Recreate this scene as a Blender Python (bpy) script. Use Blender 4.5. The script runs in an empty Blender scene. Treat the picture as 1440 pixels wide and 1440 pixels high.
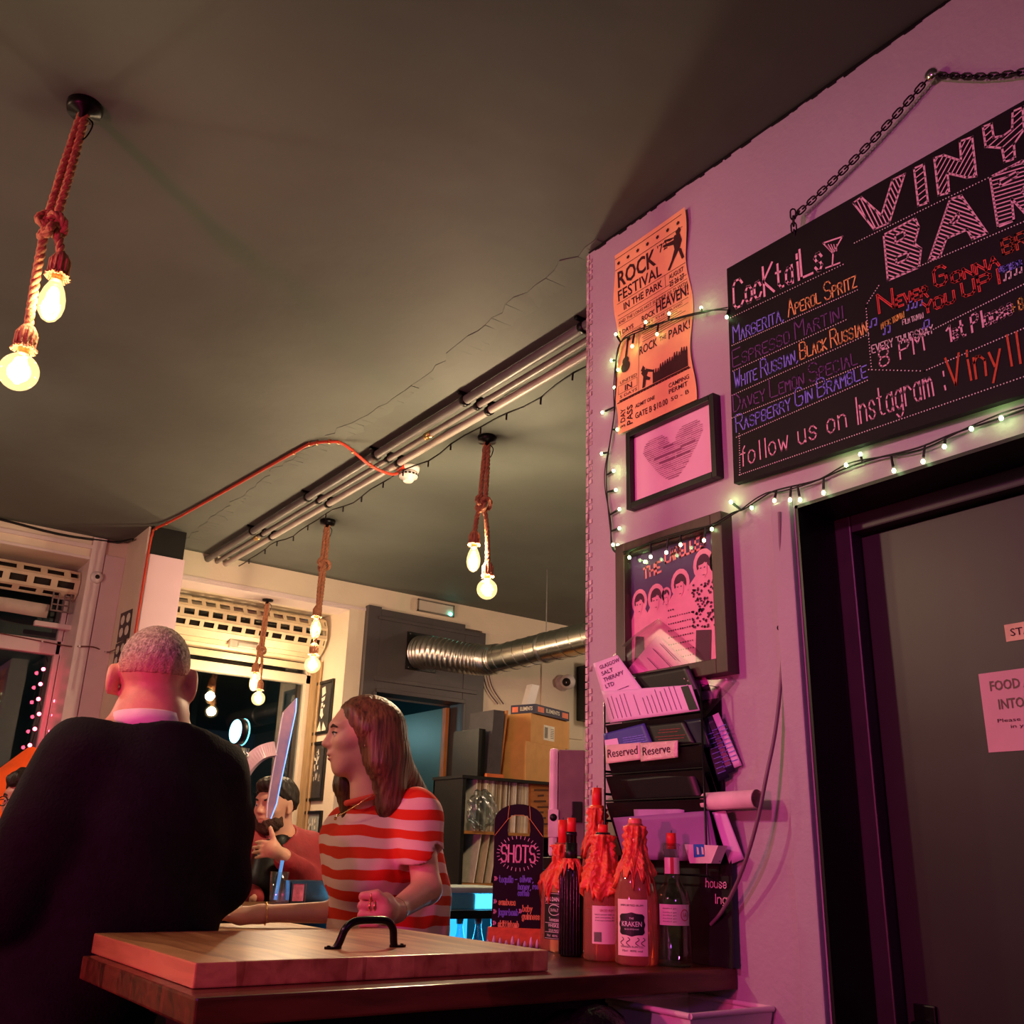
import bpy, bmesh, math, random
import numpy as np
from mathutils import Vector, Matrix
S = bpy.context.scene
COL = S.collection
random.seed(7)

# ---------------------------------------------------------------- camera
CAM_Z = 1.27
FPX, YAW, PIT, ROL = 1371.70, 0.622622, 0.340480, 0.0299145
_f = Vector((math.sin(YAW)*math.cos(PIT), math.cos(YAW)*math.cos(PIT), math.sin(PIT)))
_r = Vector((math.cos(YAW), -math.sin(YAW), 0)); _u = _r.cross(_f)
CR = math.cos(ROL)*_r + math.sin(ROL)*_u
CU = -math.sin(ROL)*_r + math.cos(ROL)*_u
CF = _f
CO = Vector((0, 0, CAM_Z))
cam_d = bpy.data.cameras.new('camera'); cam = bpy.data.objects.new('camera', cam_d); COL.objects.link(cam)
cam.matrix_world = Matrix(((CR.x, CU.x, -CF.x, 0), (CR.y, CU.y, -CF.y, 0), (CR.z, CU.z, -CF.z, CAM_Z), (0, 0, 0, 1)))
cam_d.sensor_width = 36; cam_d.lens = 36*FPX/1440; cam_d.clip_start = .05; cam_d.clip_end = 100
S.camera = cam

# ---------------------------------------------------------------- world, lights, exposure
wd = bpy.data.worlds.new('night'); S.world = wd; wd.use_nodes = True
wd.node_tree.nodes['Background'].inputs[0].default_value = (.10, .16, .22, 1)
wd.node_tree.nodes['Background'].inputs[1].default_value = .22
S.view_settings.view_transform = 'Standard'; S.view_settings.look = 'None'
S.view_settings.gamma = 1; S.view_settings.use_curve_mapping = False
S.view_settings.exposure = 0.52

def lamp(name, kind, loc, power, col, size=.1, aim=None, spot=None, blend=.3):
    d = bpy.data.lights.new(name, kind); d.energy = power; d.color = col
    if kind == 'AREA': d.size = size
    else: d.shadow_soft_size = size
    if kind == 'SPOT': d.spot_size = math.radians(spot); d.spot_blend = blend
    o = bpy.data.objects.new(name, d); COL.objects.link(o); o.location = loc
    if aim is not None: o.rotation_euler = (Vector(aim) - Vector(loc)).to_track_quat('-Z', 'Y').to_euler()
    return o
# the bar's magenta stage spot behind the guests, and warm lamps and added fills around the room
lamp('magenta_spot', 'SPOT', (-1.7, 1.0, 2.75), 115, (1, .13, .56), .08, (1.765, 1.45, 2.05), 64, 1)
lamp('magenta_wash', 'SPOT', (-1.75, 1.15, 1.42), 115, (1, .05, .26), .08, (.7, 2.9, 1.55), 84, .6)
lamp('violet_spot', 'SPOT', (.3, -1.2, 2.1), 14, (.62, .12, 1), .12, (1.765, 1.4, 1.4), 70, .6)
lamp('warm_spot', 'SPOT', (-1.3, 3.1, 2.75), 70, (1, .68, .42), .05, (1.765, 1.55, 2.0), 62, 1)
lamp('hall_fill', 'POINT', (5.4, 4.3, 2.6), 24, (1, .74, .52), .08)  # added fill hidden behind the pier, brightens the boxes and duct
lamp('warm_pendant_glow', 'POINT', (-.45, 4.7, 2.35), 22, (1, .74, .52), .05)
lamp('fridge_glow', 'AREA', (2.62, 3.55, .93), 3, (.10, .62, 1), .4, (2.2, 2.9, 1.0))
lamp('corridor_fill', 'POINT', (3.3, 7.9, 2.3), 7, (.45, .9, .95), .1)  # added fill out of sight, lights the face of the open teal door

# ---------------------------------------------------------------- helpers
XW = 1.765           # plane of the wall with the blackboard
YF = 6.3             # plane of the far wall
CEIL = 3.135
def ray(px, py): return CF + CR*((px-720)/FPX) - CU*((py-720)/FPX)
def at(px, py, ax, v):
    """point of the plane axis=v that the photograph shows at px, py"""
    d = ray(px, py); return CO + d*((v-CO[ax])/d[ax])
def aX(px, py, v=XW): return at(px, py, 0, v)
def aY(px, py, v): return at(px, py, 1, v)
def aZ(px, py, v): return at(px, py, 2, v)

MATS = {}
def M(name, col, rough=.55, metal=0, var=.18, scale=14, bump=0, emit=None, es=0, coat=0, trans=0, stretch=None, spec=.5, ior=1.45, sub=0, bscale=None, col2=None):
    if name in MATS: return MATS[name]
    m = bpy.data.materials.new(name); m.use_nodes = True; MATS[name] = m
    nt = m.node_tree; b = nt.nodes['Principled BSDF']
    tc = nt.nodes.new('ShaderNodeTexCoord'); src = tc.outputs['Object']
    if stretch:
        mp = nt.nodes.new('ShaderNodeMapping'); mp.inputs['Scale'].default_value = stretch
        nt.links.new(src, mp.inputs[0]); src = mp.outputs[0]
    n = nt.nodes.new('ShaderNodeTexNoise'); n.inputs['Scale'].default_value = scale; n.inputs['Detail'].default_value = 6
    nt.links.new(src, n.inputs['Vector'])
    r = nt.nodes.new('ShaderNodeValToRGB'); c = col
    r.color_ramp.elements[0].position = .3; r.color_ramp.elements[1].position = .72
    lo = [max(0, x*(1-var)) for x in c]; hi = [min(1, x*(1+var)) for x in c]
    if col2: lo = c; hi = col2
    r.color_ramp.elements[0].color = (*lo, 1); r.color_ramp.elements[1].color = (*hi, 1)
    nt.links.new(n.outputs['Fac'], r.inputs[0]); nt.links.new(r.outputs[0], b.inputs['Base Color'])
    b.inputs['Roughness'].default_value = rough; b.inputs['Metallic'].default_value = metal
    b.inputs['Coat Weight'].default_value = coat; b.inputs['Transmission Weight'].default_value = trans
    b.inputs['Specular IOR Level'].default_value = spec; b.inputs['IOR'].default_value = ior
    if sub: b.inputs['Subsurface Weight'].default_value = sub; b.inputs['Subsurface Radius'].default_value = (.02, .008, .004); b.inputs['Subsurface Scale'].default_value = .5
    if emit: b.inputs['Emission Color'].default_value = (*emit, 1); b.inputs['Emission Strength'].default_value = es
    if bump:
        bp = nt.nodes.new('ShaderNodeBump'); bp.inputs['Strength'].default_value = bump; bp.inputs['Distance'].default_value = .02
        s2 = n.outputs['Fac']
        if bscale:
            n2 = nt.nodes.new('ShaderNodeTexNoise'); n2.inputs['Scale'].default_value = bscale; n2.inputs['Detail'].default_value = 4
            nt.links.new(src, n2.inputs['Vector']); s2 = n2.outputs['Fac']
        nt.links.new(s2, bp.inputs['Height']); nt.links.new(bp.outputs[0], b.inputs['Normal'])
    return m
def srgb(r, g, b): return tuple(((c/255+.055)/1.055)**2.4 if c > 10 else c/255/12.92 for c in (r, g, b))

def thin_glass(name, tint=(1, 1, 1), gloss=.12, rough=.02):
    if name in MATS: return MATS[name]
    m = bpy.data.materials.new(name); m.use_nodes = True; MATS[name] = m; nt = m.node_tree; nt.nodes.clear()
    out = nt.nodes.new('ShaderNodeOutputMaterial'); mx = nt.nodes.new('ShaderNodeMixShader')
    t = nt.nodes.new('ShaderNodeBsdfTransparent'); t.inputs[0].default_value = (*tint, 1)
    g = nt.nodes.new('ShaderNodeBsdfGlossy'); g.inputs['Roughness'].default_value = rough
    f = nt.nodes.new('ShaderNodeLayerWeight'); f.inputs[0].default_value = .5
    pw_ = nt.nodes.new('ShaderNodeMath'); pw_.operation = 'POWER'; pw_.inputs[1].default_value = 3.5; nt.links.new(f.outputs['Facing'], pw_.inputs[0])
    ad = nt.nodes.new('ShaderNodeMath'); ad.operation = 'MULTIPLY_ADD'; ad.inputs[1].default_value = .75; ad.inputs[2].default_value = gloss; ad.use_clamp = True
    nt.links.new(pw_.outputs[0], ad.inputs[0]); nt.links.new(ad.outputs[0], mx.inputs[0])
    nt.links.new(t.outputs[0], mx.inputs[1]); nt.links.new(g.outputs[0], mx.inputs[2]); nt.links.new(mx.outputs[0], out.inputs[0])
    return m

class MB:
    """collects shapes (world coordinates) and links them as ONE mesh object"""
    def __init__(s): s.v = []; s.f = []; s.sm = []
    def add(s, vs, fs, smooth=False):
        o = len(s.v); s.v += [Vector(v) for v in vs]; s.f += [tuple(i+o for i in f) for f in fs]; s.sm += [smooth]*len(fs); return s
    def box(s, a, b, bev=0):
        (x0, y0, z0), (x1, y1, z1) = [[min(p, q) for p, q in zip(a, b)], [max(p, q) for p, q in zip(a, b)]]
        if bev <= 0:
            return s.add([(x0,y0,z0),(x1,y0,z0),(x1,y1,z0),(x0,y1,z0),(x0,y0,z1),(x1,y0,z1),(x1,y1,z1),(x0,y1,z1)],
                [(0,3,2,1),(4,5,6,7),(0,1,5,4),(1,2,6,5),(2,3,7,6),(3,0,4,7)])
        bm = bmesh.new(); bmesh.ops.create_cube(bm, size=1)
        for v in bm.verts: v.co = Vector(((x0+x1)/2+v.co.x*(x1-x0), (y0+y1)/2+v.co.y*(y1-y0), (z0+z1)/2+v.co.z*(z1-z0)))
        bmesh.ops.bevel(bm, geom=bm.edges[:], offset=min(bev, .45*min(x1-x0, y1-y0, z1-z0)), segments=2, affect='EDGES', profile=.6)
        return s.bm(bm)
    def bm(s, bm, smooth=False):
        bm.verts.index_update(); s.add([v.co.copy() for v in bm.verts], [[v.index for v in f.verts] for f in bm.faces], smooth); bm.free(); return s
    def obox(s, c, ex, ey, ez):
        c = Vector(c); ex = Vector(ex); ey = Vector(ey); ez = Vector(ez)
        vs = [c+ex*i+ey*j+ez*k for k in (-.5, .5) for i, j in ((-.5,-.5),(.5,-.5),(.5,.5),(-.5,.5))]
        return s.add(vs, [(0,3,2,1),(4,5,6,7),(0,1,5,4),(1,2,6,5),(2,3,7,6),(3,0,4,7)])
    def tube(s, pts, r, n=8, cap=True, smooth=True, closed=False):
        pts = [Vector(p) for p in pts]; N = len(pts); rs = r if isinstance(r, (list, tuple)) else [r]*N
        tang = []
        for i in range(N):
            a = pts[(i-1) % N] if (i > 0 or closed) else pts[0]; b = pts[(i+1) % N] if (i < N-1 or closed) else pts[-1]
            t = b-a; tang.append(t.normalized() if t.length > 1e-9 else Vector((0, 0, 1)))
        up = Vector((0, 0, 1)) if abs(tang[0].z) < .9 else Vector((1, 0, 0))
        vs = []; fs = []
        x = tang[0].cross(up).normalized()
        for i in range(N):
            x = (x - tang[i]*x.dot(tang[i])); x = x.normalized() if x.length > 1e-6 else tang[i].orthogonal().normalized()
            y = tang[i].cross(x)
            for k in range(n):
                a = 2*math.pi*k/n; vs.append(pts[i]+(x*math.cos(a)+y*math.sin(a))*rs[i])
        for i in range(N if closed else N-1):
            j = (i+1) % N
            for k in range(n): fs.append((i*n+k, i*n+(k+1) % n, j*n+(k+1) % n, j*n+k))
        s.add(vs, fs, smooth)
        if cap and not closed:
            s.add(vs[:n], [tuple(range(n))[::-1]]); s.add(vs[-n:], [tuple(range(n))])
        return s
    def lathe(s, c, prof, n=24, axis=(0, 0, 1), smooth=True, sq=0):
        """prof: (radius, height) pairs; sq>0 makes the section squarish"""
        c = Vector(c); z = Vector(axis).normalized(); x = z.orthogonal().normalized() if abs(z.z) < .999 else Vector((1, 0, 0)); y = z.cross(x)
        vs = []; fs = []
        for r, h in prof:
            for k in range(n):
                a = 2*math.pi*k/n; q = 1
                if sq: q = 1/((abs(math.cos(a))**sq+abs(math.sin(a))**sq)**(1/sq))
                vs.append(c+z*h+(x*math.cos(a)+y*math.sin(a))*r*q)
        for i in range(len(prof)-1):
            for k in range(n): fs.append((i*n+k, i*n+(k+1) % n, (i+1)*n+(k+1) % n, (i+1)*n+k))
        if prof[0][0] > 1e-6: fs.append(tuple(range(n))[::-1])
        if prof[-1][0] > 1e-6: fs.append(tuple((len(prof)-1)*n+k for k in range(n)))
        return s.add(vs, fs, smooth)
    def ball(s, c, r, n=12, sc=(1, 1, 1)):
        m = max(6, n//2); pr = []
        vs = []; fs = []
        for i in range(m+1):
            t = math.pi*i/m
            for k in range(n):
                a = 2*math.pi*k/n; vs.append(Vector(c)+Vector((math.sin(t)*math.cos(a)*sc[0], math.sin(t)*math.sin(a)*sc[1], -math.cos(t)*sc[2]))*r)
        for i in range(m):
            for k in range(n): fs.append((i*n+k, i*n+(k+1) % n, (i+1)*n+(k+1) % n, (i+1)*n+k))
        return s.add(vs, fs, True)
    def prism(s, poly, d):
        """poly: 3-D outline, d: extrusion vector"""
        d = Vector(d); n = len(poly); a = [Vector(p) for p in poly]; b = [p+d for p in a]
        return s.add(a+b, [tuple(range(n)), tuple(range(n, 2*n))[::-1]]+[(i, i+n, (i+1) % n+n, (i+1) % n) for i in range(n)])
    def sheet(s, c00, c10, c11, c01, nu=1, nv=1, fn=None, th=0, smooth=True):
        c00, c10, c11, c01 = map(Vector, (c00, c10, c11, c01)); nn = (c10-c00).cross(c01-c00).normalized(); vs = []; fs = []
        for j in range(nv+1):
            for i in range(nu+1):
                u = i/nu; v = j/nv; p = c00*(1-u)*(1-v)+c10*u*(1-v)+c11*u*v+c01*(1-u)*v
                if fn: p = p+nn*fn(u, v)
                vs.append(p)
        w = nu+1
        for j in range(nv):
            for i in range(nu): fs.append((j*w+i, j*w+i+1, (j+1)*w+i+1, (j+1)*w+i))
        if th:
            k = len(vs); vs2 = [p-nn*th for p in vs]
            f2 = [tuple(x+k for x in f[::-1]) for f in fs]
            rim = [i for i in range(nu)]+[j*w+nu for j in range(nv)]+[nv*w+nu-i for i in range(nu)]+[(nv-j)*w for j in range(nv)]
            f3 = [(rim[i], rim[i]+k, rim[(i+1) % len(rim)]+k, rim[(i+1) % len(rim)]) for i in range(len(rim))]
            return s.add(vs+vs2, fs+f2+f3, smooth and nu+nv > 2)
        return s.add(vs, fs, smooth)
    def build(s, name, m, parent=None, smooth_angle=None, origin=None):
        me = bpy.data.meshes.new(name); o = bpy.data.objects.new(name, me); COL.objects.link(o)
        if parent is not None:
            o.parent = parent; inv = wmat(parent).inverted(); vs = [inv @ v for v in s.v]
        else:
            if origin is None:
                lo = [min(v[i] for v in s.v) for i in range(3)]; hi = [max(v[i] for v in s.v) for i in range(3)]
                origin = ((lo[0]+hi[0])/2, (lo[1]+hi[1])/2, lo[2])
            o.location = origin; vs = [v-Vector(origin) for v in s.v]
        me.from_pydata([tuple(v) for v in vs], [], s.f)
        me.polygons.foreach_set('use_smooth', s.sm); me.update()
        me.materials.append(m)
        return o
def wmat(o):
    m = o.matrix_basis.copy()
    while o.parent is not None: o = o.parent; m = o.matrix_basis @ m
    return m
def tag(o, label=None, cat=None, group=None, kind=None):
    if label: o['label'] = label
    if cat: o['category'] = cat
    if group: o['group'] = group
    if kind: o['kind'] = kind
    return o
def thing(name, label, cat, loc=(0, 0, 0), rz=0, group=None):
    o = bpy.data.objects.new(name, None); COL.objects.link(o); o.location = loc; o.rotation_euler = (0, 0, rz); o.empty_display_size = .05
    return tag(o, label, cat, group)
def struct(name, mb, m, label=None):
    o = mb.build(name, m); o['kind'] = 'structure'
    o['category'] = name.split('_')[0]
    if label: o['label'] = label
    return o
def dup(root, loc, rz=None, label=None):
    """a copy of a thing with copies of its parts and sub-parts"""
    r = root.copy(); COL.objects.link(r); r.location = loc
    if rz is not None: r.rotation_euler = (0, 0, rz)
    if label: r['label'] = label
    for ch in list(root.children):
        c = ch.copy(); COL.objects.link(c); c.parent = r
        for g in list(ch.children):
            d = g.copy(); COL.objects.link(d); d.parent = c
    return r
def spline(pts, n=8, closed=False):
    P = [Vector(p) for p in pts]; N = len(P); out = []
    for i in range(N if closed else N-1):
        p0 = P[(i-1) % N] if (i > 0 or closed) else P[0]; p1 = P[i]; p2 = P[(i+1) % N]; p3 = P[(i+2) % N] if (i+2 < N or closed) else P[-1]
        for k in range(n):
            t = k/n; out.append(.5*((2*p1)+(p2-p0)*t+(2*p0-5*p1+4*p2-p3)*t*t+(3*p1-p0-3*p2+p3)*t**3))
    if not closed: out.append(P[-1])
    return out

# ---- writing: a plane with axes, hand strokes and printed letters
class Plane:
    def __init__(s, o, u, v): s.o = Vector(o); s.u = Vector(u); s.v = Vector(v); s.n = s.u.cross(s.v).normalized()
    def p(s, a, b, lift=0): return s.o+s.u*a+s.v*b+s.n*lift
GL = {}
for _l in '''A 022842/1535|B 02083847463505/3544433202|C 4738180703123243|D 02082846442202|E 48080242/0535|F 480802/0535|G 47381807031232434525|H 0802/4842/0545|I 1812|J 3833221203|K 0802/480542|L 080242|M 0208254842|N 02084248|O 180703123243473818|P 02083847463505|Q 180703123243473818/2442|R 02083847463505/2542|S 473818070615354443321203|T 0848/2822|U 080312324348|V 082248|W 0812263248|X 0842/0248|Y 082548/2522|Z 08480242
a 35261605031222 33/3632|b 0802/0516263533221203|c 352616050312 2233|d 3832/3526160503122233|e 04343526160503122233|f 281712/0626|g 3526160503122233/3631201001|h 0802/0516263532|i 1612/1718|j 161100/1718|k 0802/360432|l 1812|m 0602/05162522/25364542|n 0602/0516263532|o 160503122233352616|p 0600/0516263533221203|q 3630/3526160503122233|r 0602/05162635|s 35261605142433221203|t 18132232/0626|u 0603122233/3632|v 062246|w 0612253246|x 0632/0236|y 0613/3600|z 06360232
0 180703123243473818|1 072822|2 0718384705 0242|3 0848253544433212 03|4 380444/3832|5 480805354443321203|6 47381807031232434435 05|7 084812|8 180706153546473818/1504031232434435|, 1201|. 1213|! 1814/1312|: 1615/1312|+ 0545/2723|- 0535|' 1817|& 42071838360403123244|$ 473818070615354443321203/2921'''.replace('\n', '|').split('|'):
    GL[_l[0]] = [[(int(q[i]), int(q[i+1])-2) for i in range(0, len(q)-1, 2)] for q in _l[2:].replace(' ', '').split('/')]
def stroke_text(mb, txt, pl, w, capscale=1.0, wid=None, lift=.0012, jit=.0, hgt=None, caps=None, first=None):
    """txt along pl.u (pl.u, pl.v unit vectors): fits width wid, capital height hgt, stroke width w"""
    x = 0; strokes = []; prev = ' '
    for ch in txt:
        if ch == ' ': x += 3; prev = ' '; continue
        g = GL.get(ch)
        if g is None: x += 2; continue
        k = caps if (caps and ch.isupper()) else first if (first and prev == ' ') else 1
        prev = ch
        mx = max(p[0] for s_ in g for p in s_)
        for s_ in g: strokes.append([((x+p[0]*k)+random.uniform(-jit, jit), p[1]*k+random.uniform(-jit, jit)) for p in s_])
        x += mx*k+1.5
    x -= 1.5
    sx = wid/max(x, 1); sy = hgt/6
    for s_ in strokes: ribbon(mb, [(a*sx, b*sy) for a, b in s_], pl, w, lift)
def ribbon(mb, pts, pl, w, lift=.0012):
    for (a, b), (c, d) in zip(pts[:-1], pts[1:]):
        L = math.hypot(c-a, d-b)
        if L < 1e-7: continue
        ux, uy = (c-a)/L*w*.5, (d-b)/L*w*.5
        mb.add([pl.p(a-ux+uy, b-uy-ux, lift), pl.p(c+ux+uy, d+uy-ux, lift), pl.p(c+ux-uy, d+uy+ux, lift), pl.p(a-ux-uy, b-uy+ux, lift)], [(0, 1, 2, 3)])
def dots(mb, a, b, n, pl, r, lift=.0012):
    for i in range(n):
        t = i/(n-1); x = a[0]+(b[0]-a[0])*t; y = a[1]+(b[1]-a[1])*t
        mb.add([pl.p(x+r*math.cos(k*math.pi/3), y+r*math.sin(k*math.pi/3), lift) for k in range(6)], [(0, 1, 2, 3, 4, 5)])
_tc = {}
def print_text(mb, txt, pl, wid, hgt=None, lift=.0012, bold=0.0, x0=0, y0=0):
    """printed letters, scaled to width wid and height hgt (bounding box) on the plane"""
    key = (txt, bold)
    if key not in _tc:
        cu = bpy.data.curves.new('t', 'FONT'); cu.body = txt; cu.offset = bold; cu.resolution_u = 2
        o = bpy.data.objects.new('t', cu); COL.objects.link(o)
        dg = bpy.context.evaluated_depsgraph_get(); me = bpy.data.meshes.new_from_object(o.evaluated_get(dg))
        vs = [tuple(v.co[:2]) for v in me.vertices]; fs = [tuple(p.vertices) for p in me.polygons]
        bpy.data.objects.remove(o); bpy.data.curves.remove(cu); bpy.data.meshes.remove(me); _tc[key] = (vs, fs)
    vs, fs = _tc[key]
    lx = min(v[0] for v in vs); hx = max(v[0] for v in vs); ly = min(v[1] for v in vs); hy = max(v[1] for v in vs)
    sx = wid/(hx-lx); sy = hgt/(hy-ly) if hgt else sx
    mb.add([pl.p(x0+(v[0]-lx)*sx, y0+(v[1]-ly)*sy, lift) for v in vs], fs)
def poly_on(mb, poly, pl, lift=.0012): mb.add([pl.p(a, b, lift) for a, b in poly], [tuple(range(len(poly)))])
# ================================================================ materials
m_wall = M('painted_wall', srgb(176, 166, 170), .6, var=.06, scale=3, bump=.12, bscale=60)
m_ceil = M('ceiling_paint', srgb(90, 95, 89), .68, var=.16, scale=1.6, bump=.25, bscale=5)
m_cream = M('cream_paint', srgb(226, 212, 190), .5, var=.05, scale=4, bump=.08, bscale=40)
m_white = M('white_gloss_paint', srgb(222, 206, 204), .4, var=.05, scale=6, bump=.05)
m_black = M('black_paint', srgb(16, 15, 15), .4, var=.25, scale=8, bump=.05)
m_char = M('charcoal_paint', srgb(74, 68, 70), .45, var=.12, scale=6, bump=.06)
m_floor = M('floor_boards', srgb(58, 40, 30), .45, var=.3, scale=6, stretch=(1, 8, 1), bump=.1)
m_door = M('dark_door_paint', srgb(44, 36, 36), .42, var=.1, scale=5, bump=.06)
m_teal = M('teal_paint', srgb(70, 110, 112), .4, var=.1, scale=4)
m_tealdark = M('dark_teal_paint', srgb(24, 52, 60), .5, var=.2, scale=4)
m_glass = thin_glass('window_glass', (.75, .82, .85), .10)
m_metal = M('brushed_steel', (.55, .55, .53), .32, 1, var=.1, scale=40)
m_chrome = M('chrome', (.8, .8, .8), .12, 1, var=.02)
m_blackmetal = M('black_metal', srgb(20, 18, 20), .35, .6, var=.2)
m_bplastic = M('black_plastic', srgb(18, 17, 18), .4, var=.2)
m_wplastic = M('white_plastic', srgb(225, 218, 214), .4, var=.04)
m_strip = M('flaking_corner_bead', srgb(120, 84, 84), .5, var=0, scale=90, stretch=(1, 1, .35), col2=srgb(240, 225, 220), bump=.4)

# ================================================================ setting
struct('floor', MB().box((-2.6, -2.6, -.1), (6.6, 9.2, 0)), m_floor)
struct('ceiling', MB().box((-2.6, -2.6, CEIL), (6.6, 9.2, CEIL+.15)), m_ceil)
struct('wall_left', MB().box((-2.6, -2.6, 0), (-2.45, 7.2, CEIL)), m_cream)
struct('wall_back', MB().box((-2.45, -2.6, 0), (XW, -2.45, CEIL)), m_cream)
DY0, DY1, DZ = .42, 1.337, 2.055          # door opening in the wall with the blackboard
WT = XW+.17
struct('wall_right', MB().box((XW, DY1, 0), (WT, 2.075, CEIL)).box((XW, DY0, DZ), (WT, DY1, CEIL)).box((XW, -2.6, 0), (WT, DY0, CEIL)), m_wall)
cb = MB()
for i in range(150):                      # expanded-metal corner bead, plaster flaked away
    z = .02+i*.0207
    cb.box((XW-.004, 2.068, z), (XW+.004, 2.079, z+.016+random.uniform(0, .004)))
    if random.random() < .7: cb.box((XW-.003, 2.054, z+.006), (XW+.004, 2.066, z+.019))
struct('trim_1', cb, m_strip)
# ragged black paint line where wall meets ceiling
rg = MB(); y = 2.07
while y > -2.4:
    h = random.uniform(.004, .013); d = random.uniform(.008, .04); rg.box((XW-.004, y, CEIL-h), (XW, y-d, CEIL-.0005)); y -= d
struct('trim_2', rg, m_black)
# casing board and black door lining
struct('trim_3', MB().box((XW-.016, 1.342, 0), (XW, 1.396, 2.07), .004).box((XW-.016, .36, 0), (XW, .416, 2.07), .004), m_wall)
struct('trim_4', MB().box((XW-.002, DY1-.008, 0), (XW+.14, DY1, DZ)).box((XW-.002, DY0, DZ-.008), (XW+.14, DY1, DZ)).box((XW-.002, DY0, 0), (XW+.14, DY0+.008, DZ)), m_black)
dr = struct('door_1', MB().box((1.93, DY0+.045, .01), (1.97, DY1-.055, 2.0), .002), m_door, 'dark painted staff door set deep in the pink wall')
MB().box((1.895, DY1-.052, .0), (1.97, DY1-.008, DZ-.008), .004).box((1.895, DY0+.008, DZ-.05), (1.97, DY1-.052, DZ-.008), .004).box((1.895, DY0+.008, 0), (1.97, DY0+.045, DZ-.05), .004).build('door_frame', M('dark_frame_paint', srgb(52, 44, 46), .4, var=.12), dr)
hd = MB().box((1.922, 1.215, .86), (1.93, 1.262, 1.02), .003).tube([(1.925, 1.238, .985), (1.885, 1.238, .985), (1.88, 1.2, .985), (1.88, 1.13, .985)], .009).build('door_handle', m_blackmetal, dr)
struct('wall_store', MB().box((2.6, -2.6, 0), (2.75, 2.0, CEIL)).box((WT, -2.6, 0), (2.6, -2.45, CEIL)), m_char)
# far end: column, windows
struct('column_1', MB().box((1.54, 5.9, 0), (1.755, 6.95, 2.95), .006), M('column_paint', srgb(226, 196, 206), .5, var=.05, scale=4, bump=.05))
struct('column_2', MB().box((1.545, 5.93, 2.95), (1.75, 6.95, CEIL)), m_black)
struct('column_3', MB().box((1.526, 5.96, 0), (1.54, 6.44, CEIL), .002), m_cream)
W1Y, W2Y = 6.8, 6.85
struct('wall_far_window', MB().box((-2.6, W1Y+.05, 0), (1.54, W1Y+.2, .95)).box((-2.6, 6.42, 2.98), (1.54, 7.0, CEIL-.0)).box((-2.6, 6.45, 0), (-.7, 7.0, 2.98)), m_cream)
tr = MB()
tr.box((-.7, 6.40, 3.05), (1.315, 6.42, 3.075), .003).box((-.7, 6.405, 2.98), (1.315, 6.42, 2.998), .003)
tr.box((1.31, 6.40, 0), (1.395, 6.46, 3.13), .004).box((1.40, 6.408, 0), (1.526, 6.46, 3.03), .004).box((1.315, 6.46, 0), (1.40, 6.80, 2.98))
struct('trim_5', tr, m_white)
def window(name, y, x0, x1, zt0, zt1, zb, ztop, posts, mat, label):
    f = MB().box((x0, y-.03, zt0), (x1, y+.04, zt1), .005).box((x0, y-.03, zb-.06), (x1, y+.05, zb), .005).box((x0, y-.02, ztop-.05), (x1, y+.04, ztop))
    for a, b in posts: f.box((a, y-.03, zb), (b, y+.04, ztop), .004)
    w = struct(name, f, mat, label)
    MB().box((x0, y+.01, zb), (x1, y+.014, ztop-.05)).build('pane', m_glass, w)
    return w
window('window_1', W1Y, -.7, 1.40, 2.416, 2.508, .95, 2.98, [(1.276, 1.306), (1.311, 1.341), (1.378, 1.40), (-.7, -.62)], m_white, 'white framed window with red fairy lights beside its mullion')
struct('wall_far_right', MB().box((1.755, 6.3, 2.955), (6.6, 6.5, CEIL)).box((3.1, 6.3, 0), (3.226, 7.0, 2.955)).box((4.27, 6.3, 0), (6.6, 6.45, 2.955)).box((1.755, 6.5, 2.945), (3.1, 7.0, CEIL)).box((1.755, W2Y+.05, 0), (3.1, W2Y+.2, 1.0)).box((3.226, 6.42, 2.36), (4.27, 6.5, 2.955)), m_cream)
struct('trim_6', MB().box((1.755, 6.288, 2.945), (3.226, 6.3, 2.965), .003).box((1.755, 6.292, 2.93), (3.1, 6.5, 2.945), .002), m_white)
window('window_2', W2Y, 1.755, 3.1, 2.45, 2.52, 1.0, 2.93, [(3.045, 3.1), (1.755, 1.79)], m_cream, 'cream framed window behind the lattice shutter and hanging bulbs')
struct('trim_7', MB().box((3.07, 6.70, .9), (3.1, 6.80, 2.62), .004).tube([(3.085, 6.66, .9), (3.085, 6.66, 2.6)], .012), M('aged_wood', srgb(170, 140, 100), .5, scale=8, stretch=(6, 6, 1)))
struct('wall_hall', MB().box((6.45, -2.6, 0), (6.6, 6.3, CEIL)).box((WT, -2.6, 0), (2.6, -2.55, CEIL)), m_cream)
# dark timber screen with the teal door
pn = MB().box((3.226, 6.25, 0), (3.335, 6.42, 2.985), .004).box((4.075, 6.25, 0), (4.27, 6.42, 2.93), .004).box((3.335, 6.25, 2.36), (4.075, 6.42, 2.97), .003)
pn.box((3.31, 6.235, 2.89), (4.2, 6.25, 2.915), .003).box((3.31, 6.235, 2.44), (4.2, 6.25, 2.47), .003).box((3.335, 6.232, 2.36), (4.09, 6.25, 2.39), .003).box((4.075, 6.232, 0), (4.10, 6.25, 2.36), .003).box((3.31, 6.235, 0), (3.335, 6.25, 2.36), .003)
struct('wall_screen', pn, m_char)
d2 = struct('door_2', MB().box((4.032, 6.452, .01), (4.07, 7.22, 2.34), .002), m_teal, 'teal door standing open in the dark screen')
MB().box((4.03, 6.40, 0), (4.06, 6.45, 2.34), .002).build('door_edge', M('raw_pine_edge', srgb(196, 120, 66), .5, scale=10, stretch=(6, 6, 1)), d2)
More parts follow.
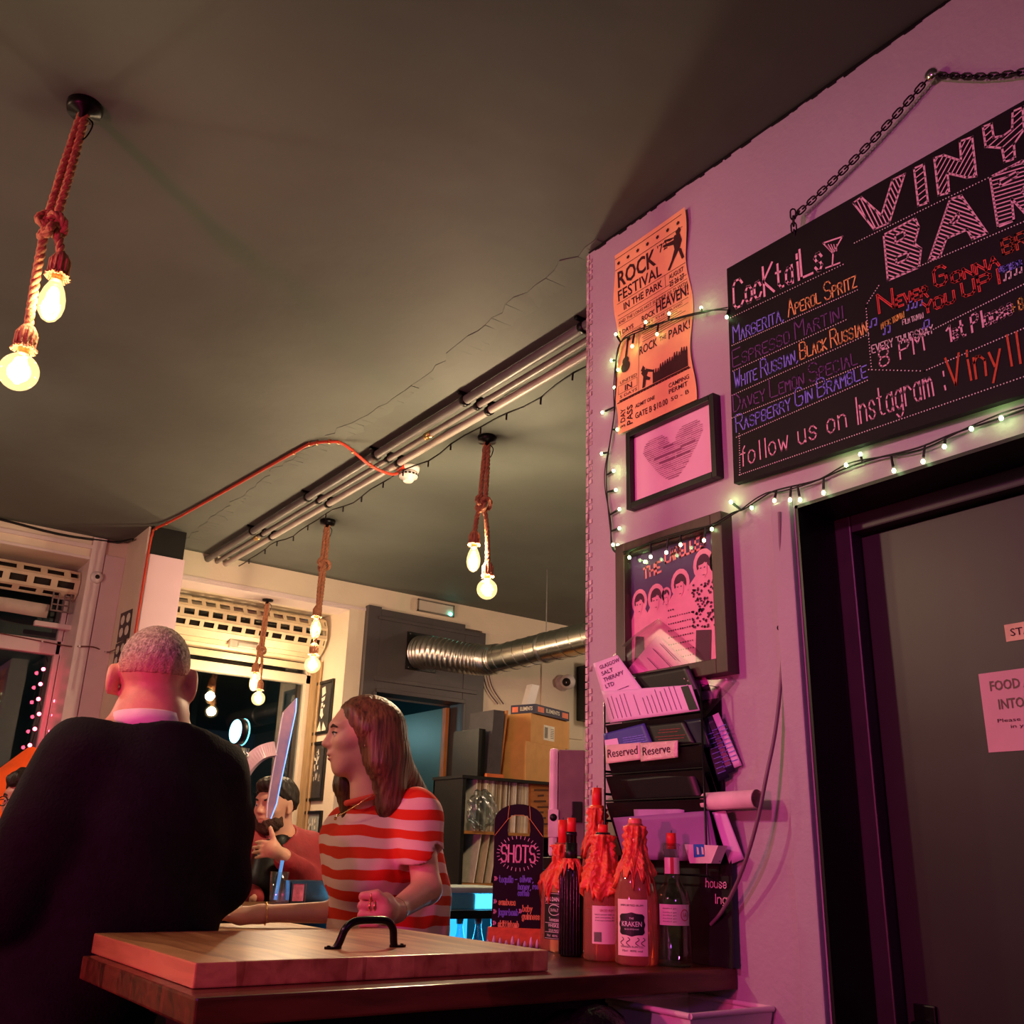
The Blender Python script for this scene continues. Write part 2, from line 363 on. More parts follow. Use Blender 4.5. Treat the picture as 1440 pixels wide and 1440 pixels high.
struct('wall_corridor', MB().box((2.9, 8.9, 0), (4.8, 9.0, CEIL)).box((2.95, 7.0, 0), (3.05, 9.0, CEIL)).box((4.6, 6.45, 0), (4.7, 9.0, CEIL)), m_tealdark)
# street outside
struct('exterior', MB().box((-6, 12, -.5), (1.0, 14, 2.0)).box((-6, 12.3, 2.0), (1.4, 14, 5)).box((1.6, 12.5, -.5), (9, 14, 5.2)), M('night_stone', srgb(74, 84, 74), .8, var=.35, scale=2))
struct('ground', MB().box((-9, 7.2, -.6), (9, 14, -.5)), M('night_asphalt', srgb(30, 32, 34), .7))

# ceiling: plaster seam beside the pipes
sm = MB(); random.seed(3)
for x0, n, wmax in ((1.80, 78, .06),):
    e0 = []; e1 = []
    for i in range(n):
        y = 2.0+i*.055; c_ = x0+.025*math.sin(y*2.3)+random.uniform(-.01, .01); w_ = wmax*(.35+.65*abs(math.sin(y*1.9)))*random.uniform(.5, 1); e0.append((c_-w_, y)); e1.append((c_+w_, y))
    for k in range(n-1):
        sm.prism([(*e0[k], CEIL-random.uniform(.0008, .0028)), (*e1[k], CEIL-random.uniform(.0008, .0032)), (*e1[k+1], CEIL-random.uniform(.0008, .0032)), (*e0[k+1], CEIL-random.uniform(.0008, .0028))], (0, 0, .006))
struct('trim_8', sm, m_ceil)
# ================================================================ rope pendant lamps
m_jute = M('jute_rope', srgb(176, 120, 88), .85, var=.25, scale=60, bump=.5)
m_bulb = thin_glass('bulb_glass', (1, .93, .8), .06)
_n = m_bulb.node_tree; _o = _n.nodes['Material Output']; _e = _n.nodes.new('ShaderNodeEmission'); _e.inputs[0].default_value = (1, .68, .30, 1); _e.inputs[1].default_value = .55
_a = _n.nodes.new('ShaderNodeAddShader'); _s = _o.inputs[0].links[0].from_socket; _n.links.new(_s, _a.inputs[0]); _n.links.new(_e.outputs[0], _a.inputs[1]); _n.links.new(_a.outputs[0], _o.inputs[0])
m_fil = M('glowing_filament', (1, .8, .5), emit=(1, .66, .26), es=38)
m_brass = M('brass', (.75, .5, .2), .3, 1)
def rope(mb, pts, r, pitch=None, n=6):
    P = [Vector(p) for p in pts]; pitch = pitch or r*5.5
    L = [0]
    for a, b in zip(P[:-1], P[1:]): L.append(L[-1]+(b-a).length)
    m = max(6, int(L[-1]/pitch*7)); Q = []; j = 0
    for i in range(m+1):
        d = L[-1]*i/m
        while j < len(L)-2 and L[j+1] < d: j += 1
        t = (d-L[j])/max(1e-9, L[j+1]-L[j]); Q.append(P[j].lerp(P[j+1], t))
    x = None; fr = []
    for i in range(m+1):
        t = (Q[min(i+1, m)]-Q[max(i-1, 0)]).normalized()
        x = t.orthogonal() if x is None else x-t*x.dot(t)
        x = x.normalized(); fr.append((x.copy(), t.cross(x)))
    for k in range(3):
        ps = []
        for i in range(m+1):
            a = 2*math.pi*(i/7+k/3); ps.append(Q[i]+(fr[i][0]*math.cos(a)+fr[i][1]*math.sin(a))*r*.5)
        mb.tube(ps, r*.58, n)
def pendant(pos, zc, knot, bulbs, label, e, r=.0115, rose_r=.046):
    """pos x, y; knot (offset, z); bulbs: (offset, z, globe?)"""
    D = Vector((.8, -.6, 0)); top = Vector((pos[0], pos[1], zc))
    t = thing('pendant_lamp', label, 'lamp', top, 0, 'knotted rope pendant lamps with bare bulbs')
    MB().lathe(top, [(rose_r, 0), (rose_r, -.012), (rose_r*.92, -.026), (rose_r*.3, -.03), (.012, -.045)][::-1], 24).build('ceiling_rose', m_blackmetal, t)
    ck = top+D*knot[0]; ck.z = knot[1]
    rp = MB(); wr = MB()
    for s, (dx, bz, gl) in zip((-1, 1), bulbs):
        e0 = top+D*(dx*1.0); sock = Vector((e0.x, e0.y, bz+(.115 if gl else .125)))
        if abs(bulbs[0][0]-bulbs[1][0]) < .012: sock.z += .0
        rope(rp, spline([top+Vector((0, 0, -.03))+D*s*r*.5, top.lerp(ck, .5)+D*s*r*.95, ck+D*s*r+Vector((0, 0, .03)), ck+D*s*r*1.2+Vector((0, s*.012, 0)), ck.lerp(sock, .45)+D*s*r*.8, sock], 6), r)
    rp.build('rope', m_jute, t)
    wr.tube(spline([top+Vector((.0, 0, -.03)), top+D*.03+Vector((0, 0, -.06)), top+D*.012+Vector((0, 0, -.11)), top+D*-.02+Vector((0, 0, -.07)), top+Vector((0, 0, -.03))], 6), .0022, 5)
    wr.build('wire', m_blackmetal, t)
    kn = MB(); pts = []; R = r*1.9
    for i in range(60):
        a = 2*math.pi*i/60*2; b = 2*math.pi*i/60*3
        pts.append(ck+D*((R+R*.62*math.cos(b))*math.cos(a))+Vector((-.6, -.8, 0))*(R*.8*math.sin(b))+Vector((0, 0, (R+R*.62*math.cos(b))*math.sin(a)*1.15)))
    pts.append(pts[0]); rope(kn, pts, r*.95); kn.build('knot', m_jute, t)
    for dx, bz, gl in bulbs:
        c = top+D*dx; c.z = bz; top_ = .115 if gl else .125
        sk = MB(); n = 40; 
        sk.lathe(c, [(.008, top_+.014), (.016, top_+.006), (.023, top_-.01), (.024, top_-.028), (.021, top_-.046), (.024, top_-.052)], 20)
        for k in range(26):
            a = 2*math.pi*k/26; q = Vector((math.cos(a), math.sin(a), 0)); sk.tube([c+q*.021+Vector((0, 0, top_-.046)), c+q*(.027+random.uniform(0, .004))+Vector((0, 0, top_-.054-random.uniform(0, .008)))], .0028, 4)
        for k in range(12):
            a = 2*math.pi*k/12; q = Vector((math.cos(a), math.sin(a), 0)); sk.tube([c+q*.012+Vector((0, 0, top_+.008)), c+q*.0235+Vector((0, 0, top_-.012)), c+q*.023+Vector((0, 0, top_-.045))], .0032, 4)
        h = sk.build('lamp_holder', m_jute, t)
        MB().lathe(c, [(.0135, top_-.046), (.0135, top_-.066), (.012, top_-.07)], 16).build('screw_cap', m_brass, h)
        if gl: pr = [(.012, top_-.064), (.016, .045)]+[(.046*math.sin(q), .046*math.cos(q)) for q in [math.pi*x/14 for x in range(3, 15)]]
        else: pr = [(.012, top_-.064), (.017, .048), (.025, .03), (.0305, .008), (.0315, -.012), (.027, -.034), (.017, -.05), (.006, -.057), (0, -.058)]
        b = MB().lathe(c, pr, 24).build('bulb', m_bulb, t)
        fl = MB().lathe(c, [(0, .04), (.008, .036), (.014, .02), (.0165, 0), (.013, -.02), (.006, -.03), (0, -.032)], 14)
        fl.build('filament', m_fil, b)
        l = lamp('bulb_light', 'POINT', c+Vector((0, 0, -.0)), e, (1, .77, .53), .032); l.parent = None
    return t
LE = 14
pendant((.277, 2.40), CEIL, (-.022, 2.755), [(-.022, 2.338, True), (.022, 2.535, False)], 'large pendant of two bulbs hung nearest the camera under the ceiling', 5)
pendant((2.356, 3.50), CEIL, (-.008, 2.80), [(-.04, 2.531, False), (.026, 2.395, True)], 'rope pendant hanging between the smoke detector and the pink wall corner', 44)
pendant((2.325, 5.12), CEIL, (.0, 2.86), [(-.010, 2.478, False), (-.008, 2.268, True)], 'long rope pendant whose two bulbs hang one above the other by the shutter', 24)
pendant((2.52, 6.42), 2.945, (-.006, 2.57), [(-.03, 2.347, False), (.012, 2.24, True)], 'short rope pendant from the window soffit in front of the dark pane', 16, .010, .04)

# ================================================================ pipes, cable, detector
m_pipe = M('grey_conduit', srgb(96, 92, 92), .42, var=.2, scale=8)
m_pipe2 = M('pale_conduit', srgb(168, 158, 150), .4, var=.15, scale=10)
m_red = M('red_cable_sheath', srgb(196, 62, 40), .45, var=.12, scale=20)
def run(x, r, z, m, label, y0=2.0, y1=6.3, cat='pipe', name='conduit', couplings=()):
    t = thing(name, label, cat, (x, y0, z), 0, 'service pipes under the ceiling')
    MB().tube([(x, y0+i*(y1-y0)/8, z) for i in range(9)], r, 12).build('pipe', m, t)
    y = y0+.4
    while y < y1: MB().lathe((x, y-.012, z), [(r, 0), (r+.004, 0), (r+.004, .024), (r, .024)], 12, (0, 1, 0)).box((x-.006, y-.006, z), (x+.006, y+.006, CEIL)).box((x-r-.018, y-.008, CEIL-.012), (x+r+.018, y+.008, CEIL)).build('saddle', m_blackmetal, t); y += .78
    for cy in couplings: MB().lathe((x, cy-.025, z), [(r, 0), (r+.004, 0), (r+.004, .05), (r, .05)], 14, (0, 1, 0)).build('coupling', m_brass, t)
    return t
run(2.02, .021, CEIL-.035, m_pipe, 'thick dark pipe under the ceiling, nearest the red cable')
run(2.085, .014, CEIL-.04, M('mid_conduit', srgb(126, 118, 114), .4, var=.2), 'pale thin pipe with brass couplings running under the ceiling', couplings=(3.58, 5.6))
run(2.145, .017, CEIL-.045, m_pipe2, 'wider pale pipe ending above the lattice shutter')
cb = MB(); pts = [(2.19+.008*math.sin(i*1.7), 2.0+i*.11, CEIL-.07-.012*math.sin(i*.9)) for i in range(39)]
cb.tube(pts, .004, 6)
for i in range(2, 38, 2): p = Vector(pts[i]); cb.tube([p, p+Vector((.004, .008, -.028))], .0045, 5)
tag(cb.build('dark_fairy_light_cable', m_blackmetal), 'unlit black fairy light cable slung below the pipes', 'cable')
rp = [(1.525, 5.885, 2.2), (1.525, 5.885, 2.9), (1.53, 5.885, 3.06), (1.545, 5.87, CEIL-.03), (1.60, 5.6, CEIL-.012), (1.715, 4.25, CEIL-.01), (1.735, 4.10, CEIL-.01), (1.79, 4.01, CEIL-.012), (1.86, 3.99, CEIL-.015), (2.02, 4.01, CEIL-.075), (2.15, 4.03, CEIL-.08), (2.22, 4.055, CEIL-.03)]
t = thing('fire_alarm_cable', 'red fire alarm cable from the column to the smoke detector', 'cable', (1.7, 4.2, CEIL-.012))
MB().tube(spline(rp, 6), .0075, 8).build('sheath', m_red, t)
cl = MB()
for p in spline(rp, 3)[3:-6:2]: cl.box((p.x-.006, p.y-.006, p.z-.010), (p.x+.006, p.y+.006, min(CEIL, p.z+.012)), .001)
cl.build('clip', M('copper_clip', srgb(200, 120, 80), .4, .8), t)
c = Vector((2.26, 4.06, CEIL))
t = thing('smoke_detector', 'white round smoke detector on the ceiling at the end of the red cable', 'smoke detector', c)
MB().lathe(c, [(.0, -.028), (.052, -.028), (.055, -.014), (.055, 0), (.0, 0)], 28).build('base', m_wplastic, t)
b = MB().lathe(c, [(0, -.085), (.022, -.085), (.028, -.078), (.03, -.066), (.046, -.062), (.050, -.05), (.048, -.036), (.04, -.028), (0, -.028)], 28).build('sensor_head', m_wplastic, t)
v = MB()
for k in range(16):
    a = 2*math.pi*k/16; q = Vector((math.cos(a), math.sin(a), 0)); w = Vector((-q.y, q.x, 0)); v.obox(c+q*.048+Vector((0, 0, -.05)), w*.012, q*.006, Vector((0, 0, .008)))
v.build('vent', m_bplastic, b)
MB().box((2.20, 4.03, CEIL-.03), (2.23, 4.085, CEIL), .003).build('cable_gland', m_red, t)

# ================================================================ chalkboard, chain
m_slate = M('chalkboard', srgb(17, 14, 15), .6, var=.3, scale=6, bump=.03, spec=.25)
def chalk(name, c, es=0): return M('chalk_'+name, c, .85, var=.15, scale=120)
k_pink = chalk('pink', srgb(240, 190, 200)); k_blue = chalk('blue', srgb(132, 140, 240)); k_org = chalk('orange', srgb(240, 190, 110)); k_pur = chalk('purple', srgb(104, 70, 122))
k_red = chalk('red', srgb(236, 84, 70)); k_white = chalk('white', srgb(235, 220, 215)); k_dr = chalk('rust', srgb(205, 90, 55)); k_gold = chalk('gold', srgb(230, 190, 90))
XB = XW-.03                                # face of the board
def wb(px, py, x=XB):                      # photo point -> (along, up) on the board
    p = aX(px, py, x); return (-p.y, p.z)
tl, tr_, bl, br = aX(1022, 378, XB), aX(1440, 141, XB), aX(1032, 680, XB), aX(1440, 554, XB)
ext = 1.45                                 # the board runs on past the frame
tr2 = tl+(tr_-tl)*ext; br2 = bl+(br-bl)*ext
board = thing('chalkboard', 'black chalkboard of cocktails hung from a chain on the pink wall', 'chalkboard', (XW, (tl.y+br2.y)/2, bl.z))
MB().prism([tl, tr2, br2, bl], (.018, 0, 0)).build('panel', m_slate, board)
BP = Plane((XB, 0, 0), (0, -1, 0), (0, 0, 1))
def btext(txt, p0, p1, hpx, mat, w=.0035, caps=None, jit=.12, x=XB, first=None):
    a = aX(*p0, x); b = aX(*p1, x); h = (aX(p0[0], p0[1]-hpx, x)-a).length
    u = (b-a); wid = u.length; u.normalize(); v = Vector((0, -u.z, u.y)); v = v if v.z > 0 else -v
    mb = MB(); stroke_text(mb, txt, Plane(a, u, Vector((0, 0, 1))), w, wid=wid, hgt=h, caps=caps, jit=jit, first=first)
    return mb.build('lettering', mat, board)
btext('CocKtaiLs', (1033, 435), (1157, 378), 34, k_pink, .0062, 1.15)
g = MB()
for ln in ([(1158, 342), (1185, 333), (1172, 356), (1158, 342)], [(1172, 356), (1171, 373)], [(1162, 377), (1181, 370)]): ribbon(g, [wb(*q) for q in ln], BP, .004)
for i in range(5): ribbon(g, [wb(1161+i*4, 344), wb(1169+i*2, 353)], BP, .002)
g.build('lettering', k_pink, board)
btext('MARGERITA,', (1032, 482), (1102, 450), 15, k_blue, .0032, first=1.6)
btext('APEROL SPRITZ', (1109, 446), (1205, 403), 15, k_org, .0032, first=1.6)
btext('ESPRESSO MARTINI', (1031, 517), (1186, 447), 15, k_pur, .0032, first=1.6)
btext('WHITE RUSSIAN,', (1034, 547), (1122, 508), 15, k_blue, .0032, first=1.6)
btext('BLACK RUSSIAN', (1126, 506), (1220, 468), 15, k_org, .0032, first=1.6)
btext('DAVEY LEMON SPECIAL', (1032, 580), (1206, 512), 15, k_pur, .0032, first=1.6)
btext('RASPBERRY GIN BRAMBLE', (1036, 608), (1220, 530), 15, k_blue, .0032, first=1.6)
btext('follow us on', (1043, 656), (1191, 600), 26, k_pink, .0034)
btext('Instagram :', (1205, 598), (1330, 549), 38, k_pink, .0034)
btext('Vinyll', (1335, 545), (1436, 510), 42, k_dr, .0045, 1.0)
btext('EVERY THURSDAY', (1227, 497), (1313, 468), 11, k_white, .0024)
btext('8 PM', (1238, 517), (1300, 492), 25, k_pink, .0034)
btext('1st Places', (1334, 482), (1425, 441), 22, k_pink, .0042, 1.05)
btext('MUSIC TRIVIA!', (1240, 463), (1272, 446), 8, k_gold, .0018)
btext('FILM TRIVIA!', (1270, 457), (1299, 447), 7, k_white, .0016)
btext('GUESS THE SONG', (1406, 385), (1438, 374), 9, k_blue, .0022)
btext('+ B', (1423, 442), (1440, 434), 16, k_gold, .003)
def dotted_text(txt, p0, p1, hpx, mat):
    hpx *= .74; btext(txt, p0, p1, hpx, mat, .0056, jit=.05)
    a = aX(*p0, XB); b = aX(*p1, XB); h = (aX(p0[0], p0[1]-hpx, XB)-a).length; u = b-a; wid = u.length; u.normalize()
    mb = MB(); pl = Plane(a, u, Vector((0, 0, 1))); n = int(wid/.012)
    stroke_text(mb, txt, pl, .0013, wid=wid, hgt=h, lift=.002); mb.build('lettering', m_slate, board)
dotted_text('N', (1237, 440), (1257, 432), 35, k_red); dotted_text('EVER', (1262, 432), (1305, 417), 20, k_red)
dotted_text('G', (1316, 404), (1332, 398), 36, k_red); dotted_text('ONNA', (1340, 398), (1405, 373), 18, k_red)
dotted_text('YOU', (1300, 441), (1343, 424), 20, k_red); dotted_text('UP!', (1355, 418), (1406, 398), 26, k_red)
dotted_text('BR', (1412, 358), (1446, 345), 28, k_dr)
# music notes
for (x, y, m) in ((1226, 460, k_blue), (1278, 436, k_blue), (1290, 432, k_blue), (1300, 462, k_blue), (1245, 470, k_blue), (1415, 394, k_white), (1430, 386, k_white)):
    mb = MB(); ribbon(mb, [wb(x, y), wb(x, y-10), wb(x+7, y-13), wb(x+7, y-3)], BP, .0028)
    for q in ((x-1.5, y), (x+5.5, y-3)): mb.add([BP.p(wb(*q)[0]+.0035*math.cos(k), wb(*q)[1]+.0028*math.sin(k), .0012) for k in range(6)], [(0, 1, 2, 3, 4, 5)])
    mb.build('lettering', m, board)
# dotted rules
for p, q, n in (((1028, 447), (1186, 372), 46), ((1030, 486), (1206, 408), 60), ((1031, 522), (1190, 450), 50), ((1030, 556), (1222, 470), 60), ((1030, 588), (1210, 515), 60), ((1036, 615), (1220, 535), 60),
                ((1202, 342), (1440, 226), 60), ((1262, 388), (1440, 312), 46), ((1040, 668), (1440, 530), 110), ((1040, 610), (1041, 668), 18), ((1222, 520), (1300, 522), 16), ((1300, 522), (1440, 462), 36), ((1218, 430), (1226, 520), 22), ((1236, 402), (1218, 430), 9), ((1300, 470), (1440, 400), 40)):
    dl = MB(); dots(dl, wb(*p), wb(*q), n, BP, .0016); dl.build('dotted_rule', k_white, board)
# hatched block letters VINY / BAR
def block(outer, holes=(), hatch=(1, .6), gap=5.6):
    mb = MB(); polys = [outer]+list(holes); P = [[(1000+x/3.2727, 60+y/3.2727) for x, y in q] for q in polys]
    for q in P:
        for a, b in zip(q, q[1:]+q[:1]): ribbon(mb, [wb(*a), wb(*b)], BP, .0045)
    h = MB(); hx, hy = hatch; L = math.hypot(hx, hy); hx /= L; hy /= L; nx, ny = -hy, hx
    pr = [x*nx+y*ny for x, y in P[0]]; d = min(pr)+gap*.7
    while d < max(pr):
        ts = []
        for q in P:
            for (x0, y0), (x1, y1) in zip(q, q[1:]+q[:1]):
                s0 = x0*nx+y0*ny-d; s1 = x1*nx+y1*ny-d
                if (s0 < 0) != (s1 < 0): t = s0/(s0-s1); ts.append((x0+(x1-x0)*t)*hx+(y0+(y1-y0)*t)*hy)
        ts.sort()
        for a, b in zip(ts[::2], ts[1::2]): ribbon(h, [wb(hx*a+nx*d, hy*a+ny*d), wb(hx*b+nx*d, hy*b+ny*d)], BP, .0028)
        d += gap
    mb.v += []; o = len(mb.v); mb.add(h.v, h.f); mb.build('lettering', k_pink, board)
block([(655, 738), (692, 712), (785, 795), (835, 632), (893, 605), (822, 830), (752, 860)], hatch=(.5, 1))
block([(935, 580), (980, 560), (1000, 737), (955, 752)], hatch=(1, -.8), gap=7)
block([(1028, 532), (1070, 518), (1152, 545), (1146, 455), (1203, 435), (1222, 616), (1178, 622), (1090, 602), (1097, 692), (1048, 704)], hatch=(.55, -1))
block([(1252, 388), (1292, 373), (1302, 437), (1345, 430), (1387, 398), (1389, 318), (1435, 298), (1442, 400), (1395, 468), (1400, 535), (1352, 550), (1340, 486), (1265, 480)], hatch=(1, -.9), gap=7)
block([(1480, 280), (1520, 262), (1535, 420), (1640, 370), (1645, 410), (1495, 480)])
block([(795, 885), (940, 808), (958, 850), (938, 925), (968, 950), (958, 1035), (815, 1096)], [[(848, 888), (890, 868), (895, 895), (850, 922)], [(852, 990), (910, 965), (905, 995), (855, 1018)]], hatch=(1, .35))
block([(1100, 722), (1152, 705), (1272, 878), (1205, 905), (1180, 862), (1085, 902), (1055, 985), (1003, 1005)], [[(1098, 835), (1140, 783), (1142, 815), (1108, 838)]], hatch=(1, .35))
block([(1285, 620), (1430, 545), (1470, 580), (1460, 640), (1430, 680), (1500, 770), (1450, 790), (1385, 720), (1395, 820), (1322, 850)], [[(1325, 640), (1410, 592), (1415, 612), (1335, 660)]], hatch=(1, -.3))
# chain
m_chain = M('dark_chain_steel', srgb(42, 36, 36), .45, .8, var=.3)
cp = [aX(1118, 352, XW-.014), aX(1122, 300, XW-.022), aX(1310, 105, XW-.02), aX(1375, 84, XW-.022), aX(1440, 69, XW-.02), aX(1560, 60, XW-.02)]
ch = MB(); pts = []
path = [cp[0]+Vector((0, .0, -.02)), cp[0], cp[1]+Vector((-.02, 0, -.02)), cp[1]]+[cp[1].lerp(cp[2], i/12)+Vector((0, 0, -.012*math.sin(math.pi*i/12))) for i in range(1, 13)]+[cp[2].lerp(cp[5], i/12)+Vector((0, 0, -.035*math.sin(math.pi*i/12))) for i in range(1, 13)]
L = [0]
for a, b in zip(path[:-1], path[1:]): L.append(L[-1]+(b-a).length)
d = 0; k = 0; j = 0; pit = .0165
while d < L[-1]-pit:
    while L[j+1] < d: j += 1
    t = (d-L[j])/max(1e-9, L[j+1]-L[j]); p = path[j].lerp(path[j+1], t); u = (path[j+1]-path[j]).normalized()
    w = u.cross(Vector((1, 0, 0))).normalized(); w = (w+Vector((.9, 0, 0))*(1 if k % 2 else -1)).normalized(); w = (w-u*w.dot(u)).normalized()
    c_ = p+u*pit*.5; a = .0062; ln = .0068
    ch.tube([c_+u*(ln*sg)+u*(a*math.sin(q))*1+w*(a*math.cos(q)) for sg, qs in ((1, (0, .8, 1.57, 2.34, 3.14)), (-1, (3.14, 3.94, 4.71, 5.48, 6.28))) for q in qs], .0021, 6, closed=True)
    d += pit; k += 1
chain = thing('chain', 'black steel chain holding up the chalkboard from a wall screw', 'chain', cp[2])
ch.build('links', m_chain, chain)
MB().lathe(cp[2], [(.016, .0), (.016, .004), (.009, .009), (0, .01)], 18, (-1, 0, 0)).tube([cp[2], cp[2]+Vector((.03, 0, 0))], .004).build('screw_washer', m_chrome, chain)
# ================================================================ posters and frames on the pink wall
class Wavy(Plane):
    fn = None
    def p(s, a, b, lift=0): return s.o+s.u*a+s.v*b+s.n*(lift+s.fn(a, b))
m_ink = M('poster_ink', srgb(58, 28, 22), .8, var=.2, scale=60)
PW, PH = .305, .615
pa = aX(873, 614, XW-.004)
def pw(a, b): return .006+.0045*math.sin(b*13+.6)*(1-.35*a/PW)+.006*max(0, (b/PH-.8))*5*(a/PW)**2+.006*max(0, .12-b/PH)*6*(1-a/PW)
WP = Wavy((XW, 1.932, 2.433), (0, -1, 0), (0, .018, .9998)); WP.fn = pw
ps = thing('poster', 'orange rock festival ticket poster with curling edges pinned above the heart picture', 'poster', (XW, 1.78, 2.433))
sh = MB(); nu, nv = 8, 40
vs = [WP.p(PW*i/nu+.008*math.sin(j*.35+1)*(1 if i in (0, nu) else 0), PH*j/nv) for j in range(nv+1) for i in range(nu+1)]
sh.add(vs+[v+Vector((.0006, 0, 0)) for v in vs], [(j*(nu+1)+i, j*(nu+1)+i+1, (j+1)*(nu+1)+i+1, (j+1)*(nu+1)+i) for j in range(nv) for i in range(nu)], True)
sh.build('sheet', M('orange_paper', srgb(250, 192, 128), .75, var=.06, scale=20), ps)
def pt(txt, u0, u1, v0, v1, bold=.01):
    mb = MB(); print_text(mb, txt, WP, (u1-u0)*PW, (v1-v0)*PH, .0012, bold, u0*PW, v0*PH); mb.build('lettering', m_ink, ps)
pt('ROCK', .06, .60, .795, .89, .02); pt("'72", .63, .76, .845, .89, .0); pt('FESTIVAL', .05, .66, .722, .782, .01)
pt('IN THE PARK', .12, .66, .66, .698, .015); pt('AUGUST', .75, .94, .675, .70); pt('25 26 27', .75, .94, .635, .665, .02)
pt('AND THE LONG HOT SUMMER OF 72 WITH', .03, .97, .598, .615, 0); pt('3 DAYS', .03, .24, .535, .56, .015); pt('ROCK', .36, .54, .54, .57, .015); pt('HEAVEN!', .56, .98, .54, .60, .02)
pt('FOR JUST THE MUSIC', .22, .9, .505, .52, 0); pt('ROCK', .32, .56, .365, .412, .01); pt('THE', .59, .68, .38, .405, 0); pt('PARK!', .71, .98, .365, .412, .01)
pt('IN', .12, .22, .215, .245, .02); pt('UNITED', .05, .29, .262, .278, 0); pt('5 DAYS', .05, .29, .185, .2, 0)
pt('ADMIT ONE', .26, .52, .095, .115, .01); pt('GATE B $10.00', .26, .68, .035, .07, .01); pt('CAMPING', .70, .95, .115, .137, .01); pt('PERMIT', .70, .93, .085, .107, .01); pt('50 - B', .72, .94, .045, .065, 0)
mb = MB(); PV = Wavy(WP.o, WP.v, -WP.u); PV.fn = lambda a, b: pw(-b, a)
class Rot(Wavy):
    def p(s, a, b, lift=0): return WP.p(-b, a, lift)
RP = Rot((0, 0, 0), (1, 0, 0), (0, 1, 0))
print_text(mb, '3 DAY', RP, .10*PH, .055*PW*1.2, .0012, .01, .025*PH, -.125*PW); mb.build('lettering', m_ink, ps)
mb = MB(); print_text(mb, 'PASS', RP, .10*PH, .065*PW*1.2, .0012, .015, .025*PH, -.225*PW); mb.build('lettering', m_ink, ps)
art = MB()
def pr_line(a, b, w): ribbon(art, [((a[0]+(b[0]-a[0])*i/10)*PW if 1 else 0, (a[1]+(b[1]-a[1])*i/10)*PH) for i in range(11)], WP, w)
for v, w in ((.972, .0016), (.905, .0016), (.712, .0014), (.648, .0012), (.625, .0012), (.59, .001), (.528, .001), (.5, .001)): pr_line((.03, v), (.97, v), w)
for k in range(24): pr_line((.02+k*.04, .165), (.045+k*.04, .165), .003)
pr_line((.70, .65), (.70, .71), .0012); pr_line((.31, .17), (.31, .49), .001); pr_line((.05, .172), (.95, .172), .004)
for k in range(6): pr_line((.36+.02*(k % 2), .43+.012*k), (.93-.05*(k % 3), .43+.012*k), .0016)
for q in ((.03, .21, .03, .255), (.29, .21, .29, .255), (.03, .255, .29, .255), (.03, .21, .29, .21)): pr_line(q[:2], q[2:], .001)
def ap(*pts): poly_on(art, [(a*PW, b*PH) for a, b in pts], WP, .0014)
for i in range(7):                         # stars
    cx, cy = .08+.14*i, .938
    for r0 in (0, 1): ap(*[(cx+.026*math.cos(math.pi/2+r0*math.pi+k*2.094), cy+.0125*math.sin(math.pi/2+r0*math.pi+k*2.094)) for k in range(3)])
# guitarist, guitar, crowd
ap((.88, .90), (.93, .915), (.95, .895), (.93, .88), (.89, .88)); ap((.86, .885), (.93, .885), (.95, .84), (.91, .80), (.85, .81), (.84, .85)); ap((.70, .862), (.71, .872), (.88, .862), (.86, .838)); ap((.85, .815), (.90, .80), (.83, .76), (.77, .722), (.74, .725), (.80, .765)); ap((.89, .81), (.93, .80), (.96, .745), (.93, .74))
ap((.88, .875), (.80, .872), (.73, .885), (.73, .895), (.81, .885))
ap(*[(.125+.065*math.cos(k*.523), .345+.03*math.sin(k*.523)) for k in range(12)]); ap(*[(.125+.048*math.cos(k*.523), .378+.022*math.sin(k*.523)) for k in range(12)]); ap((.11, .39), (.14, .39), (.17, .485), (.145, .485)); ap((.135, .48), (.185, .48), (.19, .50), (.15, .502))
ap((.36, .18), (.395, .18), (.41, .215), (.455, .205), (.47, .215), (.42, .235), (.44, .255), (.38, .28), (.345, .262), (.375, .24)); ap((.34, .275), (.37, .30), (.40, .28), (.37, .265)); ap((.40, .26), (.52, .235), (.52, .245), (.41, .275))
crowd = [(.50, .175)]
for k in range(15): x = .5+.03*k; y = .215+.02*k/6+random.uniform(0, .02); crowd += [(x, y), (x+.008, y+.018), (x+.018, y+.018), (x+.022, y-.004)]
crowd += [(.96, .175)]
for k in range(0, len(crowd)-2, 1): ap((crowd[k][0], .178), (crowd[k+1][0]+.002, .178), crowd[k+1], crowd[k])
art.build('print', m_ink, ps)

def frame(name, label, cat, y0, y1, z0, z1, bw, dep, mf, tilt=0, mat=None, x=XW, group=None):
    """picture frame on the pink wall: y0>y1 left and right edge; returns thing and the plane of its sheet (width, height)"""
    t = thing(name, label, cat, (x, (y0+y1)/2, z0), 0, group)
    f = MB(); xs = x-dep
    f.box((xs, y0, z0), (x, y0-bw, z1), .002).box((xs, y1+bw, z0), (x, y1, z1), .002).box((xs, y0-bw, z0), (x, y1+bw, z0+bw), .002).box((xs, y0-bw, z1-bw), (x, y1+bw, z1), .002)
    f.build('frame', mf, t)
    MB().box((x-dep*.35, y0-bw, z0+bw), (x-.002, y1+bw, z1-bw)).build('picture', mat, t)
    pl = Plane((x-dep*.35, y0-bw, z0+bw), (0, -1, 0), (0, 0, 1))
    return t, pl, (y0-y1)-2*bw, (z1-z0)-2*bw
m_paper = M('pale_pink_paper', srgb(236, 196, 206), .7, var=.03)
ht, hp, hw, hh = frame('picture_frame', 'black framed heart word picture under the orange poster', 'picture', 1.878, 1.545, 2.186, 2.418, .017, .028, m_black, mat=m_paper)
random.seed(5); hm = MB()
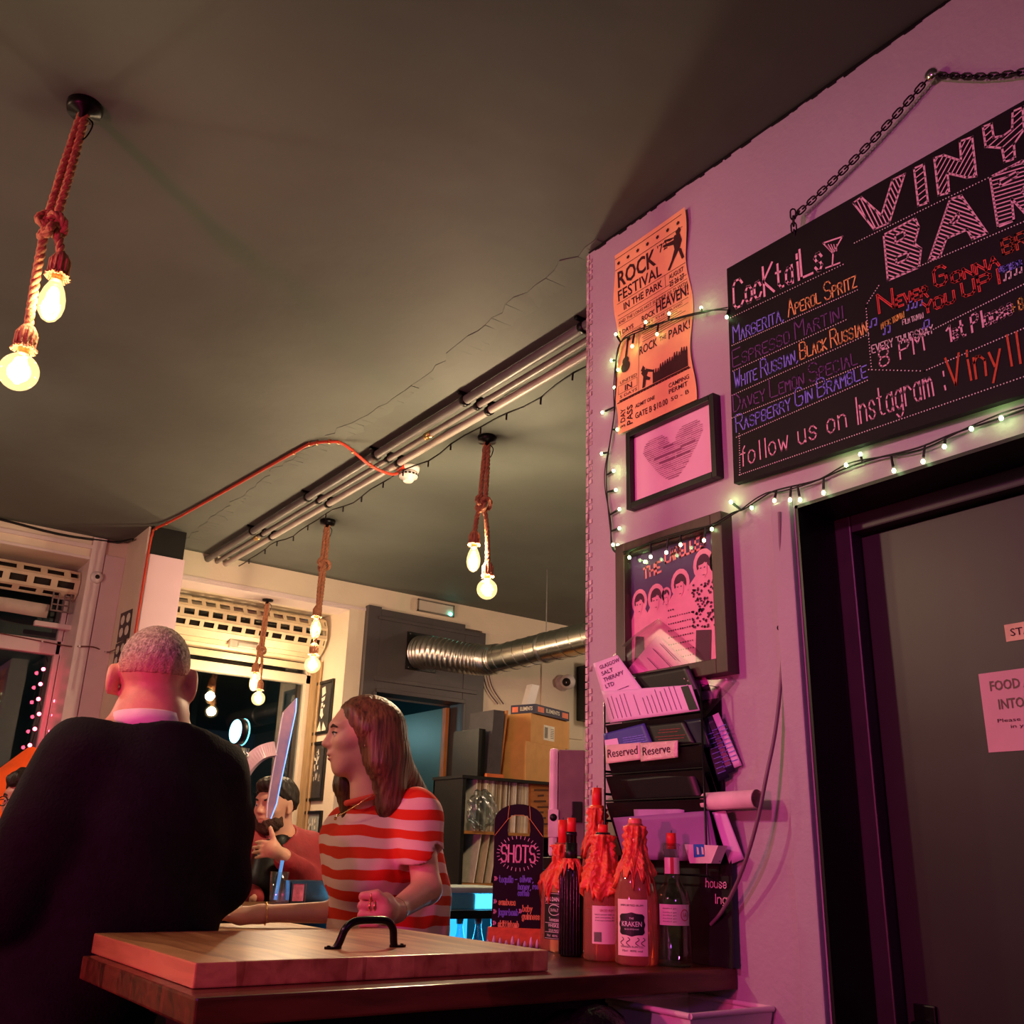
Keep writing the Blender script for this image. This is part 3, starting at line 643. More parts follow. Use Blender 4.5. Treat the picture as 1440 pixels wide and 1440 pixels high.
for k in range(26):
    v = k/25; z = -1.0+2.05*v               # heart outline: half-widths
    if z > .55: gaps = [(-.62-.42*math.sqrt(max(0, 1-((z-.55)/.5)**2)), -.62+.5*math.sqrt(max(0, 1-((z-.55)/.5)**2))), (.62-.5*math.sqrt(max(0, 1-((z-.55)/.5)**2)), .62+.42*math.sqrt(max(0, 1-((z-.55)/.5)**2)))]
    else: w = 1.04*((z+1.0)/1.55)**.62; gaps = [(-w, w)]
    for a, b in gaps:
        x = a
        while x < b-.04:
            l = min(b-x, random.uniform(.06, .32)); ribbon(hm, [(hw*.5+x*hw*.36, hh*.5+z*hh*.36), (hw*.5+(x+l)*hw*.36, hh*.5+z*hh*.36)], hp, random.choice((.0016, .0022, .0032))); x += l+.035
hm.build('print', M('faint_ink', srgb(170, 120, 140), .8), ht)
hm2 = MB()
for (x, z, l, w) in ((-.62, .12, .9, .0065), (-.45, -.12, .5, .0055), (.15, -.12, .42, .005), (.3, .2, .45, .0055), (-.3, .42, .3, .005)): ribbon(hm2, [(hw*.5+x*hw*.36, hh*.5+z*hh*.36), (hw*.5+(x+l)*hw*.36, hh*.5+z*hh*.36)], hp, w, .0016)
hm2.build('print', M('plum_ink', srgb(150, 96, 120), .8), ht)
m_walnut = M('bronzed_frame', srgb(70, 54, 46), .35, var=.2, scale=10, stretch=(4, 4, 1))
lt, lp, lw, lh = frame('band_poster_frame', 'dark framed band poster with five pink figures under the fairy lights', 'picture', 1.912, 1.527, 1.690, 2.086, .036, .04, m_walnut, mat=M('indigo_paper', srgb(88, 62, 112), .6, var=.06))
m_pk = M('pink_print', srgb(248, 170, 190), .7, var=.06, scale=30); m_dkp = M('plum_print', srgb(84, 38, 66), .7, var=.15, scale=50)
def lpoly(pts, m, lift): mb = MB(); poly_on(mb, [(a*lw, b*lh) for a, b in pts], lp, lift); return mb.v, mb.f
halo = MB(); inkf = MB(); skin = MB()
for (cx, hy, r, w, bot) in ((.10, .60, .062, .12, 0), (.30, .60, .066, .14, 0), (.42, .60, .036, .05, .4), (.58, .66, .07, .17, .02), (.84, .76, .075, .18, .0), (.99, .76, .06, .05, .0)):
    def o(dx, dy, s=1): return ((cx+dx*s), hy+dy)
    oc = lambda k, s: (max(.0, min(1, cx+r*s*math.cos(k))), hy+r*1.15*s*math.sin(k))
    halo.add(*lpoly([oc(k*math.pi/8, 1.5) for k in range(16)], 0, .001))
    halo.add(*lpoly([(max(0, cx-w), bot), (min(1, cx+w), bot), (min(1, cx+w*.95), hy-.14), (min(1, cx+r), hy-.06), (max(0, cx-r), hy-.06), (max(0, cx-w*.95), hy-.14)], 0, .001+.0001*cx))
    inkf.add(*lpoly([oc(k*math.pi/8, 1.0) for k in range(-1, 10)]+[(max(0, cx-r*.8), hy-.03), (min(1, cx+r*.2), hy+.02)], 0, .0018))
    skin.add(*lpoly([(cx-r*.7, hy+.0), (min(1, cx+r*.55), hy+.01), (min(1, cx+r*.5), hy-.075), (min(1, cx+r*.1), hy-.105), (cx-r*.5, hy-.07)], 0, .0022))
    for sx in (-.35, .2): inkf.add(*lpoly([(cx+r*(sx+.15*math.cos(k)), hy-.025+.006*math.sin(k)) for k in (0, 1.5, 3, 4.5)] if cx < .95 else [(0, 0), (.001, 0), (0, .001)], 0, .0026))
    if cx < .95: inkf.add(*lpoly([(cx-r*.25, hy-.082), (cx+r*.2, hy-.08), (cx+r*.1, hy-.088)], 0, .0026))
random.seed(11)
for k in range(170):                        # patterned shirts
    if k < 80: x = .44+random.random()*.29; y = .06+random.random()*.44; x = .44+.026*(k % 11)+.004*(k//11 % 2); y = .08+.055*(k//11)
    else: x = .70+random.random()*.26; y = .26+random.random()*.36
    s_ = .008 if k < 80 else .013
    inkf.add(*lpoly([(x+s_*random.uniform(.6, 1.4)*math.cos(q), y+s_*random.uniform(.5, 1.2)*math.sin(q)) for q in (0, 1.2, 2.4, 3.6, 4.8)], 0, .0026))
inkf.add(*lpoly([(.72, .0), (.88, .0), (.90, .24), (.74, .26)], 0, .0024)); inkf.add(*lpoly([(.02, .0), (.16, .0), (.15, .30), (.05, .32)], 0, .0024))
halo.build('print', m_pk, lt); inkf.build('print', m_dkp, lt); skin.build('print', m_pk, lt)
for txt, x0, y0, w, h, s in (('THE', .16, .785, .20, .085, .25), ('LAPELLES', .42, .865, .44, .09, .22)):
    pl = Plane(lp.p(x0*lw, y0*lh), (0, -1, s*.1), (0, 0, 1)); pl.u = Vector((0, -1, s*.35)).normalized()
    mb = MB(); stroke_text(mb, txt, pl, .0062, wid=w*lw, hgt=h*lh, jit=.25, lift=.0016); mb.build('lettering', M('salmon_print', srgb(255, 150, 150), .7), lt)
MB().box((XW-.0285, 1.875, 1.727), (XW-.0265, 1.565, 2.05)).build('glazing', thin_glass('frame_glass', (1, 1, 1), .03), lt)

# ================================================================ white fairy lights
m_led = M('fairy_light_led', (1, 1, .8), emit=(.62, 1, .42), es=9)
m_gcab = M('dark_green_wire', srgb(22, 26, 20), .5)
def wl(px, py, d=.012): return aX(px, py, XW-d)
fl = thing('fairy_lights', 'string of white fairy lights looping over the poster and frames to the door', 'fairy lights', (XW-.01, 1.8, 2.0))
cab = [wl(1024, 436, .034), wl(1003, 436, .02), wl(975, 441, .02), wl(940, 451, .02), wl(905, 464, .02), wl(876, 478, .018), wl(867, 500, .012), wl(866, 540, .01), wl(864, 580, .01), wl(858, 620, .01), wl(853, 660, .01), wl(854, 700, .01), wl(858, 740, .01), wl(862, 770, .01), wl(872, 778, .012), wl(880, 775, .045), wl(915, 764, .046), wl(957, 752, .046), wl(1000, 738, .046), wl(1028, 722, .046), wl(1046, 716, .012), wl(1065, 704, .012), wl(1085, 692, .012), wl(1105, 686, .02), wl(1150, 675, .012), wl(1190, 658, .012), wl(1230, 645, .012), wl(1290, 630, .012), wl(1340, 610, .012), wl(1400, 590, .012), wl(1445, 574, .012), wl(1500, 555, .012)]
cs = spline(cab, 5)
MB().tube(cs, .0021, 6).build('cable', m_gcab, fl)
MB().tube([p+Vector((-.002, .006*math.sin(i*.4), .007*math.cos(i*.3))) for i, p in enumerate(cs)], .0018, 5).build('cable', m_gcab, fl)
LED = [(1022, 446, .036), (986, 433, .02), (941, 441, .022), (908, 453, .022), (924, 470, .022), (889, 487, .02), (866, 470, .012), (860, 507, .012), (869, 520, .012), (864, 545, .012), (847, 580, .012), (868, 604, .014), (846, 638, .012), (863, 662, .012), (866, 689, .012), (871, 716, .012), (871, 743, .012), (869, 767, .012), (862, 766, .012), (885, 784, .047), (915, 783, .047), (937, 777, .047), (957, 766, .047), (990, 760, .047), (1001, 744, .047), (1028, 706, .012), (1057, 714, .012), (1089, 704, .02), (1111, 703, .02), (1125, 703, .014), (1158, 693, .014), (1190, 654, .014), (1210, 639, .014), (1257, 662, .014), (1298, 649, .014), (1328, 628, .014), (1366, 603, .014), (1408, 588, .014)]
for i, (px, py, d) in enumerate(LED):
    p = wl(px, py, d); q = min(cs, key=lambda c: (c-p).length)
    w = MB().tube([q, q.lerp(p, .75)], [.0026, .0034], 6).build('lamp_socket', m_gcab, fl)
    MB().ball(p, .0042, 10, (1, 1, 1.25)).build('led', m_led, w)
    if i % 6 == 1: lamp('fairy_glow', 'POINT', p+Vector((-.02, 0, 0)), .05, (.55, 1, .30), .006)
# purple-grey cable hanging down the wall to the counter
t = thing('wall_cable', 'slack grey cable hanging from a nail down the pink wall', 'cable', wl(1101, 885))
MB().tube(spline([wl(1096, 720, .018), wl(1100, 820, .008), wl(1102, 885, .008), wl(1098, 960, .012), wl(1090, 1030, .03), wl(1078, 1090, .05), wl(1066, 1150, .06), wl(1052, 1200, .06), wl(1035, 1245, .05), wl(1015, 1282, .04), wl(1000, 1300, .03)], 8), .0042, 8).build('sheath', M('grey_flex', srgb(120, 92, 104), .45), t)
MB().tube(spline([wl(1102, 885, .008), wl(1106, 960, .008), wl(1110, 1040, .008), wl(1116, 1120, .008), wl(1123, 1230, .008)], 6), .0018, 6).build('thin_wire', m_gcab, t)
MB().lathe(wl(1101, 884, .0), [(.003, 0), (.003, .012), (.006, .012), (.006, .014), (0, .014)], 10, (-1, 0, 0)).build('nail', m_chrome, t)
# door notices
XD = 1.93
def notice(name, label, c0, c1, lines, m, rz=0):
    a = aX(*c0, XD-.001); b = aX(*c1, XD-.001)
    t = thing(name, label, 'sign', (XD, a.y, b.z)); W = a.y-b.y; H = a.z-b.z
    MB().box((XD-.0015, a.y, b.z), (XD-.0002, b.y, a.z)).build('sheet', m, t)
    pl = Plane((XD-.0016, a.y, b.z), (0, -1, 0), (0, 0, 1))
    for txt, u0, u1, v0, v1, bold, mm in lines:
        mb = MB(); print_text(mb, txt, pl, (u1-u0)*W, (v1-v0)*H, .0008, bold, u0*W, v0*H); mb.build('lettering', mm, t)
m_dink = M('dark_ink', srgb(52, 28, 30), .8); m_olive = M('olive_ink', srgb(120, 112, 84), .8)
p0 = aX(1411, 879, XD); p1 = aX(1416, 910, XD); 
notice('door_sign', 'small pale STAFF plate stuck on the dark door above the food notice', (1412, 879), (1530, 885), [('STAFF ONLY', .07, .95, .28, .72, .0, m_dink)], M('cream_plate', srgb(226, 190, 150), .5))
notice('food_notice', 'pink paper food intolerance notice taped to the dark door', (1376, 948), (1545, 1048), [('FOOD ALLERGIES', .10, .92, .76, .89, .02, m_olive), ('INTOLERANCES', .16, .9, .52, .65, .02, m_olive), ('Please speak to staff', .13, .88, .345, .405, 0, m_dink), ('in your server', .25, .75, .265, .32, 0, m_dink)], M('pink_sheet', srgb(226, 176, 176), .75, var=.06, scale=8))
# ================================================================ bar counter
def wood(name, base, dark, ax='x', scale=9, rough=.35, bump=.08, ring=1.0):
    if name in MATS: return MATS[name]
    m = bpy.data.materials.new(name); m.use_nodes = True; MATS[name] = m; nt = m.node_tree; b = nt.nodes['Principled BSDF']
    tc = nt.nodes.new('ShaderNodeTexCoord'); mp = nt.nodes.new('ShaderNodeMapping')
    mp.inputs['Scale'].default_value = (.12, 1, 1) if ax == 'x' else (1, .12, 1)
    nt.links.new(tc.outputs['Object'], mp.inputs[0])
    n = nt.nodes.new('ShaderNodeTexNoise'); n.inputs['Scale'].default_value = scale*3; n.inputs['Detail'].default_value = 8; n.inputs['Distortion'].default_value = ring
    nt.links.new(mp.outputs[0], n.inputs['Vector'])
    v = nt.nodes.new('ShaderNodeTexVoronoi'); v.inputs['Scale'].default_value = scale*1.6
    mp2 = nt.nodes.new('ShaderNodeMapping'); mp2.inputs['Scale'].default_value = (.05, 1, .02) if ax == 'x' else (1, .05, .02)
    nt.links.new(tc.outputs['Object'], mp2.inputs[0]); nt.links.new(mp2.outputs[0], v.inputs['Vector'])
    mx = nt.nodes.new('ShaderNodeMath'); mx.operation = 'MULTIPLY_ADD'; mx.inputs[1].default_value = .35
    sp = nt.nodes.new('ShaderNodeSeparateColor'); nt.links.new(v.outputs['Color'], sp.inputs[0]); nt.links.new(sp.outputs[0], mx.inputs[0]); nt.links.new(n.outputs['Fac'], mx.inputs[2])
    r = nt.nodes.new('ShaderNodeValToRGB'); r.color_ramp.elements[0].position = .42; r.color_ramp.elements[1].position = .9
    r.color_ramp.elements[0].color = (*dark, 1); r.color_ramp.elements[1].color = (*base, 1)
    nt.links.new(mx.outputs[0], r.inputs[0]); nt.links.new(r.outputs[0], b.inputs['Base Color']); b.inputs['Roughness'].default_value = rough
    bp = nt.nodes.new('ShaderNodeBump'); bp.inputs['Strength'].default_value = bump; bp.inputs['Distance'].default_value = .01
    nt.links.new(n.outputs['Fac'], bp.inputs['Height']); nt.links.new(bp.outputs[0], b.inputs['Normal'])
    return m
m_slab = wood('stained_bar_top', srgb(116, 66, 40), srgb(58, 28, 16), 'x', 10, .28)
m_butch = wood('butcher_block', srgb(206, 164, 104), srgb(136, 88, 50), 'y', 9, .32, .05, .6)
m_bar2 = wood('brown_bar_top', srgb(150, 104, 62), srgb(84, 54, 34), 'x', 9, .35)
ZT = 1.06
ct = thing('bar_counter', 'long dark stained wooden bar top fixed against the pink wall', 'bar counter', (1.17, 1.9, 0))
MB().box((.577, 1.574, 1.018), (XW-.001, 2.238, ZT), .004).build('top', m_slab, ct)
MB().box((.75, 1.76, .0), (XW-.02, 2.2, 1.018)).box((.72, 1.72, .955), (XW-.02, 2.22, 1.018)).build('base', M('dark_bar_front', srgb(40, 26, 22), .6, var=.2, stretch=(8, 8, 1)), ct)
bd = thing('hatch_board', 'thick butcher block hatch board lying on the bar top with a black handle', 'board', (.965, 1.97, ZT))
MB().box((.604, 1.667, ZT+.0005), (1.318, 2.282, 1.0985), .003).build('block', m_butch, bd)
hd = MB(); hz = 1.0985
hp_ = [(.925, 1.815, hz+.002), (.930, 1.813, hz+.012), (.938, 1.81, hz+.034), (.952, 1.808, hz+.046), (.975, 1.807, hz+.05), (1.012, 1.807, hz+.05), (1.03, 1.808, hz+.046), (1.042, 1.81, hz+.034), (1.047, 1.813, hz+.012), (1.05, 1.815, hz+.002)]
hh_ = MB().tube(spline(hp_, 5), .0075, 12).build('handle', M('black_iron', srgb(18, 14, 16), .22, .5), bd)
for sx, c in ((-1, .918), (1, 1.058)):
    pts = [(c+.018*math.cos(k*math.pi/6), 1.815+.010*math.sin(k*math.pi/6), hz+.0003) for k in range(12)]
    MB().prism(pts, (0, 0, .004)).lathe((c+sx*.009, 1.815, hz+.004), [(.004, 0), (.0035, .002), (0, .0025)], 10).build('mounting_plate', M('black_iron', (0, 0, 0)), hh_)
rt = thing('bar_return', 'pale wooden return of the bar behind the hatch board where the hand rests', 'bar counter', (1.15, 2.7, 0))
MB().box((1.02, 2.34, 1.03), (1.38, 3.04, 1.062), .004).build('top', wood('pale_bar_top', srgb(206, 160, 116), srgb(160, 110, 74), 'y', 8, .4), rt)
MB().box((1.06, 2.42, 0), (1.34, 2.98, 1.03)).build('base', MATS['dark_bar_front'], rt)
fb = thing('back_bar', 'brown wooden bar at the far side with the beer tap and tumbler on it', 'bar counter', (1.66, 4.15, 0))
MB().box((1.08, 3.98, 1.02), (2.25, 4.31, ZT), .004).build('top', m_bar2, fb)
MB().box((1.12, 4.04, 0), (2.2, 4.28, 1.02)).build('base', m_black, fb)
# white tub under the bar top
tb = thing('plastic_tub', 'white plastic tub on the low ledge under the bar end', 'tub', (1.67, 1.60, .93))
t_ = MB(); T0 = [(1.54, 1.50), (1.80, 1.50), (1.80, 1.70), (1.54, 1.70)]; T1 = [(1.52, 1.48), (XW-.004, 1.48), (XW-.004, 1.72), (1.52, 1.72)]
zb_, zt_ = .80, .992
T0 = [(1.55, 1.51), (1.735, 1.51), (1.735, 1.69), (1.55, 1.69)]
for i in range(4):
    j = (i+1) % 4; t_.prism([(*T0[i], zb_), (*T0[j], zb_), (*T1[j], zt_), (*T1[i], zt_)], (0, 0, .001)); t_.tube([(*T1[i], zt_), (*T1[j], zt_)], .006, 8)
t_.add([(*p, zb_) for p in T0], [(0, 1, 2, 3)])
t_.build('body', M('milky_plastic', srgb(226, 206, 206), .4, var=.04), tb)
lg = MB().box((1.45, 1.46, .775), (XW-.001, 1.75, .80)).box((1.72, 1.50, .0), (1.75, 1.55, .775)).box((1.47, 1.50, .0), (1.5, 1.55, .775))
tag(lg.build('low_ledge', m_black), 'black ledge holding the white tub below the bar', 'ledge')
bg = MB()
for k in range(10): bg.ball((1.36+.03*math.sin(k*2.1), 1.60+.03*math.cos(k*1.7), .86+.012*k), .055, 12, (1.2, 1, .8))
tag(bg.build('black_bin_bag', M('bin_bag', srgb(16, 14, 18), .25, bump=.6, bscale=25)), 'crumpled black bag under the bar beside the tub', 'bag')
MB_st = MB().box((1.26, 1.5, 0), (1.44, 1.74, .80)); tag(MB_st.build('low_cupboard', m_black), 'low black cupboard under the bar carrying the bag', 'cupboard')

# ================================================================ candle bottles
m_wax = M('red_wax', srgb(232, 92, 58), .4, var=.22, scale=40, sub=.3, bump=.3, bscale=70)
m_candle = M('red_candle', srgb(232, 44, 40), .45, var=.06, sub=.2)
def bglass(name, c, rough=.06, tr=.9): return M(name, c, rough, trans=tr, var=.05, ior=1.3)
m_clear = thin_glass('clear_bottle_glass', (.80, .86, .80), .10)
m_rosy = bglass('rosy_bottle_glass', srgb(240, 150, 120), .05, .72)
m_cola = M('dark_bottle', srgb(26, 18, 20), .15, var=.2)
m_lab = M('pale_label', srgb(240, 208, 200), .6, var=.04); m_labk = M('black_label', srgb(22, 17, 20), .5)
m_lk = M('label_ink', srgb(44, 26, 34), .7); m_lw = M('label_white', srgb(240, 220, 224), .6)
m_lr = M('label_red', srgb(190, 50, 60), .6)
CAMD = Vector((0, 0, CAM_Z))
def prof_r(prof, h):
    for (r0, h0), (r1, h1) in zip(prof[:-1], prof[1:]):
        if h0 <= h <= h1 and h1 > h0: return r0+(r1-r0)*(h-h0)/(h1-h0)
    return prof[-1][0]
def wax(mb, c, prof, h1, low, seed, th=.006, sq=0):
    """drips of wax running down the bottle from height h1"""
    rnd = random.Random(seed); n = 72; m = 40
    ends = [low+rnd.uniform(0, 1)*.05 for _ in range(n)]
    ends = [(ends[(i-1) % n]+2*ends[i]+ends[(i+1) % n])/4-(.03 if i % 7 == rnd.randint(0, 6) else 0) for i in range(n)]
    ph = [rnd.uniform(0, 6.28) for _ in range(6)]
    vs = []; fs = []
    for j in range(m+1):
        for i in range(n):
            a = 2*math.pi*i/n; h = ends[i]+(h1-ends[i])*j/m
            r = prof_r(prof, h); q = 1
            if sq: q = 1/((abs(math.cos(a))**sq+abs(math.sin(a))**sq)**(1/sq))
            t = th*(.45+.5*math.sin(a*7+ph[0]+h*30)+.4*math.sin(a*11+ph[1]-h*70)+.5*math.sin(h*190+a*5+ph[2])**2+.35*math.sin(a*17+h*120+ph[3])*math.sin(h*210-a*9))
            t = max(.0012, t)*(1 if 0 < j < m else .1)+.0006
            vs.append(Vector(c)+Vector((math.cos(a), math.sin(a), 0))*(r*q+t)+Vector((0, 0, h)))
    for j in range(m):
        for i in range(n): fs.append((j*n+i, j*n+(i+1) % n, (j+1)*n+(i+1) % n, (j+1)*n+i))
    mb.add(vs, fs, True)
class Round(Plane):
    """label plane wrapped on a bottle, centred on angle az"""
    def __init__(s, c, prof, z, az, lift, sq=0): s.c = Vector(c); s.prof = prof; s.z = z; s.az = az; s.lf = lift; s.sq = sq
    def p(s, a, b, lift=0):
        r = prof_r(s.prof, s.z+b); t = s.az+a/r
        return s.c+Vector((math.cos(t), math.sin(t), 0))*(r+s.lf+lift)+Vector((0, 0, s.z+b))
class Flat(Plane):
    def __init__(s, c, r, z, az, lift): s.d = Vector((math.cos(az), math.sin(az), 0)); s.s = Vector((-s.d.y, s.d.x, 0)); s.c = Vector(c)+s.d*(r+lift)+Vector((0, 0, z))
    def p(s, a, b, lift=0): return s.c+s.s*a+s.d*lift+Vector((0, 0, b))
def label(name, par, pl, w, h, m, n=14):
    mb = MB(); vs = [pl.p(-w/2+w*i/n, h*j) for j in (0, 1) for i in range(n+1)]
    mb.add(vs, [(i, i+1, n+2+i, n+1+i) for i in range(n)], True); return mb.build(name, m, par)
def lt_(par, pl, txt, w, h, x, y, m, bold=.005):
    mb = MB(); print_text(mb, txt, pl, w, h, .0006, bold, x-w/2, y); mb.build('lettering', m, par)
def facing(c): return math.atan2(-c[1], -c[0])
def bottle(label_, x, y, prof, m, candle=None, waxspec=None, sq=0, n=32, cat='bottle', name='candle_bottle', rot=0):
    t = thing(name, label_, cat, (x, y, ZT), 0, 'bottles on the bar end')
    c = Vector((x, y, ZT+.0005)); g = MB()
    if sq:
        g.lathe(c, prof, n, sq=sq)
    else: g.lathe(c, prof, n)
    b = g.build('bottle', m, t)
    top = prof[-1][1]
    if waxspec: w = MB(); wax(w, c, prof, top*.985, *waxspec, sq=sq); w.build('melted_wax', m_wax, t)
    if candle:
        cr, ch_ = candle; k = MB().lathe(c, [(0, top-.012), (cr, top-.012), (cr*1.02, top+ch_*.5), (cr*.97, top+ch_), (cr*.5, top+ch_-.004), (0, top+ch_-.003)], 16).build('candle', m_candle, t)
        MB().tube([c+Vector((0, 0, top+ch_-.004)), c+Vector((.001, 0, top+ch_+.006))], .0012, 5).build('wick', m_black, k)
    return t, c, b
# square whiskey bottle
pj = [(.040, 0), (.0425, .004), (.0425, .145), (.041, .158), (.033, .176), (.020, .190), (.0155, .202), (.0145, .236), (.016, .238), (.016, .248)]
jx, jy = 1.626, 2.005
t, c, b = bottle('square black labelled whiskey bottle with wax and a red candle beside the shots board', jx, jy, pj, m_rosy, (.0115, .055), (.118, 3, .008), sq=5, n=48)
az = facing((jx, jy)); azs = round(az/(math.pi/2))*math.pi/2
class SqR(Plane):
    def __init__(s, c, az, z): s.c = Vector(c); s.az = az; s.z = z
    def p(s, a, b, lift=0):
        t = s.az+a/.047; q = 1/((abs(math.cos(t))**5+abs(math.sin(t))**5)**.2); r = prof_r(pj, s.z+b)*q+.0008+lift
        return s.c+Vector((math.cos(t), math.sin(t), 0))*r+Vector((0, 0, s.z+b))
lpn = SqR(c, az-.32, .028)
l_ = label('label', t, lpn, .082, .105, m_labk, 20)
for txt, w, h, yy, bb in (("JACK DANIEL'S", .066, .013, .082, .012), ('Tennessee', .034, .009, .040, .006), ('WHISKEY', .04, .008, .027, .006), ('SOUR MASH', .034, .006, .017, 0), ('70cl  40% vol', .05, .005, .006, 0)): lt_(l_, lpn, txt, w, h, -.005, yy, m_lw, bb)
lt_(l_, lpn, 'Old No.7', .024, .007, -.005, .062, m_lw, .004)
rg = MB()
for k in range(20):
    a0, a1 = k*math.pi/10, (k+1)*math.pi/10; rg.add([lpn.p(-.005+.019*math.cos(a0), .0655+.0125*math.sin(a0), .0006), lpn.p(-.005+.019*math.cos(a1), .0655+.0125*math.sin(a1), .0006), lpn.p(-.005+.0175*math.cos(a1), .0655+.011*math.sin(a1), .0006), lpn.p(-.005+.0175*math.cos(a0), .0655+.011*math.sin(a0), .0006)], [(0, 1, 2, 3)])
for y0_ in (.002, .0155, .036, .079, .102): rg.add([lpn.p(-.038+.076*i/10, y0_+k, .0006) for k in (0, .0008) for i in range(11)], [(i, i+1, i+12, i+11) for i in range(10)])
rg.build('ornament', m_lw, l_)
# slim ridged dark bottle
pd = [(.024, 0), (.026, .004), (.026, .17), (.024, .186), (.015, .205), (.0125, .22), (.0125, .262), (.0135, .264), (.0135, .272)]
t, c, b = bottle('slim ridged black bottle with a red candle beside the whiskey bottle', 1.566, 1.898, pd, m_cola, (.0105, .032), None)
rd = MB()
for k in range(22):
    a = 2*math.pi*k/22; q = Vector((math.cos(a), math.sin(a), 0)); rd.tube([c+q*.026+Vector((0, 0, .004)), c+q*.0262+Vector((0, 0, .168)), c+q*.024+Vector((0, 0, .184))], .0022, 5)
rd.build('ridges', m_cola, t)
w = MB(); wax(w, c, [(.0275, 0), (.0275, .17), (.025, .186), (.016, .205), (.0128, .22), (.0128, .3)], .212, .165, 8, .004); w.build('melted_wax', m_wax, t)
MB().lathe(c, [(.0137, .205), (.0137, .245), (.0142, .247), (.0142, .205)], 20).build('foil', m_black, t)
# rosy bottle with a back label
pk = [(.041, 0), (.045, .005), (.045, .124), (.0445, .144), (.040, .168), (.030, .194), (.020, .216), (.0155, .232), (.0145, .258), (.0165, .260), (.0165, .270)]
t, c, b = bottle('rosy wax covered bottle with a barcode label between the ridged and kraken bottles', 1.580, 1.80, pk, m_rosy, (.0115, .018), (.115, 5, .009))
az = facing((1.58, 1.80)); pl = Round(c, pk, .036, az+.12, .0008); l_ = label('label', t, pl, .062, .078, m_lab)
for txt, w_, h, yy in (('SPICED RUM', .03, .005, .066), ('black spiced with vanilla', .052, .0035, .058), ('and cinnamon. Enjoy', .05, .0035, .052), ('responsibly', .05, .0035, .046)): lt_(l_, pl, txt, w_, h, .002, yy, m_lr if yy > .06 else m_lk, 0)
br_ = MB()
for k in range(13): br_.add([pl.p(-.026+.0013*k, .004, .0006), pl.p(-.026+.0013*k+.0007, .004, .0006), pl.p(-.026+.0013*k+.0007, .024, .0006), pl.p(-.026+.0013*k, .024, .0006)], [(0, 1, 2, 3)])
br_.build('barcode', m_lk, l_)
MB().lathe(c, [(.0158, .234), (.0158, .258), (.0172, .260), (.0172, .269), (.0150, .271)], 20).build('neck_collar', m_cola, t)
# kraken bottle
kx, ky = 1.588, 1.700
pk2 = [(.042, 0), (.0475, .006), (.0475, .130), (.046, .152), (.040, .178), (.030, .204), (.0205, .226), (.0175, .24), (.0165, .262), (.0185, .264), (.0185, .287), (.0165, .290)]
t, c, b = bottle('large clear bottle with a cream kraken label and drips of orange wax', kx, ky, pk2, m_rosy, None, (.16, 9, .006))
az = facing((kx, ky)); pl = Round(c, pk2, .02, az-.22, .0008); l_ = label('label', t, pl, .070, .112, m_lab)
ol = MB(); rows = 14; n_ = 10; vs = []
for r_ in range(rows+1):
    b_ = -1+2*r_/rows; w_ = .028*(1-abs(b_)**4)**.25*(1+.05*math.cos(b_*9)); vs += [pl.p(w_*(-1+2*i/n_), .062+.024*b_, .0005) for i in range(n_+1)]
ol.add(vs, [(r_*(n_+1)+i, r_*(n_+1)+i+1, (r_+1)*(n_+1)+i+1, (r_+1)*(n_+1)+i) for r_ in range(rows) for i in range(n_)]); ol.build('label_badge', m_labk, l_)
lt_(l_, pl, 'KRAKEN', .044, .010, 0, .058, m_lw, .008); lt_(l_, pl, 'THE', .010, .004, 0, .072, m_lw, 0); lt_(l_, pl, 'BLACK SPICED RUM', .03, .003, 0, .051, m_lw, 0); lt_(l_, pl, 'IMPORTED RUM', .05, .004, 0, .098, m_lk, 0); lt_(l_, pl, '70cl  40% vol', .045, .004, 0, .008, m_lk, 0); lt_(l_, pl, 'KRAKEN RUM CO.', .05, .004, 0, .016, m_lk, 0)
sw = MB()
for x0 in (-.022, -.008, .012, .024): ribbon_pts = [pl.p(x0+.004*math.sin(k*.9), .036-.002*k, .0006) for k in range(9)]; sw.tube(ribbon_pts, .0007, 4)
sw.build('ornament', m_lk, l_)
MB().lathe(c, [(.0192, .245), (.0192, .250), (.0192, .254), (.0192, .26)], 24).build('neck_ring', M('gold_foil', srgb(206, 160, 96), .3, .6), t)
MB().lathe(c, [(.0155, .275), (.0155, .297), (.013, .301), (0, .301)], 20).build('stopper', M('pale_red_wax', srgb(236, 110, 96), .3, sub=.2), t)
# tall candle at the back
pt_ = [(.035, 0), (.037, .004), (.037, .20), (.033, .235), (.019, .27), (.0155, .285), (.0155, .33), (.0175, .332), (.0175, .34)]
t, c, b = bottle('tall bottle topped by the highest red candle behind the other wax bottles', 1.702, 1.962, pt_, m_rosy, (.0125, .044), (.22, 12, .007))
MB().lathe(c, [(.0165, .30), (.0185, .302), (.0185, .338), (.0165, .341)], 20).build('neck_wax', M('orange_wax', srgb(232, 96, 24), .4, sub=.2), t)
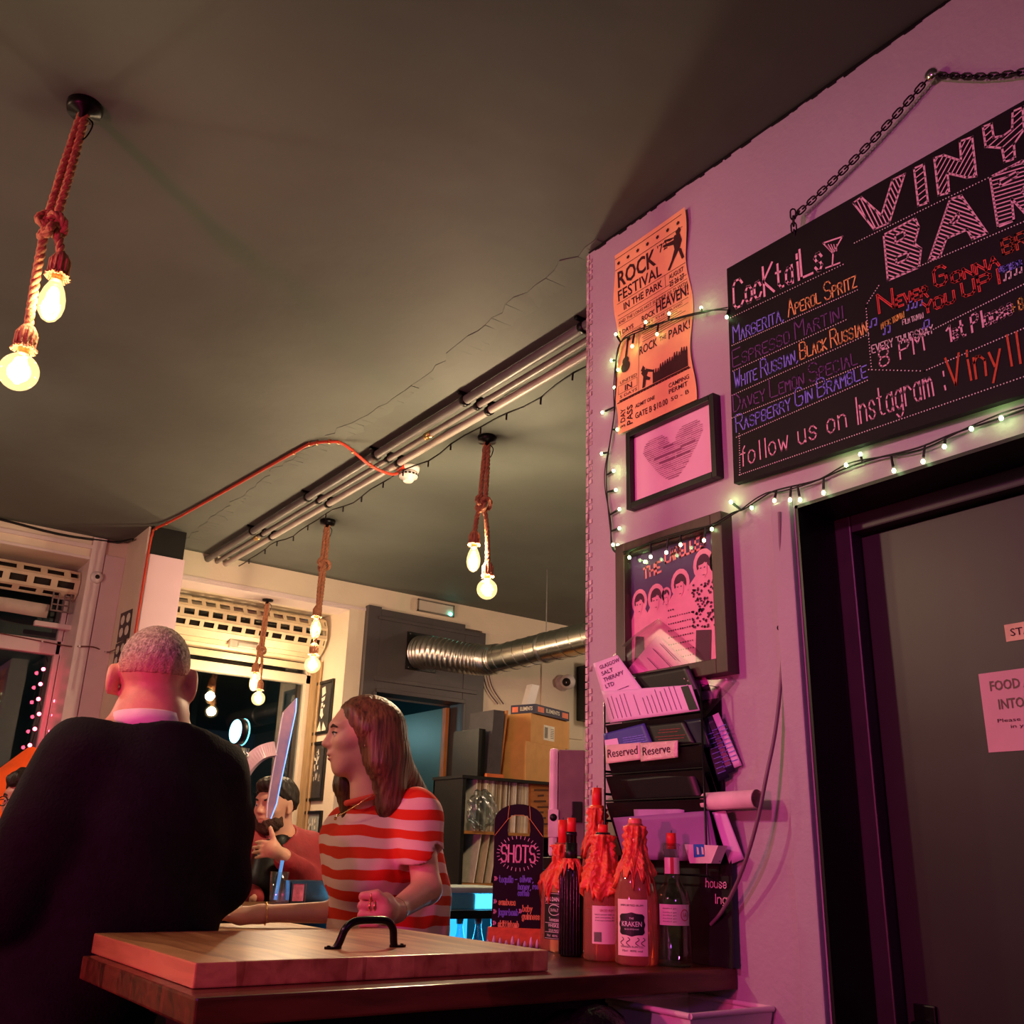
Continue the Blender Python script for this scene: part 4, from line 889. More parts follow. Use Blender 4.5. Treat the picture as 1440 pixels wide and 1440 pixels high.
# clear gin bottle
gx, gy = 1.653, 1.652
pg = [(.036, 0), (.039, .004), (.038, .085), (.0385, .13), (.033, .15), (.021, .165), (.0165, .178), (.0165, .232), (.0195, .234), (.0195, .248), (.017, .25)]
t, c, b = bottle('clear glass gin bottle with a pale label in front of the letter rack', gx, gy, pg, m_clear, (.0105, .022), None)
az = facing((gx, gy)); pl = Round(c, pg, .082, az+.1, .0008); l_ = label('label', t, pl, .072, .042, M('silver_label', srgb(214, 196, 190), .45))
for yy in (.006, .012, .018, .024, .032): lt_(l_, pl, 'distilled gin', .03, .003, -.012, yy, m_lk, 0)
rr = MB()
for k in range(16):
    a0, a1 = k*math.pi/8, (k+1)*math.pi/8; rr.add([pl.p(.022+r_*math.cos(a), .021+r_*1.2*math.sin(a), .0006) for a, r_ in ((a0, .010), (a1, .010), (a1, .0085), (a0, .0085))], [(0, 1, 2, 3)])
rr.build('emblem', m_lr, l_); lt_(l_, pl, '1A', .009, .009, .022, .017, m_lr, .01)
pl2 = Round(c, pg, .186, az, .0009); label('neck_label', t, pl2, .040, .034, m_lab); pl3 = Round(c, pg, .186, az, .0013); label('neck_stripe', t, pl3, .007, .034, m_lr)

# ================================================================ shots board, pegs, binder
sb = thing('shots_chalkboard', 'arched black SHOTS chalkboard in an orange wooden stand behind the hatch board', 'chalkboard', (1.60, 2.155, ZT), 0)
az = math.atan2(-2.155, -1.60); dv = Vector((math.cos(az-.12), math.sin(az-.12), 0)); sv = Vector((-dv.y, dv.x, 0)); c0 = Vector((1.60, 2.155, ZT+.002))
hw_ = .0645; H_ = .30
def SP(a, b, d=0): return c0+sv*a+dv*d+Vector((0, 0, b))
outer = [(-hw_, .03), (hw_, .03), (hw_, H_)]+[(hw_*math.cos(k*math.pi/16), H_+.042*math.sin(k*math.pi/16)) for k in range(1, 16)]+[(-hw_, H_)]
inner = [(-.028, .262), (.028, .262), (.030, .275), (.028, .30), (.022, .313), (-.022, .313), (-.028, .30), (-.030, .275)]
bm = bmesh.new()
def loop(pts, d): return [bm.verts.new(SP(a, b, d)) for a, b in pts]
for d in (0, -.008):
    lo, li = loop(outer, d), loop(inner, d)
    es = [bm.edges.new((l[i], l[(i+1) % len(l)])) for l in (lo, li) for i in range(len(l))]
    bmesh.ops.triangle_fill(bm, edges=es, use_beauty=True)
    if d == 0: fo, fi = lo, li
for l0, l1 in ((fo, lo), (fi, li)):
    for i in range(len(l0)): bm.faces.new((l0[i], l0[(i+1) % len(l0)], l1[(i+1) % len(l1)], l1[i]))
bmesh.ops.recalc_face_normals(bm, faces=bm.faces[:])
mb = MB(); mb.bm(bm); mb.build('panel', m_slate, sb)
SPl = Plane(SP(0, 0, .0005), sv, (0, 0, 1))
def st(txt, x, y, w, h, m, sw=.0022):
    mb = MB(); stroke_text(mb, txt, Plane(SPl.p(x, y), sv, (0, 0, 1)), sw, wid=w, hgt=h, jit=.12); mb.build('lettering', m, sb)
st('SHOTS', -.044, .198, .088, .040, k_pink, .0042)
st('tequila -', -.048, .148, .046, .015, k_blue); st('silver,', .006, .150, .034, .015, k_blue); st('honey,', .002, .132, .032, .014, k_blue); st('rose,', .040, .134, .022, .013, k_blue); st('coffee', .002, .117, .028, .013, k_blue)
st('sambuca', -.047, .094, .042, .013, k_org); st('jagerbomb', -.047, .070, .050, .014, k_blue); st('skittlebomb', -.047, .042, .052, .014, k_org); st('baby', .015, .080, .024, .014, k_org); st('guinness', .014, .062, .044, .014, k_org)
for y_ in (.152, .097, .073, .046): st('X+', -.060, y_, .007, .009, k_pink, .0016)
st('X+', .006, .076, .007, .009, k_pink, .0016)
rays = MB()
for k in range(30):
    a = 2*math.pi*k/30; e = (.050*math.cos(a)*1.0, .219+.036*math.sin(a)); e2 = (.056*math.cos(a), .219+.043*math.sin(a)); ribbon(rays, [e, e2], SPl, .0016)
rays.build('chalk_rays', k_white, sb)
ln = MB(); ribbon(ln, [(-.063, .262), (-.03, .303), (-.027, .337)], SPl, .0012); ribbon(ln, [(.063, .262), (.03, .303), (.027, .337)], SPl, .0012); ribbon(ln, [(-.03, .303), (-.012, .314), (.012, .314), (.03, .303)], SPl, .0012); ln.build('chalk_lines', k_gold, sb)
MB().prism([SP(-.072, 0, .03), SP(.072, 0, .03), SP(.072, 0, -.03), SP(-.072, 0, -.03)], (0, 0, .0)).prism([SP(-.072, -.0015, .032), SP(-.072, -.0015, -.03), SP(-.072, .041, -.014), SP(-.072, .041, .012)], sv*.144).build('stand', M('orange_wood', srgb(206, 104, 48), .4, var=.2, scale=14, stretch=(1, 6, 6)), sb)
m_peg = M('white_peg', srgb(250, 222, 226), .5)
for k in range(9):
    p = c0+sv*(-.066+.0155*k)+dv*.046+Vector((0, 0, -.0015)); h = .017+.005*((k*5) % 3)
    o = MB().lathe(p, [(.005, 0), (.0042, h*.5), (.002, h*.85), (0, h)], 10).build('cone_peg', m_peg)
    tag(o, 'small white pointed peg in the row before the shots board stand', 'peg', 'row of white pegs before the shots board')
bn = thing('lever_arch_binder', 'tall white and grey lever arch binder standing behind the pier corner', 'binder', (1.99, 2.42, 1.2755))
bx = Vector((1.955, 2.40, 1.2765)); dvb = Vector((-.635, -.772, 0)); svb = Vector((.772, -.635, 0))
def bb(a0, a1, d0, d1, z0, z1, bev=.004):
    mb = MB(); mb.box((a0, d0, z0), (a1, d1, z1), bev); mb.v = [bx+svb*v.x-dvb*v.y+Vector((0, 0, v.z)) for v in mb.v]; return mb
sp_ = bb(-.05, -.022, 0, .285, 0, .318, .012).build('spine', M('white_card', srgb(236, 214, 222), .45), bn)
bb(-.022, .06, .004, .28, .004, .314).build('pages', M('mauve_card', srgb(128, 104, 108), .6), bn)
bb(-.0515, -.020, -.0015, .01, .055, .135, .002).build('spine_pocket', M('white_card', (0, 0, 0)), bn)
fh = MB(); 
fh.lathe(bx+svb*-.036+dvb*.0016+Vector((0, 0, .112)), [(.011, 0), (.011, .0012), (0, .0012)], 18, dvb); fh.build('finger_hole', m_black, sp_)
bb(.02, .05, -.003, .02, .10, .16, .002).build('clasp', m_black, bn)
kbo = thing('binder_stand', 'small black stand behind the pier carrying the white binder', 'stand', (2.06, 2.52, 0))
MB().box((1.905, 2.37, 1.24), (2.24, 2.68, 1.2745), .004).build('ledge', m_bplastic, kbo); MB().box((2.04, 2.50, .02), (2.09, 2.55, 1.24)).box((1.95, 2.42, 0), (2.19, 2.64, .02), .004).build('post', m_bplastic, kbo)
MB().box((1.93, 2.365, 1.247), (1.97, 2.37, 1.267)).build('blue_light', M('blue_indicator', (.1, .5, 1), emit=(.1, .55, 1), es=3), kbo)
# ================================================================ wire letter rack and its papers
m_wire = M('black_wire', srgb(16, 14, 16), .35, .4)
RX = XW-.068
rk = thing('letter_rack', 'black wire letter rack stuffed with papers on the pink wall', 'rack', (XW, 1.70, 1.24))
ya, yb = 1.926, 1.588
wr = MB()
for y in (ya, yb):
    wr.tube([(RX, y, 1.245), (RX, y, 1.665), (XW-.004, y, 1.665), (XW-.004, y, 1.22), (RX, y, 1.245)], .0026, 8)
for z in (1.665,): wr.tube([(XW-.004, ya, z), (XW-.004, yb, z)], .0026, 8)
TI = [1.603, 1.530, 1.475, 1.411]
for z in TI+[1.245]: wr.tube([(RX, ya, z), (RX, yb, z)], .0024, 8)
wr.build('wire_frame', m_wire, rk)
for i, z in enumerate(TI):
    MB().sheet((RX+.002, ya-.004, z-.004), (RX+.002, yb+.004, z-.004), (XW-.008, yb+.004, z-.135), (XW-.008, ya-.004, z-.135), 1, 1, None, .003).build('pocket', m_bplastic, rk)
    MB().box((RX+.002, ya, z-.05), (XW-.006, ya-.002, z-.044)).build('pocket_rail', m_wire, rk)
MB().box((XW-.006, ya, 1.23), (XW-.003, yb, 1.64)).build('back_panel', m_bplastic, rk)
def leaf(name, label, cat, pts, mat, th=.0012, group='papers in the letter rack', bend=0):
    """a sheet through four corners given as (photo x, photo y, distance from the pink wall)"""
    P = [aX(x, y, XW-d*.58) for x, y, d in pts]
    t = thing(name, label, cat, P[3], 0, group)
    mb = MB().sheet(P[3], P[2], P[1], P[0], 8, 8, (lambda u, v: bend*math.sin(math.pi*u)*v) if bend else None, th)
    mb.build('sheet', mat, t); u = (P[2]-P[3]); v = (P[0]-P[3])
    pl = Plane(P[3], u.normalized(), v.normalized())
    if pl.n.x > 0: pl.n = -pl.n
    return t, pl, u.length, v.length
def tx(t, pl, W, H, txt, u0, u1, v0, v1, m, bold=0):
    mb = MB(); print_text(mb, txt, pl, (u1-u0)*W, (v1-v0)*H, .0012, bold, u0*W, v0*H); mb.build('lettering', m, t)
def bars(t, pl, W, H, rows, m, seed=0):
    rnd = random.Random(seed); mb = MB()
    for v, u0, u1 in rows:
        u = u0
        while u < u1-.03: l = min(u1-u, rnd.uniform(.05, .13)); ribbon(mb, [(u*W, v*H), ((u+l)*W, v*H)], pl, .0016, .0012); u += l+.018
    mb.build('printed_lines', m, t)
m_pp = M('lilac_paper', srgb(236, 196, 232), .65, var=.04); m_mag = M('magenta_sheet', srgb(228, 112, 190), .6, var=.05); m_pink2 = M('violet_envelope', srgb(150, 92, 160), .6, var=.06)
m_navy = M('navy_leaflet', srgb(26, 26, 52), .35, var=.2); m_blkc = M('black_card', srgb(20, 16, 20), .4); m_bluep = M('blue_flyer', srgb(64, 60, 150), .45, var=.2, scale=8)
m_pi = M('violet_ink', srgb(80, 40, 84), .8)
t, pl, W, H = leaf('plastic_wallet', 'clear plastic wallet holding a magenta sheet at the top of the rack', 'wallet', [(862, 922, .06), (926, 870, .05), (1036, 958, .012), (990, 1010, .05)], thin_glass('wallet_plastic', (.96, .88, .93), .05, .3), .0008, bend=.01)
MB().sheet(*[aX(x, y, XW-d*.58) for x, y, d in ((950, 985, .057), (880, 945, .062), (924, 893, .052), (1000, 960, .03))], 4, 4, None, .0006).build('insert', m_mag, t)
b_ = MB(); 
for a, b in (((928, 905), (950, 928)), ((918, 912), (945, 940)), ((910, 925), (930, 946))): b_.tube([aX(*a, XW-.0385), aX(*b, XW-.0372)], .0008, 4)
b_.build('printed_lines', m_pi, t)
t, pl, W, H = leaf('black_booklet', 'black booklet with white dots behind the lilac notice sheet', 'booklet', [(888, 950, .095), (968, 936, .095), (990, 985, .08), (910, 1000, .08)], m_blkc)
dd = MB()
for k, (u, v) in enumerate(((.86, .62), (.90, .55), (.86, .45), (.91, .40), (.87, .30), (.91, .25))): dots(dd, (u*W, v*H), (u*W+.0001, v*H), 2, pl, .0022, .0012)
dd.build('printed_dots', k_white, t)
t, pl, W, H = leaf('therapy_card', 'narrow lilac therapy leaflet leaning out of the rack top', 'leaflet', [(834, 933, .118), (868, 921, .118), (905, 972, .115), (852, 992, .115)], m_pp)
for i, s_ in enumerate(('GLASGOW', 'SALT', 'THERAPY', 'LTD')): tx(t, pl, W, H, s_, .14, .14+.052*len(s_)*1.5, .80-.15*i, .89-.15*i, m_pi, .01)
bars(t, pl, W, H, [(.22, .16, .7), (.14, .16, .6)], m_pi, 2)
t, pl, W, H = leaf('notice_sheet', 'lilac printed notice sheet lying across the top pocket', 'paper', [(846, 972, .124), (972, 963, .124), (984, 999, .121), (858, 1017, .121)], m_pp)
rnd = random.Random(4); mb = MB()
for k in range(15):
    u = .06+.052*k+(.04 if k > 6 else 0)
    if k in (5,): continue
    ribbon(mb, [(u*W, .12*H), ((u-.01)*W, (.82-.25*rnd.random())*H)], pl, .0016, .0012)
mb.build('printed_lines', m_pi, t); mb = MB(); poly_on(mb, [(.90*W, .04*H), (.99*W, .04*H), (.97*W, .72*H), (.89*W, .72*H)], pl, .0012); mb.build('print', m_blkc, t)
t, pl, W, H = leaf('blue_flyer', 'blue flyer with a pink corner in the second pocket', 'flyer', [(848, 1032, .122), (906, 1017, .122), (918, 1046, .121), (852, 1056, .121)], m_bluep)
mb = MB(); poly_on(mb, [(0, 0), (.32*W, .02*H), (.30*W, .62*H), (.02*W, .62*H)], pl, .0012); mb.build('print', m_pp, t); bars(t, pl, W, H, [(.2, .4, .9), (.32, .42, .9), (.44, .42, .9), (.56, .42, .85)], k_blue, 3)
t, pl, W, H = leaf('dark_flyer', 'dark concert flyer with reddish print in the second pocket', 'flyer', [(908, 1020, .118), (962, 1014, .118), (978, 1046, .116), (918, 1050, .116)], m_blkc); bars(t, pl, W, H, [(.3, .2, .8), (.42, .15, .85), (.6, .25, .7), (.72, .3, .8)], M('rust_print', srgb(140, 70, 62), .7), 5)
t, pl, W, H = leaf('black_flyer', 'plain black flyer beside the concert flyer', 'flyer', [(962, 1013, .112), (986, 1010, .112), (1000, 1050, .095), (976, 1054, .108)], m_navy)
for i, (x0, y0, dd_) in enumerate(((988, 1005, 0), (996, 1000, 1), (1005, 996, 2))):
    t, pl, W, H = leaf('navy_leaflet', ['navy printed leaflet leaning at the rack end, nearest the front', 'navy printed leaflet leaning at the rack end, between two others', 'navy printed leaflet leaning at the rack end, nearest the wall'][i], 'leaflet',
        [(x0-3, y0+10, .10-.02*i), (x0+5, y0+6, .085-.02*i), (x0+38, y0+88-4*i, .028-.006*i), (x0+22, y0+94-4*i, .05-.012*i)], m_navy if i < 2 else m_pp, .0015); bars(t, pl, W, H, [(.12+.08*k, .2, .85) for k in range(9)], k_blue, 6+i)
for x0, txt, lb, ym in ((851, 'Reserved', 'pale Reserved card clipped to the rack, not wrapped', 0), (900, 'Reserve', 'shiny plastic wrapped Reserve card beside the plain Reserved card', -3)):
    t, pl, W, H = leaf('reserved_sign', lb, 'sign', [(x0, 1048+ym, .1285 if x0 < 880 else .132), (x0+(50 if x0 < 880 else 53), 1044+ym, .1285 if x0 < 880 else .132), (x0+(50 if x0 < 880 else 53), 1068+ym, .1275 if x0 < 880 else .131), (x0+1, 1074+ym, .1275 if x0 < 880 else .131)], M('reserved_card', srgb(226, 196, 190), .5) if x0 < 880 else M('shiny_card', srgb(226, 200, 190), .18, coat=.6, bump=.3, bscale=60), .0015, 'reserved signs on the rack')
    tx(t, pl, W, H, txt, .07, .93 if x0 < 880 else .82, .30, .74, m_dink, .0)
t, pl, W, H = leaf('dark_envelope', 'black envelope in the third pocket', 'envelope', [(872, 1096, .116), (976, 1086, .112), (988, 1122, .095), (888, 1126, .1)], m_blkc)
t, pl, W, H = leaf('violet_envelope', 'large violet envelope filling the lowest pocket', 'envelope', [(862, 1150, .112), (996, 1140, .108), (1012, 1212, .085), (878, 1208, .10)], m_pink2, .003)
t, pl, W, H = leaf('pale_envelope', 'folded pale violet paper above the large envelope', 'envelope', [(890, 1128, .106), (962, 1139, .104), (962, 1150, .104), (892, 1150, .106)], M('mauve_paper', srgb(176, 128, 184), .6), .0012)
mb = MB(); poly_on(mb, [(0, 0), (.01, 0), (0, .01)], pl)
t, pl, W, H = leaf('white_card', 'narrow pale card leaning out of the rack end', 'card', [(1001, 1142, .075), (1020, 1140, .062), (1046, 1208, .02), (1026, 1216, .035)], m_pp, .002)
# rolled paper
r0 = aX(1012, 1128, XW-.05); r1 = aX(1060, 1126, XW-.05); dr_ = (r1-r0)
rl = thing('paper_roll', 'rolled pale paper lying in the end of the letter rack', 'paper roll', r0, 0)
mb = MB(); n = 40
vs = []
for s_ in (0, 1):
    base = Vector((XW-.045, 1.606, 1.402)) if s_ == 0 else Vector((XW-.05, 1.452, 1.404))
    for k in range(n): a = k/n*2*math.pi*1.7; rr = .0175+.0035*k/n; vs.append(base+Vector((math.cos(a)*rr, 0, math.sin(a)*rr)))
mb.add(vs, [(k, k+1, n+k+1, n+k) for k in range(n-1)], True); mb.build('sheet', M('cream_pink_paper', srgb(236, 200, 206), .6), rl)
# book and black sign low in the rack
t = thing('paperback', 'white and blue paperback lying at the foot of the letter rack', 'book', aX(980, 1216, XW-.10))
P = [aX(*q, XW-.072) for q in ((962, 1187), (1010, 1189), (1000, 1214), (970, 1214))]
MB().prism([P[3], P[2], P[1], P[0]], (.03, -.0, .0)).build('cover', M('book_white', srgb(226, 196, 204), .5), t)
u = P[2]-P[3]; v = P[0]-P[3]; pl = Plane(P[3], u.normalized(), v.normalized()); pl.n = Vector((-1, 0, 0)); W = u.length; H = v.length
mb = MB(); poly_on(mb, [(.30*W, .30*H), (.8*W, .35*H), (.95*W, .98*H), (.45*W, .98*H)], pl, .001); mb.build('print', M('cobalt_print', srgb(40, 96, 190), .5), t)
mb = MB()
for q in (.5, .72): poly_on(mb, [(q*W, .45*H), ((q+.1)*W, .45*H), ((q+.16)*W, .8*H), ((q+.08)*W, .85*H)], pl, .0016)
mb.build('print', M('book_white', (0, 0, 0)), t)
t = thing('black_notice', 'black notice with white house writing behind the clear gin bottle', 'sign', (1.735, 1.74, ZT))
p0 = Vector((1.737, 1.93, ZT+.001)); MB().obox((1.741, 1.745, ZT+.112), (.004, 0, 0), (0, .37, 0), (.012, 0, .222)).build('panel', m_blkc, t)
pl = Plane((1.7385, 1.66, ZT+.10), (0, -1, 0), (.05, 0, .999))
for txt, y_, x_ in (('house', .06, .03), ('ing', .028, .055)): mb = MB(); stroke_text(mb, txt, Plane(pl.p(x_, y_), pl.u, pl.v), .0022, wid=.012*len(txt), hgt=.018, jit=.1, lift=.006); mb.build('lettering', k_pink, t)
# ================================================================ window shutters, frames, duct, far shelf
m_shut = M('shutter_cream', srgb(214, 198, 166), .45, var=.12, scale=9)
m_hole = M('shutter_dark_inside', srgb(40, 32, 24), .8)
def shutter(name, label, x0, x1, prof, per, slot, rows_skip=()):
    t = thing(name, label, 'shutter', ((x0+x1)/2, prof[0][0], prof[-1][1]), 0, 'rolled lattice shutters over the windows')
    lat = MB(); L = len(prof)-1
    for i in range(L):
        (ya, za), (yb_, zb2) = prof[i], prof[i+1]
        def q(u, v, d=0): return (x0+(x1-x0)*u, ya+(yb_-ya)*v, za+(zb2-za)*v)
        nrm = Vector((0, (zb2-za), -(yb_-ya))).normalized()
        if i in rows_skip: lat.prism([q(0, .03), q(1, .03), q(1, .97), q(0, .97)], nrm*-.004); continue
        for v0, v1 in ((.02, .24), (.76, .98)): lat.prism([q(0, v0), q(1, v0), q(1, v1), q(0, v1)], nrm*-.006)
        n = int((x1-x0)/per); off = .5*per if i % 2 else 0
        for k in range(n+1):
            a = k*per+off; b = a+per-slot
            a, b = max(0, a)/(x1-x0), min(x1-x0, b)/(x1-x0)
            if b > a: lat.prism([q(a, .24), q(b, .24), q(b, .76), q(a, .76)], nrm*-.006)
    lat.build('lattice', m_shut, t)
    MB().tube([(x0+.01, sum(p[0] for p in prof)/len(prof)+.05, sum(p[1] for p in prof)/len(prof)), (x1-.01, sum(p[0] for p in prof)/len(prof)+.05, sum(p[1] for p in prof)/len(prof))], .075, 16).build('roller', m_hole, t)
    cheek = MB(); cheek.prism([(x1, y, z) for y, z in prof]+[(x1, prof[-1][0]+.06, prof[-1][1]), (x1, prof[0][0]+.1, prof[0][1])], (.01, 0, 0)); cheek.build('end_cheek', m_shut, t)
    return t
pr2 = [(6.70, 2.935), (6.62, 2.905), (6.575, 2.835), (6.57, 2.755), (6.60, 2.69), (6.65, 2.645), (6.70, 2.62), (6.72, 2.585)]
s2 = shutter('roller_shutter', 'rolled cream lattice shutter above the window with hanging bulbs', 1.77, 3.06, pr2, .1, .072, (4, 5, 6))
MB().box((2.36, 6.625, 2.60), (2.62, 6.66, 2.66), .006).box((2.42, 6.615, 2.615), (2.56, 6.63, 2.645), .004).build('latch', M('shutter_latch', srgb(196, 190, 176), .3, .3), s2)
MB().box((1.77, 6.69, 2.53), (3.06, 6.715, 2.575), .004).build('bottom_bar', m_shut, s2)
pr1 = [(6.70, 2.955), (6.60, 2.935), (6.56, 2.87), (6.58, 2.79), (6.64, 2.755)]
s1 = shutter('roller_shutter', 'rolled pale lattice shutter above the window with red lights', -.68, 1.30, pr1, .14, .10, ())
gv = MB()
for k in range(4): gv.box((1.17+.035*k, 6.60, 2.66), (1.178+.035*k, 6.615, 2.79))
for k in range(4): gv.box((1.17, 6.598, 2.66+.04*k), (1.283, 6.613, 2.668+.04*k))
gv.build('grid_guide', M('grey_grid', srgb(120, 104, 100), .5), s1)
MB().sheet((-.7, 6.66, 2.63), (1.17, 6.66, 2.62), (1.17, 6.63, 2.70), (-.7, 6.63, 2.72), 24, 2, lambda u, v: .012*math.sin(u*18)*v+.01*math.sin(u*41), .012).build('bottom_bar', M('worn_white_board', srgb(196, 186, 170), .6, var=.2, scale=7), s1)
MB().box((1.10, 6.62, 2.56), (1.36, 6.66, 2.59), .003).build('latch', m_white, s1)
# small wall things round the first window
o = thing('round_socket', 'white round cable rose on the window architrave', 'socket', (1.36, 6.40, 2.95))
sc = aY(136, 812, 6.40)
MB().lathe(sc, [(.0, .018), (.02, .018), (.036, .012), (.04, 0), (0, 0)][::-1], 22, (0, -1, 0)).build('plate', m_wplastic, o)
MB().lathe(sc+Vector((0, -.018, 0)), [(.014, 0), (.014, .002), (0, .002)], 14, (0, -1, 0)).build('hole', m_black, o)
wz = [aY(-8, 889, 6.74), aY(60, 902, 6.74), aY(98, 909, 6.50), aY(112, 909, 6.39), aY(132, 910, 6.39), aY(150, 917, 6.39), aY(163, 913, 5.98)]
t = thing('window_cable', 'thin brown cable tacked along the window transom', 'cable', wz[2]); MB().tube(spline(wz, 5), .004, 6).build('sheath', M('brown_flex', srgb(110, 62, 50), .5), t)
for q in (1, 3, 5): MB().obox(wz[q], (.014, 0, 0), (0, .012, 0), (0, 0, .012)).build('clip', m_wplastic, t)
bk = [(x, 6.405+.0, CEIL-.02-.012*math.sin(x*7)) for x in [-.7+.09*i for i in range(25)]]
t = thing('cornice_cable', 'black cable sagging along the top of the window moulding', 'cable', bk[8]); MB().tube(bk+[(1.5, 6.2, CEIL-.03)], .008, 6).build('sheath', m_black, t)
# red fairy lights
m_rled = M('red_fairy_led', (1, .1, .15), emit=(1, .06, .12), es=16)
rf = thing('red_fairy_lights', 'string of red fairy lights hanging down beside the window mullion', 'fairy lights', (1.2, 6.72, 2.0))
RL = [(61, 941), (88, 944), (57, 962), (84, 964), (54, 983), (78, 986), (55, 1004), (75, 1006), (49, 1025), (71, 1028), (42, 1048), (39, 1068)]
for sgn, sel in ((0, RL[0::2]+[RL[11]]), (1, RL[1:10:2])):
    MB().tube(spline([aY(sel[0][0]+3, 925, 6.72)]+[aY(x+2, y, 6.72) for x, y in sel], 4), .003, 5).build('cable', m_gcab, rf)
for x, y in RL: MB().ball(aY(x, y, 6.715), .012, 10).build('led', m_rled, rf)
# pictures on the window reveal
m_ph = M('photo_dark_print', srgb(58, 56, 56), .5, var=.3, scale=12); m_phl = M('photo_light_print', srgb(150, 156, 150), .5, var=.25, scale=18)
m_bw = M('photo_white', srgb(232, 226, 210), .6, var=.1, scale=30)
def bw(name, label, y0, y1, z0, z1, mat, shapes):
    t, pl, W, H = frame(name, label, 'picture', y0, y1, z0, z1, .022, .02, m_black, mat=mat, x=3.1, group='black and white pictures on the window reveal')
    mb = MB()
    for sh_ in shapes: poly_on(mb, [(a*W, b*H) for a, b in sh_], pl, .0012)
    mb.build('print', m_bw, t)
rnd = random.Random(9)
face_ = [[(.35, .92), (.55, .95), (.62, .80), (.40, .74)], [(.36, .70), (.60, .74), (.58, .66), (.42, .62)], [(.38, .60), (.50, .60), (.52, .40), (.58, .34), (.48, .26), (.36, .34)], [(.2, .0), (.4, .22), (.5, .0)], [(.55, .0), (.6, .2), (.8, .05), (.8, 0)], [(.40, .52), (.62, .56), (.60, .50), (.42, .47)]]
bw('portrait_print', 'black framed half lit portrait, highest on the window reveal', 6.737, 6.434, 2.065, 2.45, m_ph, face_)
bw('stage_print', 'black framed busy stage photo, middle of the window reveal', 6.784, 6.46, 1.605, 2.015, m_ph, [[(a, b), (a+rnd.uniform(.02, .1), b+rnd.uniform(-.02, .02)), (a+rnd.uniform(.02, .08), b+rnd.uniform(.03, .14)), (a, b+.06)] for a, b in [(rnd.uniform(.2, .8), rnd.uniform(.28, .85)) for _ in range(34)]])
bw('guitar_print', 'black framed pale grey photo, lowest on the window reveal', 6.755, 6.44, 1.12, 1.54, m_phl, [[(a, b), (a+.05, b+.02), (a+.03, b+.16), (a-.02, b+.1)] for a, b in [(rnd.uniform(.3, .7), rnd.uniform(.3, .8)) for _ in range(14)]])
# two small prints on the column's side
for nm, lb, q in (('small_print', 'upper small black and white print on the side of the column', ((170, 863), (186, 856), (181, 897), (164, 904))), ('small_print', 'lower small black and white print on the column, beside the grey head', ((163, 906), (177, 899), (172, 936), (157, 943)))):
    P = [aX(x, y, 1.522) for x, y in q]; t = thing(nm, lb, 'print', P[3], 0, 'small prints on the column')
    MB().prism([P[3], P[2], P[1], P[0]], (.003, 0, 0)).build('sheet', m_black, t)
    u = P[2]-P[3]; v = P[0]-P[3]; pl = Plane(P[3], u.normalized(), v.normalized()); pl.n = Vector((-1, 0, 0)); mb = MB()
    for cx in (.27, .73):
        for cy in (.3, .72): poly_on(mb, [((cx+.17*math.cos(k*.8))*u.length, (cy+.17*math.sin(k*.8))*v.length) for k in range(8)], pl, .001)
    mb.build('print', m_bw, t)

# ---- ventilation duct
m_galv = M('galvanised_steel', (.60, .62, .58), .26, 1, var=.12, scale=18); m_flex = M('flexible_foil', (.62, .60, .58), .3, 1, var=.1, scale=30)
dt = thing('ventilation_duct', 'silver ventilation duct bending from the dark screen to behind the pink wall', 'duct', (3.7, 6.2, 2.5))
pth = spline([(3.675, 6.24, 2.69), (3.70, 6.12, 2.68), (3.78, 5.98, 2.645), (3.87, 5.84, 2.615), (3.925, 5.72, 2.598), (3.935, 5.60, 2.594)], 26)
MB().tube(pth, [.127-.022*i/len(pth)-.014*(i % 6 >= 3) for i in range(len(pth))], 32).build('flexible_hose', m_flex, dt)
rg_ = MB(); seg = [(3.935, 5.62-i*.055, 2.59) for i in range(46)]
rg_.tube(seg, .099, 40); r_ = rg_.build('rigid_pipe', m_galv, dt)
sp = MB(); sp.tube([(3.935+.0998*math.cos(2*math.pi*i/40), 5.6-i*.0030, 2.59+.0998*math.sin(2*math.pi*i/40)) for i in range(800)], .0022, 4); sp.build('spiral_seam', m_galv, r_)
MB().lathe((3.935, 5.66, 2.59), [(.102, 0), (.106, .004), (.106, .05), (.102, .054)], 40, (0, -1, 0)).build('clamp_band', m_galv, dt)
MB().box((3.56, 6.236, 2.555), (3.82, 6.25, 2.835), .002).build('wall_plate', m_black, dt)
scw = MB()
for x in (3.58, 3.69, 3.80):
    for z in (2.57, 2.82): MB().lathe((x, 6.236, z), [(.006, 0), (.005, .003), (0, .0035)], 8, (0, -1, 0)).build('screw', m_chrome, dt)
for y in (5.05, 3.9): MB().tube([(3.935, y, CEIL), (3.935, y, 2.69)], .004, 6).lathe((3.935, y-.015, 2.59), [(.100, 0), (.103, 0), (.103, .03), (.100, .03)], 40, (0, 1, 0)).build('hanger', m_metal, dt)
